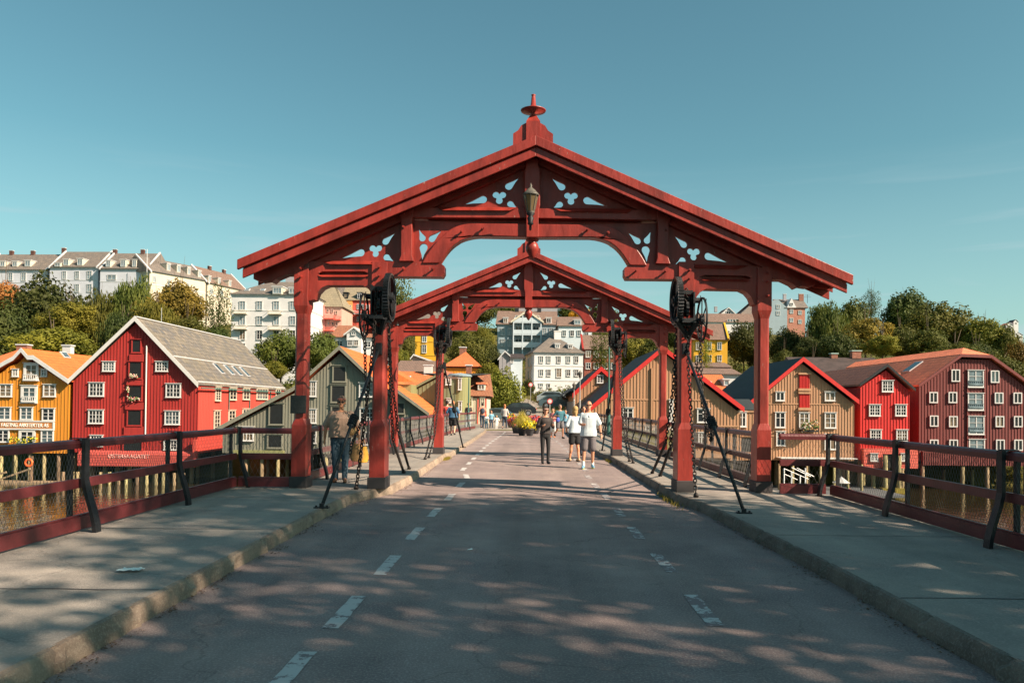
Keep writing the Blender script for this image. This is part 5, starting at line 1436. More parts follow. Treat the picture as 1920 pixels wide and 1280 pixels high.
# long row, three fronts facing us, then turning the corner
def hill_row(label, px0, px1, Z, yaw, eave, ridge_py, wall, roof, wins, dorms, base=18, dep=12, chs=(), kind='gx', gcol='grey_trim', dpan='glass_pale'):
    h = House('apartment_building', label, px0, Z, base, yaw, 'apartment building', 'apartment blocks on the hill')
    z = h.F(*eave).z; W_ = h.F(px1, 560).x; dep = dep
    h.block(W_, dep, z, wall, roof, kind, h.F(ridge_py[0], ridge_py[1], dep / 2).z - z, zbot=-6, trim=gcol, oh=.5, bands=(z - 3.3,), inset=3)
    for w in wins: h.win(*w, 2, 2, 'white_trim', dpan)
    for d in dorms: h.dormer(*d, 2, 2, 'white_trim', dpan, 'grey_trim', 'cream_trim')
    for (cx_, cy_) in chs: q = h.F(cx_, cy_, dep / 2); h.chimney(q.x, dep / 2, h.eave + h.ridge - .6, 1.5, .9, .7, 'w_dark')
    r_ = h.ridge
    for x in (-.1, W_ - .3):
        mb = MB()
        mb.add([(x, -.5, z + .05), (x + .4, -.5, z + .05), (x + .4, dep / 2, z + r_ + .35), (x, dep / 2, z + r_ + .35), (x, -.5, z - .3), (x + .4, -.5, z - .3), (x + .4, dep / 2, z + r_ - .1), (x, dep / 2, z + r_ - .1)],
               [(0, 1, 2, 3), (0, 4, 5, 1), (1, 5, 6, 2), (0, 3, 7, 4)])
        h.part('gable_parapet', mb, gcol)
    return h
hill_row('lilac white hilltop block with brown slate roof at the far left edge', -40, 88, 196, R(-3), (40, 506), (40, 477), 'blue_white', 'r_grey_x',
         [(-20, 520, 7, 14), (20, 519, 8, 14), (45, 519, 8, 15), (68, 518, 8, 14)], [(28, 500, 10, 10), (52, 500, 12, 12), (5, 500, 10, 10)], chs=[(22, 473), (62, 473)])
hill_row('pale blue hilltop block with two grey dormers and a small balcony', 88, 183, 194, R(-3), (140, 501), (140, 472), 'blue_white', 'r_grey_x',
         [(121, 516, 7, 14), (145, 516, 8, 14), (168, 516, 9, 15), (145, 540, 8, 14), (168, 540, 9, 14)], [(124, 498, 11, 12), (150, 498, 11, 13), (108, 500, 12, 7)], chs=[(120, 470)])
hill_row('bluish hilltop corner block with three white dormers and a pointed corner roof', 183, 276, 192, R(-2), (220, 504), (230, 475), 'blue_white', 'r_grey_x',
         [(210, 520, 16, 9), (262, 540, 8, 12)], [(203, 501, 10, 13), (231, 501, 11, 14), (252, 501, 9, 14)], chs=[(216, 466), (268, 471)])
hill_row('long cream hilltop block with four dormers, its front turned away from the river', 276, 385, 190, R(62), (276, 507), (300, 487), 'cream_wall', 'r_grey_x',
         [(289, 524, 5, 12), (316, 530, 5, 13), (352, 537, 5, 12), (375, 563, 5, 12)], [(316, 508, 7, 13), (335, 511, 7, 13), (354, 515, 6, 13), (374, 520, 6, 12)], chs=[], dep=11)
hill_row('cream hilltop end block with brown roof and three dormers beside the lone dark tree', 385, 462, 209, R(72), (385, 529), (400, 507), 'cream_wall', 'r_brown_x',
         [(396, 546, 5, 11), (415, 549, 5, 11), (434, 553, 5, 10)], [(393, 529, 5, 11), (411, 533, 5, 11), (431, 537, 5, 10)], chs=[(393, 497), (420, 503)], dep=11)
mb = MB(); p = at(276, 540, 188); q = at(276, 468, 188); mb.tube([(p.x, 188, p.z - 12), (q.x, 188, q.z)], [.09, .05], 6); mb.ell(q, (.1, .1, .1), 6, 4)
tag(mb.build('flagpole', 'white_metal'), 'thin white flagpole in front of the hilltop corner block', 'flagpole')
mb = MB(); p = at(303, 610, 90); q = at(303, 577, 90); mb.tube([(p.x, 90, -1), (q.x, 90, q.z)], [.07, .04], 6)
tag(mb.build('mast', 'sign_pole'), 'thin grey mast rising behind the slate roof of the red warehouse', 'mast')

# ===== centre hillside
h = House('apartment_building', 'slate blue villa with brown roof, central gable and stacked white balconies', 931, 168, 11, cat='apartment building', group='apartment blocks on the hill')
h.block(h.F(1044, 620).x, 10, h.F(960, 608).z, 'slate_blue', 'r_brown_x', 'gx', h.F(960, 583, 5).z - h.F(960, 608).z, zbot=-3, trim='grey_trim')
for x in (943, 956, 1021, 1034):
    for y in (622, 643): h.win(x, y, 8, 13, 2, 2, 'white_trim', 'glass_pale')
h.dormer(948, 606, 9, 10, 2, 1); h.dormer(1029, 606, 10, 10, 2, 1)
a, b = h.F(963, 602, -2), h.F(1014, 655, -2); zp = h.F(989, 585, -2).z; mx_ = (a.x + b.x) / 2
mb = MB(); mb.prism([(a.x, -1), (b.x, -1), (b.x, a.z), (mx_, zp), (a.x, a.z)], -.6, 5); h.part('gable_bay', mb, 'slate_blue')
mb = MB(); mb.prism([(a.x - .6, a.z - .4), (mx_, zp + .0), (b.x + .6, a.z - .4), (b.x + .6, a.z), (mx_, zp + .5), (a.x - .6, a.z)], -2.3, 5); h.part('gable_roof', mb, 'cream_trim')
mb = MB()
for x in (a.x, a.x + (b.x - a.x) / 3, a.x + (b.x - a.x) * 2 / 3, b.x):
    mb.box(x - .12, x + .12, -2.1, -1.9, -1, pl(x, [(a.x, a.z), (mx_, zp), (b.x, a.z)]) - .1)
for y in (604, 627, 650):
    q = h.F(989, y, -2); mb.box(a.x, b.x, -2.05, -.6, q.z - .15, q.z + .1); mb.box(a.x + .1, b.x - .1, -2.08, -2.0, q.z + .1, q.z + 1.0)
h.part('balcony', mb, 'pale_blue')
for y in (596, 618, 641):
    for x in (972, 989, 1005): h.win(x, y, 12, 13 if y > 600 else 10, 2, 1, 'white_trim', 'glass', y=-.62, crown=False)
h.chimney(h.F(969, 580, 5).x, 5, h.eave + h.ridge - .6, 1.8, .9, .8, 'iron'); h.chimney(h.F(1011, 580, 5).x, 5, h.eave + h.ridge - .6, 1.4, .9, .8, 'iron')
h = House('apartment_building', 'pale flat-topped apartment house peeking over the slate blue villa', 966, 200, 19, cat='apartment building', group='apartment blocks on the hill')
h.block(h.F(1045, 590).x, 9, h.F(1000, 569).z, 'grey_wall', 'r_grey_x', 'hip', .8, zbot=-3, trim='white_trim', bands=(h.F(1000, 577).z,))
for x in (975, 990, 1006, 1021, 1036): h.win(x, 574, 8, 5, 2, 1, 'white_trim', 'glass_pale', crown=False)
h = House('house', 'white house with grey brown roof right of the slate blue villa', 1046, 160, 11, group='houses on the centre hillside')
h.block(h.F(1110, 620).x, 8, h.F(1070, 611).z, 'pale_blue', 'r_brown_x', 'gx', h.F(1070, 594, 4).z - h.F(1070, 611).z, zbot=-4, trim='white_trim')
for x in (1058, 1073, 1086, 1100): h.win(x, 625, 7, 11, 2, 2, 'white_trim', 'glass')
h.dormer(1083, 609, 14, 9, 2, 1, 'grey_trim', 'glass_pale')
h = House('house', 'big white three-storey house with mottled grey hipped roof, centre of the hillside', 1001, 128, 2.5, yaw=R(8), group='houses on the centre hillside')
h.block(h.F(1093, 690).x, 10.5, h.F(1040, 661).z, 'white_wall', 'r_grey_x', 'hip', h.F(1045, 633, 5.2).z - h.F(1040, 661).z, zbot=-3, trim='grey_trim', bands=(h.F(1040, 686).z, h.F(1040, 714).z), inset=3.4)
for x in (1015, 1029, 1048, 1066, 1081):
    h.win(x, 674, 8, 13, 2, 2)
    h.win(x, 699, 8 if x != 1048 else 10, 13 if x != 1048 else 17, 2, 2)
h.win(1014.5, 722, 8, 7, 2, 1); h.win(1029, 723, 6, 8, 1, 1, 'white_trim', 'opening_shade')
h.dormer(1045, 653, 9, 8, 2, 1); h.dormer(1069, 654, 9, 8, 2, 1, cheek='grey_trim')
q = h.F(1045, 628, 5); h.chimney(q.x, 5, q.z - .9, 1.5, 1.2, .8, 'white_trim', 'white_trim')
for y in (675, 700):
    for v in (3, 6.5): h.window(-.03, v, h.F(1001, y).z, .9, 1.3, 2, 2, 'white_trim', 'grey_wall', rot=R(-90))
h = House('house', 'grey boarded house with small lean-to roof left of the big white house', 938, 122, 1.5, group='houses on the centre hillside')
h.gable([(936, 672), (947, 659), (957, 668), (957, 672)], 7, 'grey_wall', 'r_dark', 'grey_trim', pitch=.5, zbot=-1)
h = House('house', 'pale grey annex with shallow dark roof left of the big white house', 957, 124, 1.5, group='houses on the centre hillside')
h.block(h.F(979, 690).x, 7, h.F(965, 671).z, 'pale_blue', 'r_dark', 'gx', .9, zbot=-1)
h.win(960, 676, 6, 8, 2, 1, 'white_trim', 'glass')
h = House('house', 'dark red brick house with white windows half hidden by a thin tree', 1095, 136, 4.5, group='houses on the centre hillside')
h.block(h.F(1166, 680).x, 9, h.F(1120, 655).z, 'brick_red', 'r_brown_x', 'gx', h.F(1120, 628, 4.5).z - h.F(1120, 655).z, zbot=-3, trim='brick_red')
for x in (1103, 1118, 1134, 1150):
    for y in (664, 686): h.win(x, y, 9, 12, 2, 2)
h.part('gable_edge', MB().bar((-.3, -.5, h.eave), (-.3, 4.6, h.eave + h.ridge), .3, .35), 'w_red')

# ===== right hillside
h = House('house', 'bright yellow house with grey brown roof between the right gate posts', 1300, 138, 5.5, yaw=R(-6), group='houses on the right hillside')
h.block(h.F(1364, 650).x, 9, h.F(1330, 637).z, 'w_yellow', 'r_brown_x', 'gx', h.F(1325, 607, 4.5).z - h.F(1330, 637).z, zbot=-4, trim='w_yellow')
for x in (1309, 1330, 1349):
    h.win(x, 649, 8, 14, 2, 2); h.win(x, 672, 8, 12, 2, 2)
h.part('gable_edge', MB().bar((h.W + .1, -.5, h.eave + .1), (h.W + .1, 4.6, h.eave + h.ridge + .1), .3, .35), 'w_yellow')
h = House('house', 'low dark roofed annex in front of the bright yellow house', 1302, 118, 3, group='houses on the right hillside')
h.block(h.F(1368, 690).x, 7, h.F(1330, 688).z, 'w_orange', 'r_brown_x', 'gx', .9, zbot=-3, trim='w_dark')
h = House('house', 'long low house with maroon metal roof below the yellow house', 1300, 100, 1, group='houses on the right hillside')
h.block(h.F(1385, 700).x, 8, h.F(1340, 701).z, 'white_wall', 'r_brown_x', 'gx', h.F(1340, 690, 4).z - h.F(1340, 701).z, zbot=-2, trim='white_trim')
h = House('house', 'house with orange tiled roof and a small dormer behind the large tan warehouse', 1290, 82, -.5, group='houses on the right hillside')
h.block(h.F(1372, 730).x, 10, h.F(1330, 738).z, 'w_orange', 'r_orange_x', 'gx', h.F(1330, 702, 5).z - h.F(1330, 738).z, zbot=-2, trim='white_trim')
h.dormer(1362, 724, 12, 12, 1, 1, 'white_trim', 'glass_pale'); h.skyl(1331, 718, 6, 6)
h = House('house', 'maroon roofed house with white bargeboards high on the right hill', 1312, 205, 20, group='houses on the right hillside')
h.block(h.F(1420, 590).x, 9, h.F(1360, 604).z, 'white_wall', 'r_brown_x', 'gx', h.F(1360, 588, 4.5).z - h.F(1360, 604).z, zbot=-3, trim='white_trim')
for x in (1366, 1371, 1376, 1381): h.win(x, 601.5, 4, 6, 1, 1)
h = House('house', 'smaller house with white gable peak above the maroon roofs', 1325, 226, 24, group='houses on the right hillside')
h.gable([(1352, 589), (1366, 577), (1379, 589)], 8, 'white_wall', 'r_brown', 'white_trim', batt=False, zbot=-2)
h.win(1366, 586, 8, 5, 2, 1); h.chimney(h.F(1342, 578, 3).x, 3, h.F(1342, 585, 3).z, 1.5, .8, .7, 'grey_wall')
h = House('house', 'dark slate hipped roof just left of the right outer post of the nearest gate', 1388, 226, 24, group='houses on the right hillside')
h.block(h.F(1440, 590).x, 9, h.F(1410, 590).z, 'grey_wall', 'r_grey_x', 'hip', h.F(1415, 569, 4.5).z - h.F(1410, 590).z, zbot=-2)
h = House('apartment_building', 'grey and brick gabled block on the skyline right of the nearest gate', 1440, 214, 20, cat='apartment building', group='apartment blocks on the hill')
mb = MB(); a, b = h.F(1452, 611), h.F(1476, 577); pk = h.F(1458, 560)
mb.prism([(a.x - 2, -3), (b.x, -3), (b.x, b.z), (pk.x, pk.z), (a.x - 2, pk.z - 1.2)], 0, 9); h.part('wall', mb, 'slate_blue')
h.rp0 = Vector((0, 0, 0))
a, b = h.F(1476.5, 614), h.F(1510, 577)
mb = MB(); mb.box(a.x, b.x, .2, 9, -3, a.z + (b.z - a.z)); h.part('brick_wall', mb, 'brick_light')
p0, p1, p2 = h.F(1475, 577), h.F(1484, 559), h.F(1493, 577); mb = MB(); mb.prism([(p0.x, p0.z), (p2.x, p2.z), (p1.x, p1.z)], -.1, 8); h.part('gable_bay', mb, 'white_wall')
mb = MB(); q0, q1 = h.F(1458, 558), h.F(1516, 577); rz_ = h.F(1500, 561, 4).z; mb.add([(p0.x - .5, -.2, p0.z), (q1.x, -.2, q1.z), (q1.x, 4.5, rz_), (pk.x, 4.5, rz_), (q1.x, 9, q1.z), (p0.x, 9, q1.z)], [(0, 1, 2, 3), (2, 4, 5, 3), (1, 4, 2), (0, 3, 5)]); h.part('roof', mb, 'r_grey_x')
for (x, y) in [(1484, 584), (1484, 600), (1500, 586), (1500, 603), (1459, 575), (1459, 587)]: h.win(x, y, 7, 8, 2, 1, 'white_trim', 'glass_pale', y=.2 if x > 1470 else 0, crown=False)
h.win(1484, 570, 6, 5, 2, 1, y=-.12, crown=False)
h.chimney(h.F(1471, 558, 3).x, 3, h.F(1471, 564, 3).z, 1.8, .8, .7, 'grey_wall'); h.chimney(h.F(1502, 556, 4).x, 4, h.F(1502, 564, 4).z, 1.9, 1.3, .7)
q = h.F(1514, 555, 4); mb = MB(); mb.tube([(q.x, 4, q.z - 2), (q.x, 4, q.z + .5)], .06, 5); mb.bar((q.x - 1, 4, q.z - .3), (q.x + 1, 4, q.z - .3), .06, .06); mb.bar((q.x - .7, 4, q.z + .2), (q.x + .7, 4, q.z + .2), .06, .06); h.part('antenna', mb, 'iron')
# far specks on the distant hill
for i, (px_, py_, w_, m_, rf_) in enumerate([(1893, 609, 14, 'white_wall', 'r_brown'), (1912, 628, 12, 'white_wall', 'r_dark'), (1884, 620, 9, 'cream_wall', 'r_brown'), (1905, 603, 9, 'white_wall', 'r_dark')]):
    p = at(px_, py_ + 4, 640)
    h = House('house', ['tiny pale house with brown roof on the distant hill at the right edge', 'tiny white house with dark roof, lowest on the distant hill at the right edge', 'tiny cream house on the distant hill, leftmost beside the trees', 'tiny white house with dark roof, highest on the distant hill'][i], px_ - w_ / 2, 640, p.z - 3, group='tiny houses on the distant hill')
    h.gable([(px_ - w_ / 2, py_), (px_, py_ - 4), (px_ + w_ / 2, py_)], 8, m_, rf_, 'grey_trim', zbot=-12, batt=False)
    h.win(px_, py_ + 3, 3, 3, 1, 1, crown=False)
# ---------------------------------------------------------------- trees
def crown_mesh(name, seed, lobes=30, per=270, leaf=.046, droop=0, flat=.85, hollow=.0, fill=220, lr=(.24, .44)):
    """unit crown: leaf-sized faces in uneven clumps; radius about 1, centred on the origin"""
    r = random.Random(seed); mb = MB(); V = []; Fc = []
    def leafq(c, nrm, s_):
        a = nrm.cross(Vector((r.uniform(-1, 1), r.uniform(-1, 1), r.uniform(-1, 1)))).normalized(); b_ = nrm.cross(a).normalized()
        a = a * s_; b_ = b_ * s_ * .62
        if droop: a = (a * .4 + Vector((0, 0, -s_ * 1.3)))
        o = len(V); V.extend([c - a, c + b_, c + a, c - b_]); Fc.append((o, o + 1, o + 2, o + 3))
    cl_ = []
    for i in range(lobes):
        ph = math.acos(1 - 2 * (i + .5) / lobes); th = i * 2.39996 + r.uniform(-.3, .3)
        d = Vector((math.sin(ph) * math.cos(th), math.sin(ph) * math.sin(th), math.cos(ph) * flat))
        rr = r.uniform(.50, .80); s_ = r.uniform(*lr)
        if d.z < -.4: rr *= .8
        cl_.append((d * rr, s_))
    for i in range(lobes // 3): cl_.append((Vector((r.gauss(0, .3), r.gauss(0, .3), r.gauss(0, .3))), r.uniform(.25, .4)))
    for c, s_ in cl_:
        n_ = int(per * (s_ / .31) ** 2)
        for q in range(n_):
            d = Vector((r.gauss(0, 1), r.gauss(0, 1), r.gauss(0, 1))).normalized()
            k_ = r.random() ** .35
            k_ *= 1 + .25 * noise.noise(d * 2.3 + c * 5)
            p = c + d * s_ * k_; 
            if droop: p.z -= droop * r.random() ** 2 * (.3 + .5 * Vector((p.x, p.y)).length)
            nrm = (d * .7 + p.normalized() * .5 + Vector((r.gauss(0, .5), r.gauss(0, .5), r.gauss(0, .5)))).normalized()
            leafq(p, nrm, leaf * r.uniform(.65, 1.35))
    for q in range(fill):
        d = Vector((r.gauss(0, 1), r.gauss(0, 1), r.gauss(0, 1))).normalized(); p = d * r.uniform(.1, .62); p.z *= flat
        leafq(p, (d + Vector((r.gauss(0, .6), r.gauss(0, .6), r.gauss(0, .6)))).normalized(), leaf * 2.6)
    for i in range(int(lobes * 3)):      # stray twigs beyond the outline
        c, s_ = cl_[r.randrange(lobes)]; d = (c.normalized() + Vector((r.gauss(0, .35), r.gauss(0, .35), r.gauss(0, .3)))).normalized()
        for q in range(7):
            p = c + d * (s_ * (.86 + q * .032)) + Vector((r.gauss(0, .02), r.gauss(0, .02), r.gauss(0, .02))); leafq(p, (d + Vector((r.gauss(0, .8), r.gauss(0, .8), r.gauss(0, .8)))).normalized(), leaf * .8)
    me = bpy.data.meshes.new(name); me.from_pydata([tuple(v) for v in V], [], Fc); me.materials.append(MATS['leaf_mid']); me.update()
    return me
def trunk_mesh(seed):
    r = random.Random(seed); mb = MB()
    mb.tube([(0, 0, -1.6), (.02, 0, -1.0), (.03, .02, -.5), (0, .02, .1), (.02, 0, .6)], [.085, .065, .055, .035, .012], 8)
    for i in range(9):
        a = i * 2.4; z = -.75 + i * .12; l = r.uniform(.35, .6)
        mb.tube([(.02, .01, z), (math.cos(a) * l * .5, math.sin(a) * l * .5, z + .22), (math.cos(a) * l, math.sin(a) * l, z + .36 + r.random() * .2)], [.028, .016, .005], 5)
    return mb.mesh('trunk', 'bark', True)
CROWN = dict(a=crown_mesh('crown', 1), b=crown_mesh('crown', 2, 36, 190, .044), c=crown_mesh('crown', 3, 22, 260, .045, flat=1.05),
             w=crown_mesh('crown', 4, 28, 280, .038, droop=.42), t=crown_mesh('crown', 5, 22, 80, .040, flat=1.2, fill=20), s=crown_mesh('crown', 6, 18, 60, .05, fill=60))
TRUNK = [trunk_mesh(1), trunk_mesh(2)]
TG = 'trees on the hillside'
def tree(label, px, top, bot, w, Z, kind='a', leaf='leaf_mid', name='tree', group=TG, dep=1.0):
    a, b = at(px - w / 2, (top + bot) / 2, Z), at(px + w / 2, (top + bot) / 2, Z); zt, zb = at(px, top, Z).z, at(px, bot, Z).z
    rx = (b.x - a.x) / 2 * 1.02; rz = (zt - zb) / 2 * 1.05; cx_, cz = (a.x + b.x) / 2, (zt + zb) / 2
    gz = min(H(cx_, Z), zb)
    t = thing(name, label, 'bush' if name == 'bush' else 'tree', (cx_, Z, gz), group=group)
    c = link('crown', CROWN[kind], t, (0, 0, cz - gz), rnd.uniform(0, 6.28)); c.scale = (rx, rx * dep, rz)
    c.material_slots[0].link = 'OBJECT'; c.material_slots[0].material = MATS[leaf]
    k_ = link('trunk', TRUNK[rnd.randrange(2)], t, (0, 0, cz - gz), rnd.uniform(0, 6.28))
    k_.scale = (rx * .55, rx * .55, (cz - gz + .8) / 1.6)
    return t
T = [
 # left hillside
 ('rusty pink autumn tree at the far left edge under the lilac block', 10, 528, 590, 62, 118, 'a', 'leaf_rust'),
 ('large dark green maple left of the willows below the hilltop blocks', 88, 512, 690, 150, 112, 'b', 'leaf_dark'),
 ('dark tree filling the left edge below the rusty pink tree', 8, 568, 690, 110, 104, 'a', 'leaf_dark'),
 ('yellowing tree in front of the large dark maple', 132, 566, 640, 90, 100, 'c', 'leaf_yellow'),
 ('broad yellow green tree just above the orange tiled roof', 100, 610, 690, 150, 92, 'b', 'leaf_yellow'),
 ('first weeping willow right of the dark maple', 186, 535, 680, 76, 108, 'w', 'leaf_mid'),
 ('tallest weeping willow touching the hilltop corner block', 243, 508, 668, 92, 110, 'w', 'leaf_mid'),
 ('dark willow behind the apex of the red warehouse', 232, 570, 690, 96, 98, 'w', 'leaf_dark'),
 ('golden brown autumn tree below the cream hilltop row', 338, 527, 625, 104, 108, 'a', 'leaf_brown'),
 ('yellow green willow above the slate roof of the red warehouse', 295, 555, 662, 90, 99, 'w', 'leaf_yellow'),
 ('olive tree behind the ridge of the slate roof', 352, 590, 665, 90, 96, 'b', 'leaf_mid'),
 ('lone dark layered tree left of the white apartment block', 411, 543, 650, 56, 104, 't', 'leaf_dark'),
 ('dark shrub mass at the foot of the lone layered tree', 405, 612, 670, 66, 97, 'a', 'leaf_dark'),
 ('leafy tree in front of the lower right of the white apartment block', 527, 616, 712, 92, 94, 'b', 'leaf_mid'),
 ('low yellow green bush behind the slate roof end', 515, 676, 712, 52, 90, 'a', 'leaf_yellow'),
 ('tree seen just right of the left outer gate post', 598, 622, 710, 76, 92, 'c', 'leaf_mid'),
 ('tall thin tree against the sky above the second gate roof', 752, 518, 640, 76, 150, 't', 'leaf_mid'),
 ('dense tree behind the left slope of the second gate roof', 742, 548, 610, 50, 152, 'a', 'leaf_mid'),
 ('olive tree left of the tall yellow house', 757, 622, 675, 40, 118, 'a', 'leaf_mid'),
 ('bright yellow green bush left of the tall yellow house', 752, 655, 690, 34, 112, 'c', 'leaf_yellow'),
 ('dark tree above the tall yellow house', 800, 575, 625, 70, 160, 'b', 'leaf_dark'),
 # centre
 ('hazy green tree under the left arm of the second gate arch', 850, 585, 640, 54, 165, 'b', 'leaf_dark'),
 ('yellowing willow left of the slate blue villa', 905, 606, 665, 50, 150, 'w', 'leaf_yellow'),
 ('big olive tree behind the orange hipped roof', 878, 622, 700, 84, 118, 'b', 'leaf_mid'),
 ('dark tree between the olive tree and the grey boarded house', 918, 640, 705, 46, 125, 'a', 'leaf_dark'),
 ('tree on the skyline left of the slate blue villa', 895, 560, 612, 84, 215, 'b', 'leaf_mid'),
 ('tree on the skyline left of the flat-topped pale house', 950, 556, 600, 50, 222, 'a', 'leaf_mid'),
 ('large yellow green street tree at the foot of the hill, left of the road', 938, 688, 792, 92, 84, 'b', 'leaf_yellow'),
 ('rounded olive tree behind the large street tree', 915, 678, 745, 60, 92, 'a', 'leaf_yellow'),
 ('small dark tree beside the big white house', 990, 710, 745, 26, 100, 'a', 'leaf_dark'),
 ('orange autumn tree on the skyline right of the slate blue villa', 1086, 577, 605, 34, 196, 'c', 'leaf_orange'),
 ('green tree right of the flat-topped pale house', 1068, 562, 610, 50, 205, 'b', 'leaf_mid'),
 ('skyline tree behind the right arm of the second gate arch', 1125, 570, 625, 70, 198, 'a', 'leaf_mid'),
 ('thin tree in front of the dark red brick house', 1128, 622, 700, 52, 104, 't', 'leaf_mid'),
 ('olive tree right of the right inner post of the second gate', 1192, 622, 705, 80, 112, 'b', 'leaf_yellow'),
 ('green tree behind the roof of the large tan warehouse', 1226, 630, 690, 66, 100, 'a', 'leaf_mid'),
 ('dark tree above the second gate roof on the right', 1265, 600, 660, 60, 165, 'b', 'leaf_dark'),
 # right
 ('small pale green tree in front of the bright yellow house', 1322, 624, 692, 34, 112, 't', 'leaf_yellow'),
 ('dark dense tree right of the bright yellow house', 1395, 600, 690, 72, 142, 'b', 'leaf_dark'),
 ('dark tree directly left of the right outer gate post', 1420, 598, 700, 64, 146, 'a', 'leaf_dark'),
 ('dark tree directly right of the right outer gate post', 1478, 612, 700, 70, 138, 'b', 'leaf_dark'),
 ('low light green tree just above the dark metal roof', 1470, 655, 700, 40, 108, 'a', 'leaf_mid'),
 ('tall weeping willow on the right, below the tip of the gate roof', 1548, 556, 680, 86, 132, 'w', 'leaf_mid'),
 ('dark leafy tree between the willow and the brown tree', 1600, 560, 665, 74, 140, 'a', 'leaf_mid'),
 ('slim bare-topped tree on the skyline left of the tallest right tree', 1634, 548, 600, 42, 160, 't', 'leaf_dark'),
 ('brown rounded autumn tree behind the bright red house', 1622, 596, 672, 84, 118, 'c', 'leaf_brown'),
 ('tallest dark tree on the right skyline', 1700, 542, 650, 92, 146, 'a', 'leaf_dark'),
 ('broad olive tree right of the tallest right tree', 1756, 562, 672, 124, 138, 'b', 'leaf_mid'),
 ('dark green tree below the tallest right tree', 1688, 608, 680, 90, 120, 'b', 'leaf_mid'),
 ('yellowish rounded tree right of the dip in the skyline', 1845, 594, 672, 84, 130, 'a', 'leaf_yellow'),
 ('dark tree at the dip in the right skyline', 1806, 606, 690, 60, 136, 'b', 'leaf_dark'),
 ('olive tree right of the yellowish rounded tree', 1884, 608, 690, 56, 128, 'a', 'leaf_mid'),
 ('rusty brown tree low at the right edge', 1915, 640, 740, 60, 112, 'c', 'leaf_brown'),
 ('yellow green undergrowth tree behind the clipped gable', 1790, 640, 700, 110, 104, 'b', 'leaf_mid'),
 ('low autumn tree at the right edge behind the oxblood roof', 1870, 660, 745, 100, 100, 'b', 'leaf_mid'),
 ('low yellow bush left of the dark roofed house with chimneys', 1525, 672, 705, 40, 100, 'a', 'leaf_yellow'),
]
T += [('dark tree filling the slope behind the bright red house roof', 1570, 620, 690, 80, 112, 'b', 'leaf_dark'),
 ('mid green tree on the slope above the clipped gable ridge', 1740, 615, 680, 80, 112, 'a', 'leaf_mid'),
 ('dark tree right of the dip, above the oxblood roof end', 1830, 640, 700, 80, 108, 'b', 'leaf_dark'),
 ('yellow green tree low between the two dark roofs', 1655, 628, 672, 60, 108, 'c', 'leaf_yellow'),
 ('dark tree at the foot of the willow on the right', 1515, 630, 690, 60, 116, 'a', 'leaf_dark')]
for a in T: tree(*a)
B = [('hedge-like dark bush left of the parked silver cars', 1018, 728, 765, 52, 96, 's', 'leaf_mid', 'bush'),
     ('yellow flowering bush below the big white house', 1030, 729, 752, 60, 106, 's', 'leaf_yellow', 'bush'),
     ('dark bush between the big white house and the tan warehouse end', 1068, 720, 768, 36, 98, 's', 'leaf_dark', 'bush'),
     ('bush at the right of the oxblood warehouse down on the river bank', 1905, 868, 905, 60, 68, 's', 'leaf_yellow', 'bush')]
for a in B: tree(*a[:8], name=a[8], group='bushes around the street end')
# undergrowth that covers the slopes, reads as one mass
mb_v, mb_f = [], []
r = random.Random(21)
def ug(x, y, s_, n_):
    z0 = H(x, y)
    for i in range(n_):
        d = Vector((r.gauss(0, 1), r.gauss(0, 1), abs(r.gauss(0, .8)))).normalized(); p = Vector((x, y, z0)) + Vector((d.x * s_, d.y * s_, d.z * s_ * .8)) * r.random() ** .3
        n3 = (d + Vector((r.gauss(0, .5), r.gauss(0, .5), r.gauss(0, .5)))).normalized(); a = n3.orthogonal().normalized() * .26; b_ = n3.cross(a) * .7
        o = len(mb_v); mb_v.extend([p - a, p + b_, p + a, p - b_]); mb_f.append((o, o + 1, o + 2, o + 3))
for i in range(620):
    y = r.uniform(86, 215); x = r.uniform(-.78, .76) * y
    if -14 < x < 12 and y < 112: continue
    if abs(x + 2) < 5 and y < 140: continue
    ug(x, y, r.uniform(1.6, 3.6), 70)
me = bpy.data.meshes.new('undergrowth'); me.from_pydata([tuple(v) for v in mb_v], [], mb_f); me.materials.append(MATS['leaf_mid']); me.update()
struct(link('undergrowth', me), 'stuff')
mb_v, mb_f = [], []
r = random.Random(31)
for i in range(1500):
    y = r.uniform(1290, 1900); x = r.uniform(-.7, .75) * y; z0 = 20 + 95 * sm(0, 9, (y - 1300) / 60) * (.55 + .45 * sm(200, 1200, x)); s_ = r.uniform(4, 8)
    for q in range(24):
        d = Vector((r.gauss(0, 1), r.gauss(0, 1), abs(r.gauss(0, 1)))).normalized(); p = Vector((x, y, z0 + 2)) + d * s_
        a = d.orthogonal().normalized() * 2.0; b_ = d.cross(a); o = len(mb_v); mb_v.extend([p - a, p + b_, p + a, p - b_]); mb_f.append((o, o + 1, o + 2, o + 3))
me = bpy.data.meshes.new('far_wood'); me.from_pydata([tuple(v) for v in mb_v], [], mb_f); me.materials.append(MATS['leaf_dark']); me.update()
struct(link('far_wood', me), 'stuff')

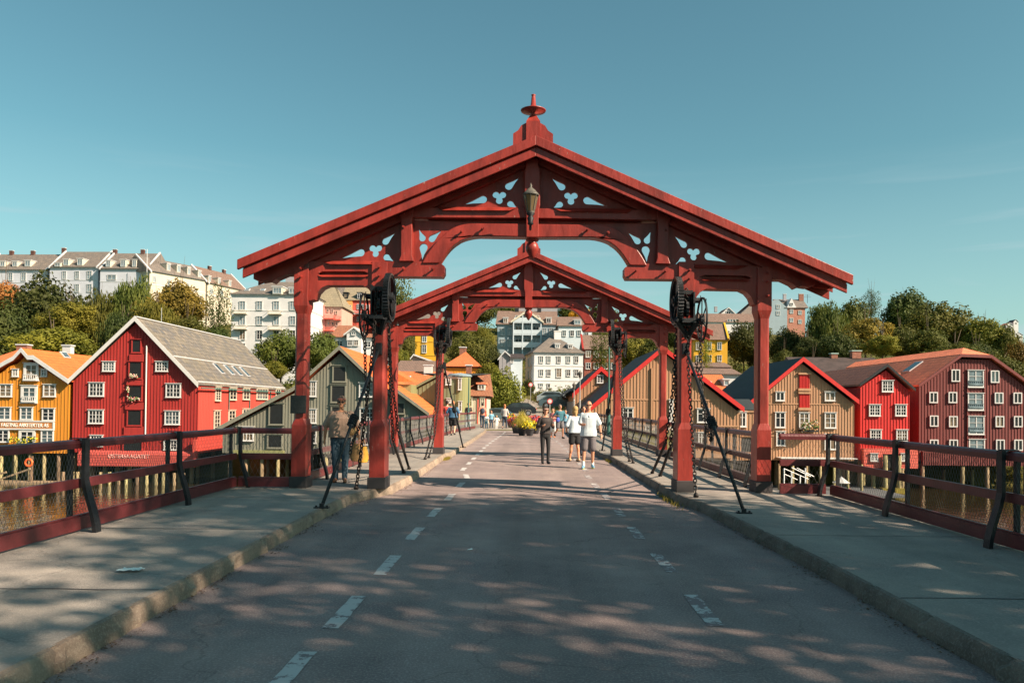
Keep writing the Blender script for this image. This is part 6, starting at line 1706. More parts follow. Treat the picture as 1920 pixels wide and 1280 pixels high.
# street trees on the near bank, right of and behind the camera: they shade the foreground
NEAR2 = crown_mesh('crown', 78, 24, 165, .030, flat=.95, fill=0, lr=(.16, .30))
NEAR = crown_mesh('crown', 77, 28, 215, .030, flat=.95, fill=0, lr=(.21, .36))
def near_tree(x, y, zc, rx, rz, i):
    t = thing('tree', ['bank tree right of the bridge behind the camera', 'second bank tree right of the bridge behind the camera', 'third bank tree', 'fourth bank tree', 'fifth bank tree', 'sixth bank tree', 'tallest bank tree right of the bridge', 'unseen tree left of the bridge, added to block skylight', 'unseen broad tree behind the camera, added to block skylight'][i] + ', shading the road', 'tree', (x, y, -.3), group='trees on the near bank')
    c = link('crown', NEAR2 if i in (0, 1) else NEAR, t, (0, 0, zc + .3), i * 1.3); c.scale = (rx, rx, rz); c.material_slots[0].link = 'OBJECT'; c.material_slots[0].material = MATS['leaf_mid']
    k_ = link('trunk', TRUNK[0], t, (0, 0, zc + .3)); k_.scale = (rx * .6, rx * .6, (zc + .3) / 1.6)
for i, a in enumerate([(14.2, 4.6, 8.2, 4.4, 5.2), (20, -0.5, 13.5, 6.0, 6.5), (12.5, -2.5, 8.5, 4.8, 5.5), (19.0, -9, 12.5, 6.5, 6.5), (12.5, -9, 8, 4.6, 5.5), (20, -17, 12, 6.5, 6.5), (16.0, 0.0, 16.5, 5.4, 5.2), (-14, -5, 10, 6.5, 7.0), (-1, -17, 14, 8, 6.5)]): near_tree(*a, i)  # last two are unseen, added to cut the skylight on the foreground

# ---------------------------------------------------------------- flower pots on the road
def planter(label, px, py, s, kind):
    g = ground(px, py, .0); t = thing('planter', label, 'planter', g, group='planters on the road')
    mb = MB(); mb.lathe([(.16 * s, .0), (.20 * s, .02), (.30 * s, .42 * s), (.33 * s, .44 * s), (.33 * s, .50 * s), (.28 * s, .50 * s), (.27 * s, .44 * s)], 20); mb.build('pot', 'pot', t, smooth=True)
    r = random.Random(int(px)); mb = MB()
    if kind == 'grass':
        for i in range(900):
            a = r.uniform(0, 6.28); l = r.uniform(.8, 1.3) * s; q_ = r.random(); sp_ = (.08 + .85 * q_) * s; p0 = Vector((r.gauss(0, .08), r.gauss(0, .08), .45 * s)); dr = Vector((math.cos(a), math.sin(a), 0))
            p1 = p0 + dr * sp_ * .55 + Vector((0, 0, l * (.72 - .22 * q_))); p2 = p0 + dr * sp_ + Vector((0, 0, l * (.98 - 1.05 * q_))); sd = Vector((-dr.y, dr.x, 0)) * .008
            mb.add([p0 - sd, p0 + sd, p1 + sd, p1 - sd, p2], [(0, 1, 2, 3), (3, 2, 4)])
        mb.build('ornamental_grass', 'grass_ornamental', t)
    else:
        mt = dict(yellow=['flower_yellow', 'flower_green', 'flower_yellow'], red=['flower_red', 'flower_purple', 'flower_red'], mix=['flower_yellow', 'flower_red', 'flower_green'])[kind]
        for i in range(420):
            d = Vector((r.gauss(0, 1), r.gauss(0, 1), r.gauss(.4, .8))).normalized(); p = Vector((0, 0, .68 * s)) + Vector((d.x * .55, d.y * .55, d.z * .34)) * s * r.uniform(.45, 1.1)
            n3 = (d + Vector((r.gauss(0, .5), r.gauss(0, .5), r.gauss(0, .5)))).normalized(); a = n3.orthogonal().normalized() * r.uniform(.04, .08) * s; b_ = n3.cross(a)
            mb.add([p - a, p + b_, p + a, p - b_], [(0, 1, 2, 3)], r.randrange(3))
        mb.build('flowers', mt, t)
planter('planter of tall yellow ornamental grass standing in the middle of the road', 979, 816, .92, 'grass')
planter('dark pot of bright yellow lilies right of the ornamental grass', 993, 817, .85, 'yellow')
planter('pot of red and purple foliage left of the ornamental grass', 968, 812, 1.0, 'red')
planter('pot of red flowers at the right end of the road planters', 1003, 813, 1.1, 'red')
planter('small pot of yellow and orange flowers, leftmost of the road planters', 959, 803, 1.05, 'mix')

# ---------------------------------------------------------------- street furniture
def street_lamp(label, px, pyb, pyt, Z, head=True):
    b_ = at(px, pyb, Z); tp = at(px, pyt, Z); t = thing('street_lamp', label, 'street lamp', (b_.x, Z, b_.z), group='street lamps')
    hh = tp.z - b_.z
    mb = MB(); mb.tube([(0, 0, 0), (0, 0, 1.0), (0, 0, 1.05), (0, 0, hh)], [.09, .08, .05, .035], 10); mb.build('pole', 'sign_pole' if head else 'pipe_green', t)
    if head:
        mb = MB(); mb.lathe([(.06, hh - .02), (.10, hh + .02), (.16, hh + .34), (.19, hh + .36), (.02, hh + .56), (.02, hh + .62)], 8); mb.build('lamp_head', 'lamp_metal', t)
    return t
street_lamp('old style street lamp against the red bargeboard of the smaller tan warehouse', 1087, 775, 708, 60)
street_lamp('short street lamp left of the smaller tan warehouse', 1076, 772, 729, 66)
street_lamp('slim green street pole just left of the right inner post of the second gate', 1141, 815, 640, 38, False)
street_lamp('slim grey pole in front of the small cream house', 878, 800, 708, 52, False)
def road_sign(label, px, py, Z, r_=.32, blue=False):
    c = at(px, py, Z); g = H(c.x, Z); t = thing('road_sign', label, 'road sign', (c.x, Z, g), group='round road signs')
    mb = MB(); mb.tube([(0, 0, 0), (0, 0, c.z - g)], .035, 8); mb.build('pole', 'sign_pole', t)
    xf = Matrix.Translation((0, -.05, c.z - g)) @ Matrix.Rotation(R(90), 4, 'X')
    s_ = None
    for k_, (rr, m_) in enumerate([(r_, 'sign_red'), (r_ * .72, 'white_trim' if not blue else 'sign_blue')]):
        mb = MB(xf); mb.lathe([(rr, -.01 + .012 * k_), (rr, .01 + .012 * k_)], 24)
        if blue and k_: mb.xf = None; mb.bar((-rr * .7, -.075, c.z - g + rr * .7), (rr * .7, -.075, c.z - g - rr * .7), .07, .01, (0, 1, 0))
        o = mb.build('sign_disc' if k_ == 0 else 'sign_centre', m_, s_ or t); s_ = s_ or o
road_sign('round red bordered road sign at the foot of the big white house', 995, 721, 90, .26)
road_sign('round red bordered road sign above the head of the woman in black', 1031, 752, 58, .20)

def car(label, px, py, Z, L_, paint, face=1, z=None):
    g = at(px, py, Z); t = thing('parked_car', label, 'car', (g.x, Z, g.z if z is None else z), 0 if face == 1 else math.pi, group='cars parked beyond the bridge')
    k_ = L_ / 4.4; w = .88
    side = [(-2.15, .35), (-2.2, .62), (-2.1, .88), (-1.2, .98), (-.55, 1.42), (.2, 1.50), (1.3, 1.46), (1.95, 1.02), (2.18, .92), (2.2, .45), (2.1, .28), (1.75, .28), (1.7, .5), (1.5, .66), (1.3, .7), (1.08, .66), (.9, .5), (.86, .28), (-.92, .28), (-.98, .5), (-1.15, .66), (-1.35, .7), (-1.56, .66), (-1.74, .5), (-1.8, .28), (-2.1, .28)]
    mb = MB(); mb.prism([(x * k_, z_ * k_) for x, z_ in side][::-1], -w * k_, w * k_); mb.build('body', paint, t, bevel=.05)
    mb = MB(); gl = [(-1.02, .98), (-.50, 1.36), (.2, 1.43), (1.2, 1.39), (1.72, 1.0)]
    mb.prism([(x * k_, z_ * k_) for x, z_ in gl][::-1], -(w + .006) * k_, (w + .006) * k_); mb.add([(-1.2 * k_, -.7 * k_, .99 * k_), (-1.2 * k_, .7 * k_, .99 * k_), (-.6 * k_, .62 * k_, 1.42 * k_), (-.6 * k_, -.62 * k_, 1.42 * k_)], [(0, 3, 2, 1)])
    mb.build('windows', 'car_glass', t)
    for x in (-1.35, 1.3):
        for s_ in (-1, 1):
            mb = MB(); xf = Matrix.Translation((x * k_, s_ * .80 * k_, .32 * k_)) @ Matrix.Rotation(R(90), 4, 'X'); mb.xf = xf; mb.lathe([(.20 * k_, -.11), (.32 * k_, -.11), (.335 * k_, -.05), (.335 * k_, .05), (.32 * k_, .11), (.20 * k_, .11)], 20)
            wh = mb.build('wheel', 'tyre', t); mb = MB(xf); mb.lathe([(.20 * k_, -.115), (.20 * k_, .115)], 12); mb.build('rim', 'rim_metal', wh)
    for s_ in (-.6, .6): mb = MB(); mb.ell((-2.16 * k_, s_ * k_, .72 * k_), (.06, .16, .09), 8, 6); mb.build('headlight', 'glass_pale', t)
    for s_ in (-.66, .66): mb = MB(); mb.ell((2.17 * k_, s_ * k_, .80 * k_), (.05, .12, .09), 8, 6); mb.build('tail_light', 'sign_red', t)
    return t
car('black car seen side-on parked left of the road behind the woman in the grey hoodie', 969, 779, 78, 3.9, 'car_black', 1)
car('silver blue car parked on the slope, upper one behind the teal runner', 1040, 757, 92, 4.4, 'car_silver', -1)
car('dark teal car parked below the silver one behind the teal runner', 1046, 766, 82, 4.2, 'car_teal', -1)
car('dark teal car half hidden behind the child in blue at the end of the pavement', 926, 790, 74, 3.8, 'car_teal', 1)

# ---------------------------------------------------------------- floating stage on the right
p = at(1530, 912, 54)
t = thing('floating_stage', 'dark floating terrace with white handrails below the tan warehouse', 'pontoon', (p.x, 54, WATER))
mb = MB(); mb.box(-6, 4.8, -3.5, 3, -.2, .35); mb.build('deck', 'dock', t)
mb = MB()
for (xa, za, xb, zb_) in [(1470, 878, 1516, 898), (1470, 888, 1495, 899), (1484, 876, 1520, 893), (1494, 877, 1526, 893)]:
    a, b_ = at(xa, za, 53), at(xb, zb_, 53); mb.tube([(a.x - p.x, -1, a.z - WATER), (b_.x - p.x, -1, b_.z - WATER)], .028, 6)
for xa, za in [(1470, 878), (1484, 885), (1500, 890), (1510, 877)]:
    a = at(xa, za, 53); mb.tube([(a.x - p.x, -1, .35), (a.x - p.x, -1, a.z - WATER)], .05, 6)
mb.build('handrail', 'white_metal', t)
r = random.Random(8)
for i, (px_, nm) in enumerate([(1475, 'yellow'), (1499, 'straw'), (1575, 'mixed'), (1592, 'red')]):
    q = at(px_, 903, 52); mb = MB(); mb.lathe([(.2, 0), (.28, .4), (.26, .4)], 10)
    t2 = thing('flower_pot', ['pot of yellow flowers at the foot of the white handrail', 'pot with straw coloured grass by the white handrail', 'pot of mixed pink flowers on the floating terrace', 'pot of red flowers nearest the closed white parasol'][i], 'flower pot', (q.x, 52, WATER + .35), group='pots on the floating terrace')
    mb.build('pot', 'chimney_brick', t2); mb = MB()
    for j in range(120): c = Vector((r.gauss(0, .18), r.gauss(0, .18), .55 + r.gauss(0, .12))); mb.ell(c, (.05, .05, .05), 5, 3, mi=j % 3)
    mb.build('flowers', [['flower_yellow', 'flower_green', 'flower_yellow'], ['grass_ornamental', 'straw', 'grass_ornamental'], ['pink_cloth', 'flower_green', 'cream_trim'], ['flower_red', 'flower_green', 'pink_cloth']][i], t2)
q = at(1604, 914, 49.6)
t2 = thing('parasol', 'small white parasol open on the floating terrace', 'parasol', (q.x, 51.8, WATER + .35))
mb = MB(); mb.lathe([(.60, 1.25), (.58, 1.22), (.03, 1.62), (.02, 1.68)], 8); mb.build('canopy', 'white_trim', t2); mb = MB(); mb.tube([(0, 0, 0), (0, 0, 1.6)], .025, 8); mb.build('pole', 'white_metal', t2)
# ---------------------------------------------------------------- people
def remesh(mb, name, m, vox, smooth_it=4, parent=None):
    me = mb.mesh(name, m, True); o = bpy.data.objects.new(name, me); COL.objects.link(o)
    md = o.modifiers.new('r', 'REMESH'); md.mode = 'VOXEL'; md.voxel_size = vox; md.use_smooth_shade = True
    sm_ = o.modifiers.new('s', 'SMOOTH'); sm_.factor = .5; sm_.iterations = smooth_it
    me2 = bpy.data.meshes.new_from_object(o.evaluated_get(bpy.context.evaluated_depsgraph_get()))
    bpy.data.objects.remove(o)
    o = bpy.data.objects.new(name, me2); COL.objects.link(o); o.parent = parent
    return o
def cap(mb, p, q, r1, r2, sy=1.0):
    p, q = Vector(p), Vector(q); d = q - p; L_ = d.length; d.normalize()
    pts, rad = [], []
    for i in range(4): t = i / 4 * math.pi / 2; pts.append(p - d * r1 * math.cos(t)); rad.append(max(.0015, r1 * math.sin(t)))
    for i in range(4): t = i / 3; pts.append(p.lerp(q, t)); rad.append(r1 + (r2 - r1) * t)
    for i in range(1, 5): t = i / 4 * math.pi / 2; pts.append(q + d * r2 * math.sin(t)); rad.append(max(.0015, r2 * math.cos(t)))
    mb.tube(pts, rad, 12)
def loft(mb, rings, n=18):
    """closed trunk surface through oval rings (centre, rx, ry), squarish shoulders"""
    vs, fs = [], []
    for c, rx, ry in rings:
        for j in range(n):
            t = 2 * math.pi * j / n; ct, st = math.cos(t), math.sin(t)
            vs.append(c + Vector((math.copysign(abs(ct) ** .85, ct) * rx, math.copysign(abs(st) ** .9, st) * ry, 0)))
    for i in range(len(rings) - 1):
        for j in range(n):
            k2 = (j + 1) % n; fs.append((i * n + j, i * n + k2, (i + 1) * n + k2, (i + 1) * n + j))
    fs.append(tuple(range(n))[::-1]); fs.append(tuple((len(rings) - 1) * n + j for j in range(n)))
    mb.add(vs, fs)
def person(label, foot, z0, hgt, head_rot, legs, arms, top, bottom, hair, shoes='shoe_black', skin='skin', sleeve=.55, leg_cut=1.0, wide=1.0, vox=.011,
           hairlen=0, lean=0, baggy=.0, glasses=False, tucked=False, hem=0, Z=None, look=0, skirt=0, neckline=None, pony=False, sock=None, extras=None, cap_=None):
    """legs: dict L/R=(knee,ankle) offsets; arms: dict L/R=(elbow,wrist); L is image-left when facing the camera. Built facing -y."""
    g = ground(*foot, z0) if Z is None else Vector((at(foot[0], foot[1], Z).x, Z, z0))
    root = thing('person', label, 'person', g, head_rot, group='people walking on the bridge')
    k_ = hgt / 1.75; V = lambda x, y, z: Vector((x, y, z))
    near = vox < .012
    hipz, shz = .93, 1.44
    ln = lambda z: V(0, -lean * (z - .9), 0)
    body = MB(); W_ = wide
    J = {}
    for s, q in (('L', -1), ('R', 1)):
        kn, an = legs[s]; J[s] = (V(q * .085 * W_, 0, .90), V(q * .10, 0, .50) + V(*kn), V(q * .10, 0, .08) + V(*an))
        el, wr = arms[s]; J['a' + s] = (V(q * .175 * W_, 0, 1.41) + ln(1.41), V(q * .24 * W_, .01, 1.14) + V(*el), V(q * .26 * W_, -.02, .88) + V(*wr))
    # trunk
    TR = [(.84, .150, .105), (.94, .162, .112), (1.06, .136, .098), (1.20, .142, .102), (1.32, .160, .106), (1.40, .168, .090), (1.445, .120, .070), (1.475, .065, .056)]
    loft(body, [(V(0, .004, z) + ln(z), a * W_, b_ * (W_ * .6 + .4)) for z, a, b_ in TR])
    cap(body, V(0, .005, 1.42) + ln(1.42), V(0, -.01, 1.55) + ln(1.5), .056, .050)
    hc = V(0, -.015, 1.645) + ln(1.6)
    body.ell(hc + V(0, .012, .012), (.076, .093, .098)); body.ell(hc + V(0, -.022, -.045), (.056, .066, .072))
    body.ell(hc + V(0, -.092, -.012), (.012, .020, .022)); body.ell(hc + V(0, -.080, -.050), (.026, .014, .009)); body.ell(hc + V(0, -.070, -.088), (.026, .022, .018))
    body.ell(hc + V(0, -.078, .028), (.05, .016, .010))
    for q in (-1, 1): body.ell(hc + V(q * .078, .005, -.010), (.011, .018, .030))
    for s, q in (('L', -1), ('R', 1)):
        hp, kn, an = J[s]
        cap(body, hp, kn, .083 * W_, .054 * W_); cap(body, kn, an + V(0, .01, .03), .052 * W_, .034); body.ell(kn.lerp(an, .3) + V(0, .022, 0), (.046 * W_, .046, .11))
        cap(body, an + V(0, .01, -.03), an + V(q * .02, -.14, -.055), .034, .028)
        sh, el, wr = J['a' + s]
        cap(body, sh, el, .047 * W_, .038 * W_); cap(body, el, wr, .038 * W_, .026)
        d = (wr - el).normalized(); side = d.cross(V(0, 1, 0)); side = (side if side.length > .2 else V(1, 0, 0)).normalized(); nf = side.cross(d).normalized()
        palm = wr + d * .05; body.ell(palm, (.030, .030, .046), rot=d.to_track_quat('Z', 'Y').to_matrix())
        if near:
            for i in range(4):
                o_ = side * 0 + nf * ((i - 1.5) * .0175); l = (.072, .082, .077, .060)[i]; cd = (d - side * q * .35).normalized(); c2 = (d - side * q * 1.0).normalized()
                a0 = wr + d * .082 + o_; a1 = a0 + cd * l * .5; cap(body, a0, a1, .0095, .0088); cap(body, a1, a1 + c2 * l * .45, .0088, .0075)
            th = -nf * .028; cap(body, wr + d * .03 + th * .8, wr + d * .065 + th * 1.5 - side * q * .012, .0115, .0095); cap(body, wr + d * .065 + th * 1.5 - side * q * .012, wr + d * .095 + th * 1.35 - side * q * .024, .0095, .008)
        else: cap(body, palm, palm + d * .05, .024, .014)
    def fin(mb, nm, m, vx=vox, it=4, par=None):
        o = remesh(mb, nm, m, vx, it); o.parent = par or root; o.scale = (k_, k_, k_); return o
    bo = fin(body, 'body', skin, min(vox, .0085) if near else vox, 2 if near else 4)
    # top
    tp = MB(); i_ = .018 + baggy
    lowz = .92 - hem
    rg = [(lowz, .160 + i_ * 1.5, .112 + i_ * 1.3)] + [(z, a + i_ * (1.5 if z < 1.0 else 1.35 if z < 1.15 else 1.1 if z < 1.35 else .55 if z < 1.42 else .25), b_ + i_ * (1.25 if z < 1.35 else .5)) for z, a, b_ in TR if z > lowz + .06][:-1]
    if baggy > .015: rg = [(z, a if z > 1.25 else max(a, .150 + i_ * 1.25), b_ if z > 1.25 else max(b_, .100 + i_ * 1.1)) for z, a, b_ in rg]
    loft(tp, [(V(0, .004, z) + ln(z), a * W_, b_ * (W_ * .6 + .4)) for z, a, b_ in rg])
    if baggy: 
        rr = random.Random(int(foot[0]))
        tp.v = [v + Vector((v.x, v.y, 0)).normalized() * (.010 * noise.noise(Vector((math.atan2(v.y, v.x) * 2.2, v.z * 2.5, foot[0])))) for v in tp.v]
    for s, q in (('L', -1), ('R', 1)):
        sh, el, wr = J['a' + s]; f = min(1, sleeve * 2); e1 = sh.lerp(el, f)
        cap(tp, sh + V(-q * .01, 0, -.01), e1, .052 * W_ + i_ * .35, .044 * W_ + i_ * .75)
        if sleeve > .5: cap(tp, el, el.lerp(wr, min(.97, (sleeve - .5) * 2)), .045 * W_ + i_ * .6, .034 + i_ * .4)
    fin(tp, 'top', top, max(vox, .011), 3)
    # bottom
    bt = MB(); loft(bt, [(V(0, .006, z), a * W_ + .012, b_ * (W_ * .6 + .4) + .012) for z, a, b_ in [(.80, .120, .085), (.84, .150, .105), (.92, .164, .114), (1.0, .156, .108), (1.05, .142, .100)]])
    for s, q in (('L', -1), ('R', 1)):
        hp, kn, an = J[s]; f = min(1, leg_cut * 2); b1 = .012 if leg_cut > .6 else .026
        if bottom == 'black_cloth' and leg_cut > .8: b1 = .006
        cap(bt, hp, hp.lerp(kn, f), .085 * W_ + b1, (.056 if f >= 1 else .072) * W_ + b1 * 1.1)
        if leg_cut > .5: cap(bt, kn, kn.lerp(an, min(1, (leg_cut - .5) * 2)), .055 * W_ + b1, .040 + b1 * 1.2); bt.ell(kn.lerp(an, .3) + V(0, .022, 0), (.048 * W_ + b1, .048 + b1, .11))
    fin(bt, 'trousers' if leg_cut > .6 else 'shorts', bottom, max(vox, .011), 3)
    for s, q in (('L', -1), ('R', 1)):
        hp, kn, an = J[s]; sh_ = MB(); a = an + V(0, .0, -.035)
        cap(sh_, a + V(0, .035, .012), a + V(q * .02, -.15, -.008), .043, .036); cap(sh_, a + V(0, .03, .03), a + V(0, -.02, .02), .040, .036)
        o = fin(sh_, 'shoe', shoes, max(vox, .010), 2)
        so = MB(); so.ell(a + V(q * .01, -.06, -.036), (.046, .125, .012)); so.build('sole', 'shoe_black' if shoes != 'shoe_blue' else 'lime', o)
        if sock: m2_ = MB(); cap(m2_, an + V(0, .01, .0), an + V(0, .01, .09), .042, .040); so = m2_.build('sock', sock, root, smooth=True); so.scale = (k_, k_, k_)
    # hair
    hr = MB(); hr.ell(hc + V(0, .026, .034), (.096, .106, .104))
    if hairlen: 
        hr.ell(hc + V(0, .055, -.04), (.080, .055, .10 + hairlen * .2)); cap(hr, hc + V(0, .06, -.05), hc + V(0, .075, -.08 - hairlen), .055, .035)
        for q in (-1, 1): cap(hr, hc + V(q * .070, .02, .0), hc + V(q * .075, .0, -.06 - hairlen * .6), .024, .018)
    if pony: hr.ell(hc + V(0, .10, .085), (.04, .04, .045))
    if hair: 
        cut = hr
        o = fin(hr, 'hair', hair, max(vox, .010), 2); o.location = (0, .010, .006)
    if near:
        e = MB()
        for q in (-1, 1): e.ell(hc + V(q * .030, -.083, .008), (.011, .006, .006), 8, 6)
        e.ell(hc + V(0, -.090, -.052), (.020, .006, .0035), 8, 4, mi=1)
        for q in (-1, 1): e.ell(hc + V(q * .031, -.088, .026), (.016, .005, .004), 8, 4, mi=2)
        o = e.build('face_details', ['lens', 'headband', hair or 'hair_grey'], root, smooth=True); o.scale = (k_,) * 3
    if glasses:
        e = MB()
        for q in (-1, 1): e.ell(hc + V(q * .034, -.092, .006), (.028, .010, .020), 10, 6); e.bar(hc + V(q * .06, -.085, .012), hc + V(q * .085, .0, .010), .006, .008)
        e.bar(hc + V(-.02, -.098, .010), hc + V(.02, -.098, .010), .006, .006); o = e.build('sunglasses', 'lens', root, smooth=True); o.scale = (k_,) * 3
    if cap_:
        e = MB(); e.ell(hc + V(0, -.03, .055), (.088, .10, .012)); e.ell(hc + V(0, -.10, .045), (.07, .07, .008)); o = e.build('visor', cap_, root, smooth=True); o.scale = (k_,) * 3
    if extras: extras(root, J, k_, hc, V)
    return root
STAND = {'L': ((0, 0, 0), (0, 0, 0)), 'R': ((0, 0, 0), (0, 0, 0))}
def walk(a=1, s=.16): 
    f = ((0, -s * .75, 0), (0, -s * 1.1, 0)); b_ = ((0, -.02, 0), (0, s * 1.5, .04))
    return {'L': f, 'R': b_} if a > 0 else {'L': b_, 'R': f}
HANG = {'L': ((-.01, .02, 0), (0, 0, 0)), 'R': ((.01, .02, 0), (0, 0, 0))}
def bagx(m, c, s, nm='bag'): pass

def ex_woman(root, J, k_, hc, V):
    mb = MB(); mb.ell(hc + V(0, .012, .062), (.090, .104, .030)); o = mb.build('headband', 'headband', root, smooth=True); o.scale = (k_,) * 3
    # ruffled neckline
    mb = MB()
    for i in range(22):
        a = i / 22 * 2 * math.pi; mb.ell(V(math.cos(a) * .155, math.sin(a) * .095, 1.40 + .012 * math.sin(a * 2)), (.022, .022, .020), 6, 5)
    for q in (-1, 1):
        for i in range(5): mb.ell(V(q * (.19 + i * .012), -.01, 1.42 - i * .022), (.03, .05, .018), 8, 5)
    o = mb.build('ruffle', 'taupe', root, smooth=True); o.scale = (k_,) * 3
    mb = MB(); mb.v = []
    for q in (-1, 1):
        mb.tube([(q * .07, -.108, 1.47), (q * .05, -.125, 1.30), (q * .03, -.15, 1.08)], .006, 5)
    o = mb.build('blouse_fold', 'taupe', root, smooth=True); o.scale = (k_,) * 3
person('woman in a taupe off-shoulder blouse and jeans with sunglasses, walking on the left pavement', (638, 903), .15, 1.68, R(8), {'L': ((0, -.06, 0), (.01, -.04, 0)), 'R': ((0, -.09, 0), (.0, -.16, .01))},
       {'L': ((-.03, .03, 0), (-.02, .0, .0)), 'R': ((.06, .02, .01), (.07, -.10, .02))}, 'taupe', 'denim', 'hair_grey', 'shoe_tan', 'skin_tan', .42, 1.0, 1.18, .010, lean=0, baggy=.022, glasses=True, extras=ex_woman)
# her two bags: held things of their own
def held_bag(name, label, px, py, Y, m, w, h, handle=True):
    p = at(px, py, Y); t = thing(name, label, 'bag', p - Vector((0, 0, h / 2)), R(15), group='bags carried by the woman in taupe')
    mb = MB(); prof = [(.02, 0), (w * .38, .01), (w * .5, h * .25), (w * .46, h * .6), (w * .33, h * .92), (w * .34, h)]
    mb.lathe(prof, 20); o = remesh(mb, 'body', m, .012, 2, t); o.scale = (1, .55, 1)
    if handle:
        mb = MB(); mb.tube([(-w * .18, 0, h * .96), (-w * .12, 0, h + .10), (0, 0, h + .14), (w * .12, 0, h + .10), (w * .18, 0, h * .96)], .010, 6); mb.build('handle', 'straw', t, smooth=True)
    return t
Yw = ground(643, 902, .15).y
held_bag('tote_bag', 'brown woven tote held in the hand of the woman in taupe', 669, 848, Yw - .05, 'straw', .27, .36)
held_bag('tote_bag', 'yellow tote held behind the brown woven one by the woman in taupe', 681, 852, Yw + .12, 'yellow_bag', .22, .33)
held_bag('shoulder_bag', 'straw shoulder bag tucked under the arm of the woman in taupe', 655, 806, Yw - .14, 'straw', .30, .22, False)

def ex_black(root, J, k_, hc, V):
    mb = MB(); mb.box(-.035, .035, -.40, -.392, 1.19, 1.32); o = mb.build('phone', 'lens', root); o.scale = (k_,) * 3
person('woman dressed all in black with a pink visor looking down at her phone', (1022, 869), 0, 1.66, R(12), {'L': ((.01, -.02, 0), (.02, .0, 0)), 'R': ((-.01, -.04, 0), (-.02, -.04, 0))},
       {'L': ((-.02, .0, .01), (.10, -.24, .30)), 'R': ((.01, -.02, .0), (-.09, -.24, .31))}, 'black_soft', 'black_cloth', 'hair_dark', 'shoe_black', 'skin', 1.0, .98, .98, .010, cap_='hat_pink', hairlen=.04, extras=None)
def ex_man(root, J, k_, hc, V):
    mb = MB()
    for q in (-1, 1): mb.ell(V(q * .010, -.134, 1.335), (.010, .006, .022), 8, 6)
    mb.bar(V(0, -.132, 1.35), V(.01, -.118, 1.40), .006, .008); o = mb.build('hanging_sunglasses', 'lens', root); o.scale = (k_,) * 3
    w = J['aR'][2]; mb = MB(); mb.tube([w + V(0, 0, .035), w + V(0, 0, .060)], .034, 12); o = mb.build('watch', 'lens', root); o.scale = (k_,) * 3
person('bald man in a loose white shirt, grey shorts and lime and blue running shoes', (1103, 878), 0, 1.84, R(-4), {'L': ((-.01, -.04, 0), (-.03, -.10, 0)), 'R': ((.01, -.01, 0), (.01, .06, .01))},
       {'L': ((.02, -.06, .01), (.11, -.26, .26)), 'R': ((.05, .04, .0), (.07, .02, .0))}, 'white_cloth', 'shorts_grey', None, 'shoe_blue', 'skin', .42, .46, .99, .010, baggy=.020, hem=.08, glasses=True, sock='sock', extras=ex_man)
person('blonde woman in a white top and black shorts beside the man in white', (1077, 865), 0, 1.68, R(-155), {'L': ((.0, .02, 0), (.0, .10, .01)), 'R': ((0, -.04, 0), (.02, -.10, 0))},
       {'L': ((-.02, -.03, .02), (.12, -.18, .12)), 'R': ((.03, -.03, .02), (-.08, -.20, .12))}, 'white_cloth', 'black_cloth', 'hair_blond', 'sandal', 'skin_tan', .6, .34, 1.02, .010, hairlen=.12, baggy=.016)
person('dark-haired person in pale blue walking hidden between the blonde woman and the man in white', (1093, 853), 0, 1.72, R(10), walk(1), HANG, 'child_blue', 'navy', 'hair_dark', 'shoe_black', 'skin', .45, 1, 1.0, .016)
person('person in a blue T-shirt and black shorts walking away past the second gate', (849, 816), .15, 1.72, R(180 - 5), walk(-1, .10), {'L': ((-.03, .02, 0), (.0, -.02, .02)), 'R': ((.03, .02, 0), (.0, -.02, .02))}, 'blue_shirt', 'black_cloth', 'hair_ginger', 'shoe_black', 'skin_pale', .42, .40, 1.22, .014, baggy=.012)
person('person in a red shirt and pink shorts just behind the one in the blue T-shirt', (838, 812), .15, 1.76, R(175), walk(1, .1), HANG, 'red_shirt', 'pink_cloth', 'hair_dark', 'shoe_black', 'skin_pale', .42, .40, 1.1, .016)
def ex_bag(root, J, k_, hc, V):
    mb = MB(); mb.ell(V(-.17, -.10, 1.05), (.10, .06, .11)); mb.tube([(-.17, -.1, 1.1), (-.06, -.11, 1.3), (.10, -.03, 1.44)], .012, 6); o = mb.build('handbag', 'black_cloth', root, smooth=True); o.scale = (k_,) * 3
person('woman in black top and pale jeans with a black bag at the left railing', (878, 802), .15, 1.68, R(6), {'L': ((-.03, 0, 0), (-.06, 0, 0)), 'R': ((.01, 0, 0), (.02, 0, 0))}, {'L': ((0, .0, 0), (.16, -.16, .36)), 'R': ((.01, 0, 0), (-.10, -.18, .24))}, 'black_soft', 'jeans_pale', 'hair_ginger', 'shoe_black', 'skin', .4, 1, 1.0, .014, extras=ex_bag)
def ex_pack(root, J, k_, hc, V):
    mb = MB(); mb.ell(V(0, .17, 1.22), (.15, .10, .22)); o = remesh(mb, 'backpack', 'navy', .015, 2, root); o.scale = (k_,) * 3
person('person in a salmon shirt with a dark backpack leaving the left pavement', (904, 803), .10, 1.74, R(195), walk(1, .16), HANG, 'salmon', 'navy', 'hair_dark', 'shoe_black', 'skin', .42, 1, 1.1, .016, extras=ex_pack)
person('child in a pale blue shirt and dark trousers at the end of the left kerb', (921, 803), .0, 1.28, R(20), walk(-1, .08), HANG, 'child_blue', 'navy', 'hair_ginger', 'shoe_black', 'skin_pale', .42, 1, 1.15, .016, hairlen=.04)
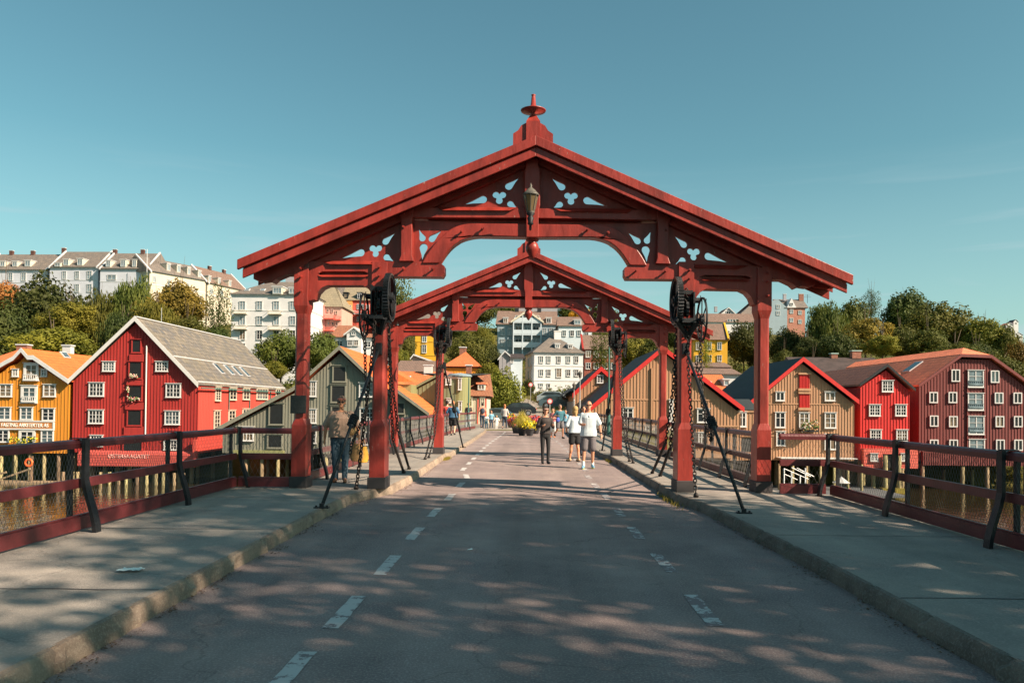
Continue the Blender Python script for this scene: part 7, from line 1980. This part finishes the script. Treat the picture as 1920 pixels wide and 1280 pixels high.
person('small child dressed in white walking beside the child in pale blue', (931, 805), .0, .98, R(10), walk(1, .08), {'L': ((-.03, 0, .05), (-.1, 0, .15)), 'R': ((.03, 0, .05), (.1, 0, .12))}, 'child_white', 'child_white', 'hair_blond', 'shoe_black', 'skin_pale', .7, 1, 1.25, .016)
person('woman in a pale grey hoodie and dark trousers seen from behind left of the planters', (946, 805), .0, 1.76, R(170), walk(1, .12), {'L': ((0, 0, 0), (.06, -.12, .12)), 'R': ((0, 0, 0), (-.06, -.12, .12))}, 'grey_hood', 'navy', 'hair_ginger', 'shoe_black', 'skin_pale', 1, .9, 1.05, .016, hairlen=.06)
person('child in a white and yellow outfit holding hands near the salmon shirt', (912, 804), .0, 1.05, R(185), walk(-1, .08), HANG, 'child_white', 'child_blue', 'hair_ginger', 'shoe_black', 'skin_pale', .5, 1, 1.1, .018)
def ex_run(root, J, k_, hc, V):
    mb = MB(); mb.ell(V(-.16, -.14, .98), (.11, .07, .13)); o = remesh(mb, 'waist_bag', 'blue_bag', .015, 2, root); o.scale = (k_,) * 3
person('jogger in a teal T-shirt and shorts with a bright blue bag', (1049, 822), .0, 1.76, R(22), {'L': ((-.02, -.02, 0), (-.06, .25, .12)), 'R': ((.02, -.12, .02), (.08, -.02, 0))}, {'L': ((-.03, .06, .03), (.10, -.20, .30)), 'R': ((.06, -.02, .02), (-.06, -.26, .20))}, 'teal_shirt', 'shorts_grey', 'hair_grey', 'shoe_black', 'skin', .42, .38, 1.15, .014, lean=.06, extras=ex_run)
person('person in a pale top partly hidden behind the woman in black, holding something pink', (1037, 820), .0, 1.60, R(-30), STAND, {'L': ((0, 0, 0), (.12, -.2, .25)), 'R': ((0, 0, 0), (-.1, -.2, .25))}, 'pink_cloth', 'child_white', 'hair_dark', 'shoe_tan', 'skin', .6, .6, 1.0, .016)
person('person in pale blue partly hidden between the jogger and the blonde woman', (1060, 813), .0, 1.45, R(0), STAND, HANG, 'child_blue', 'navy', 'hair_grey', 'shoe_black', 'skin', .5, 1, 1.0, .016)
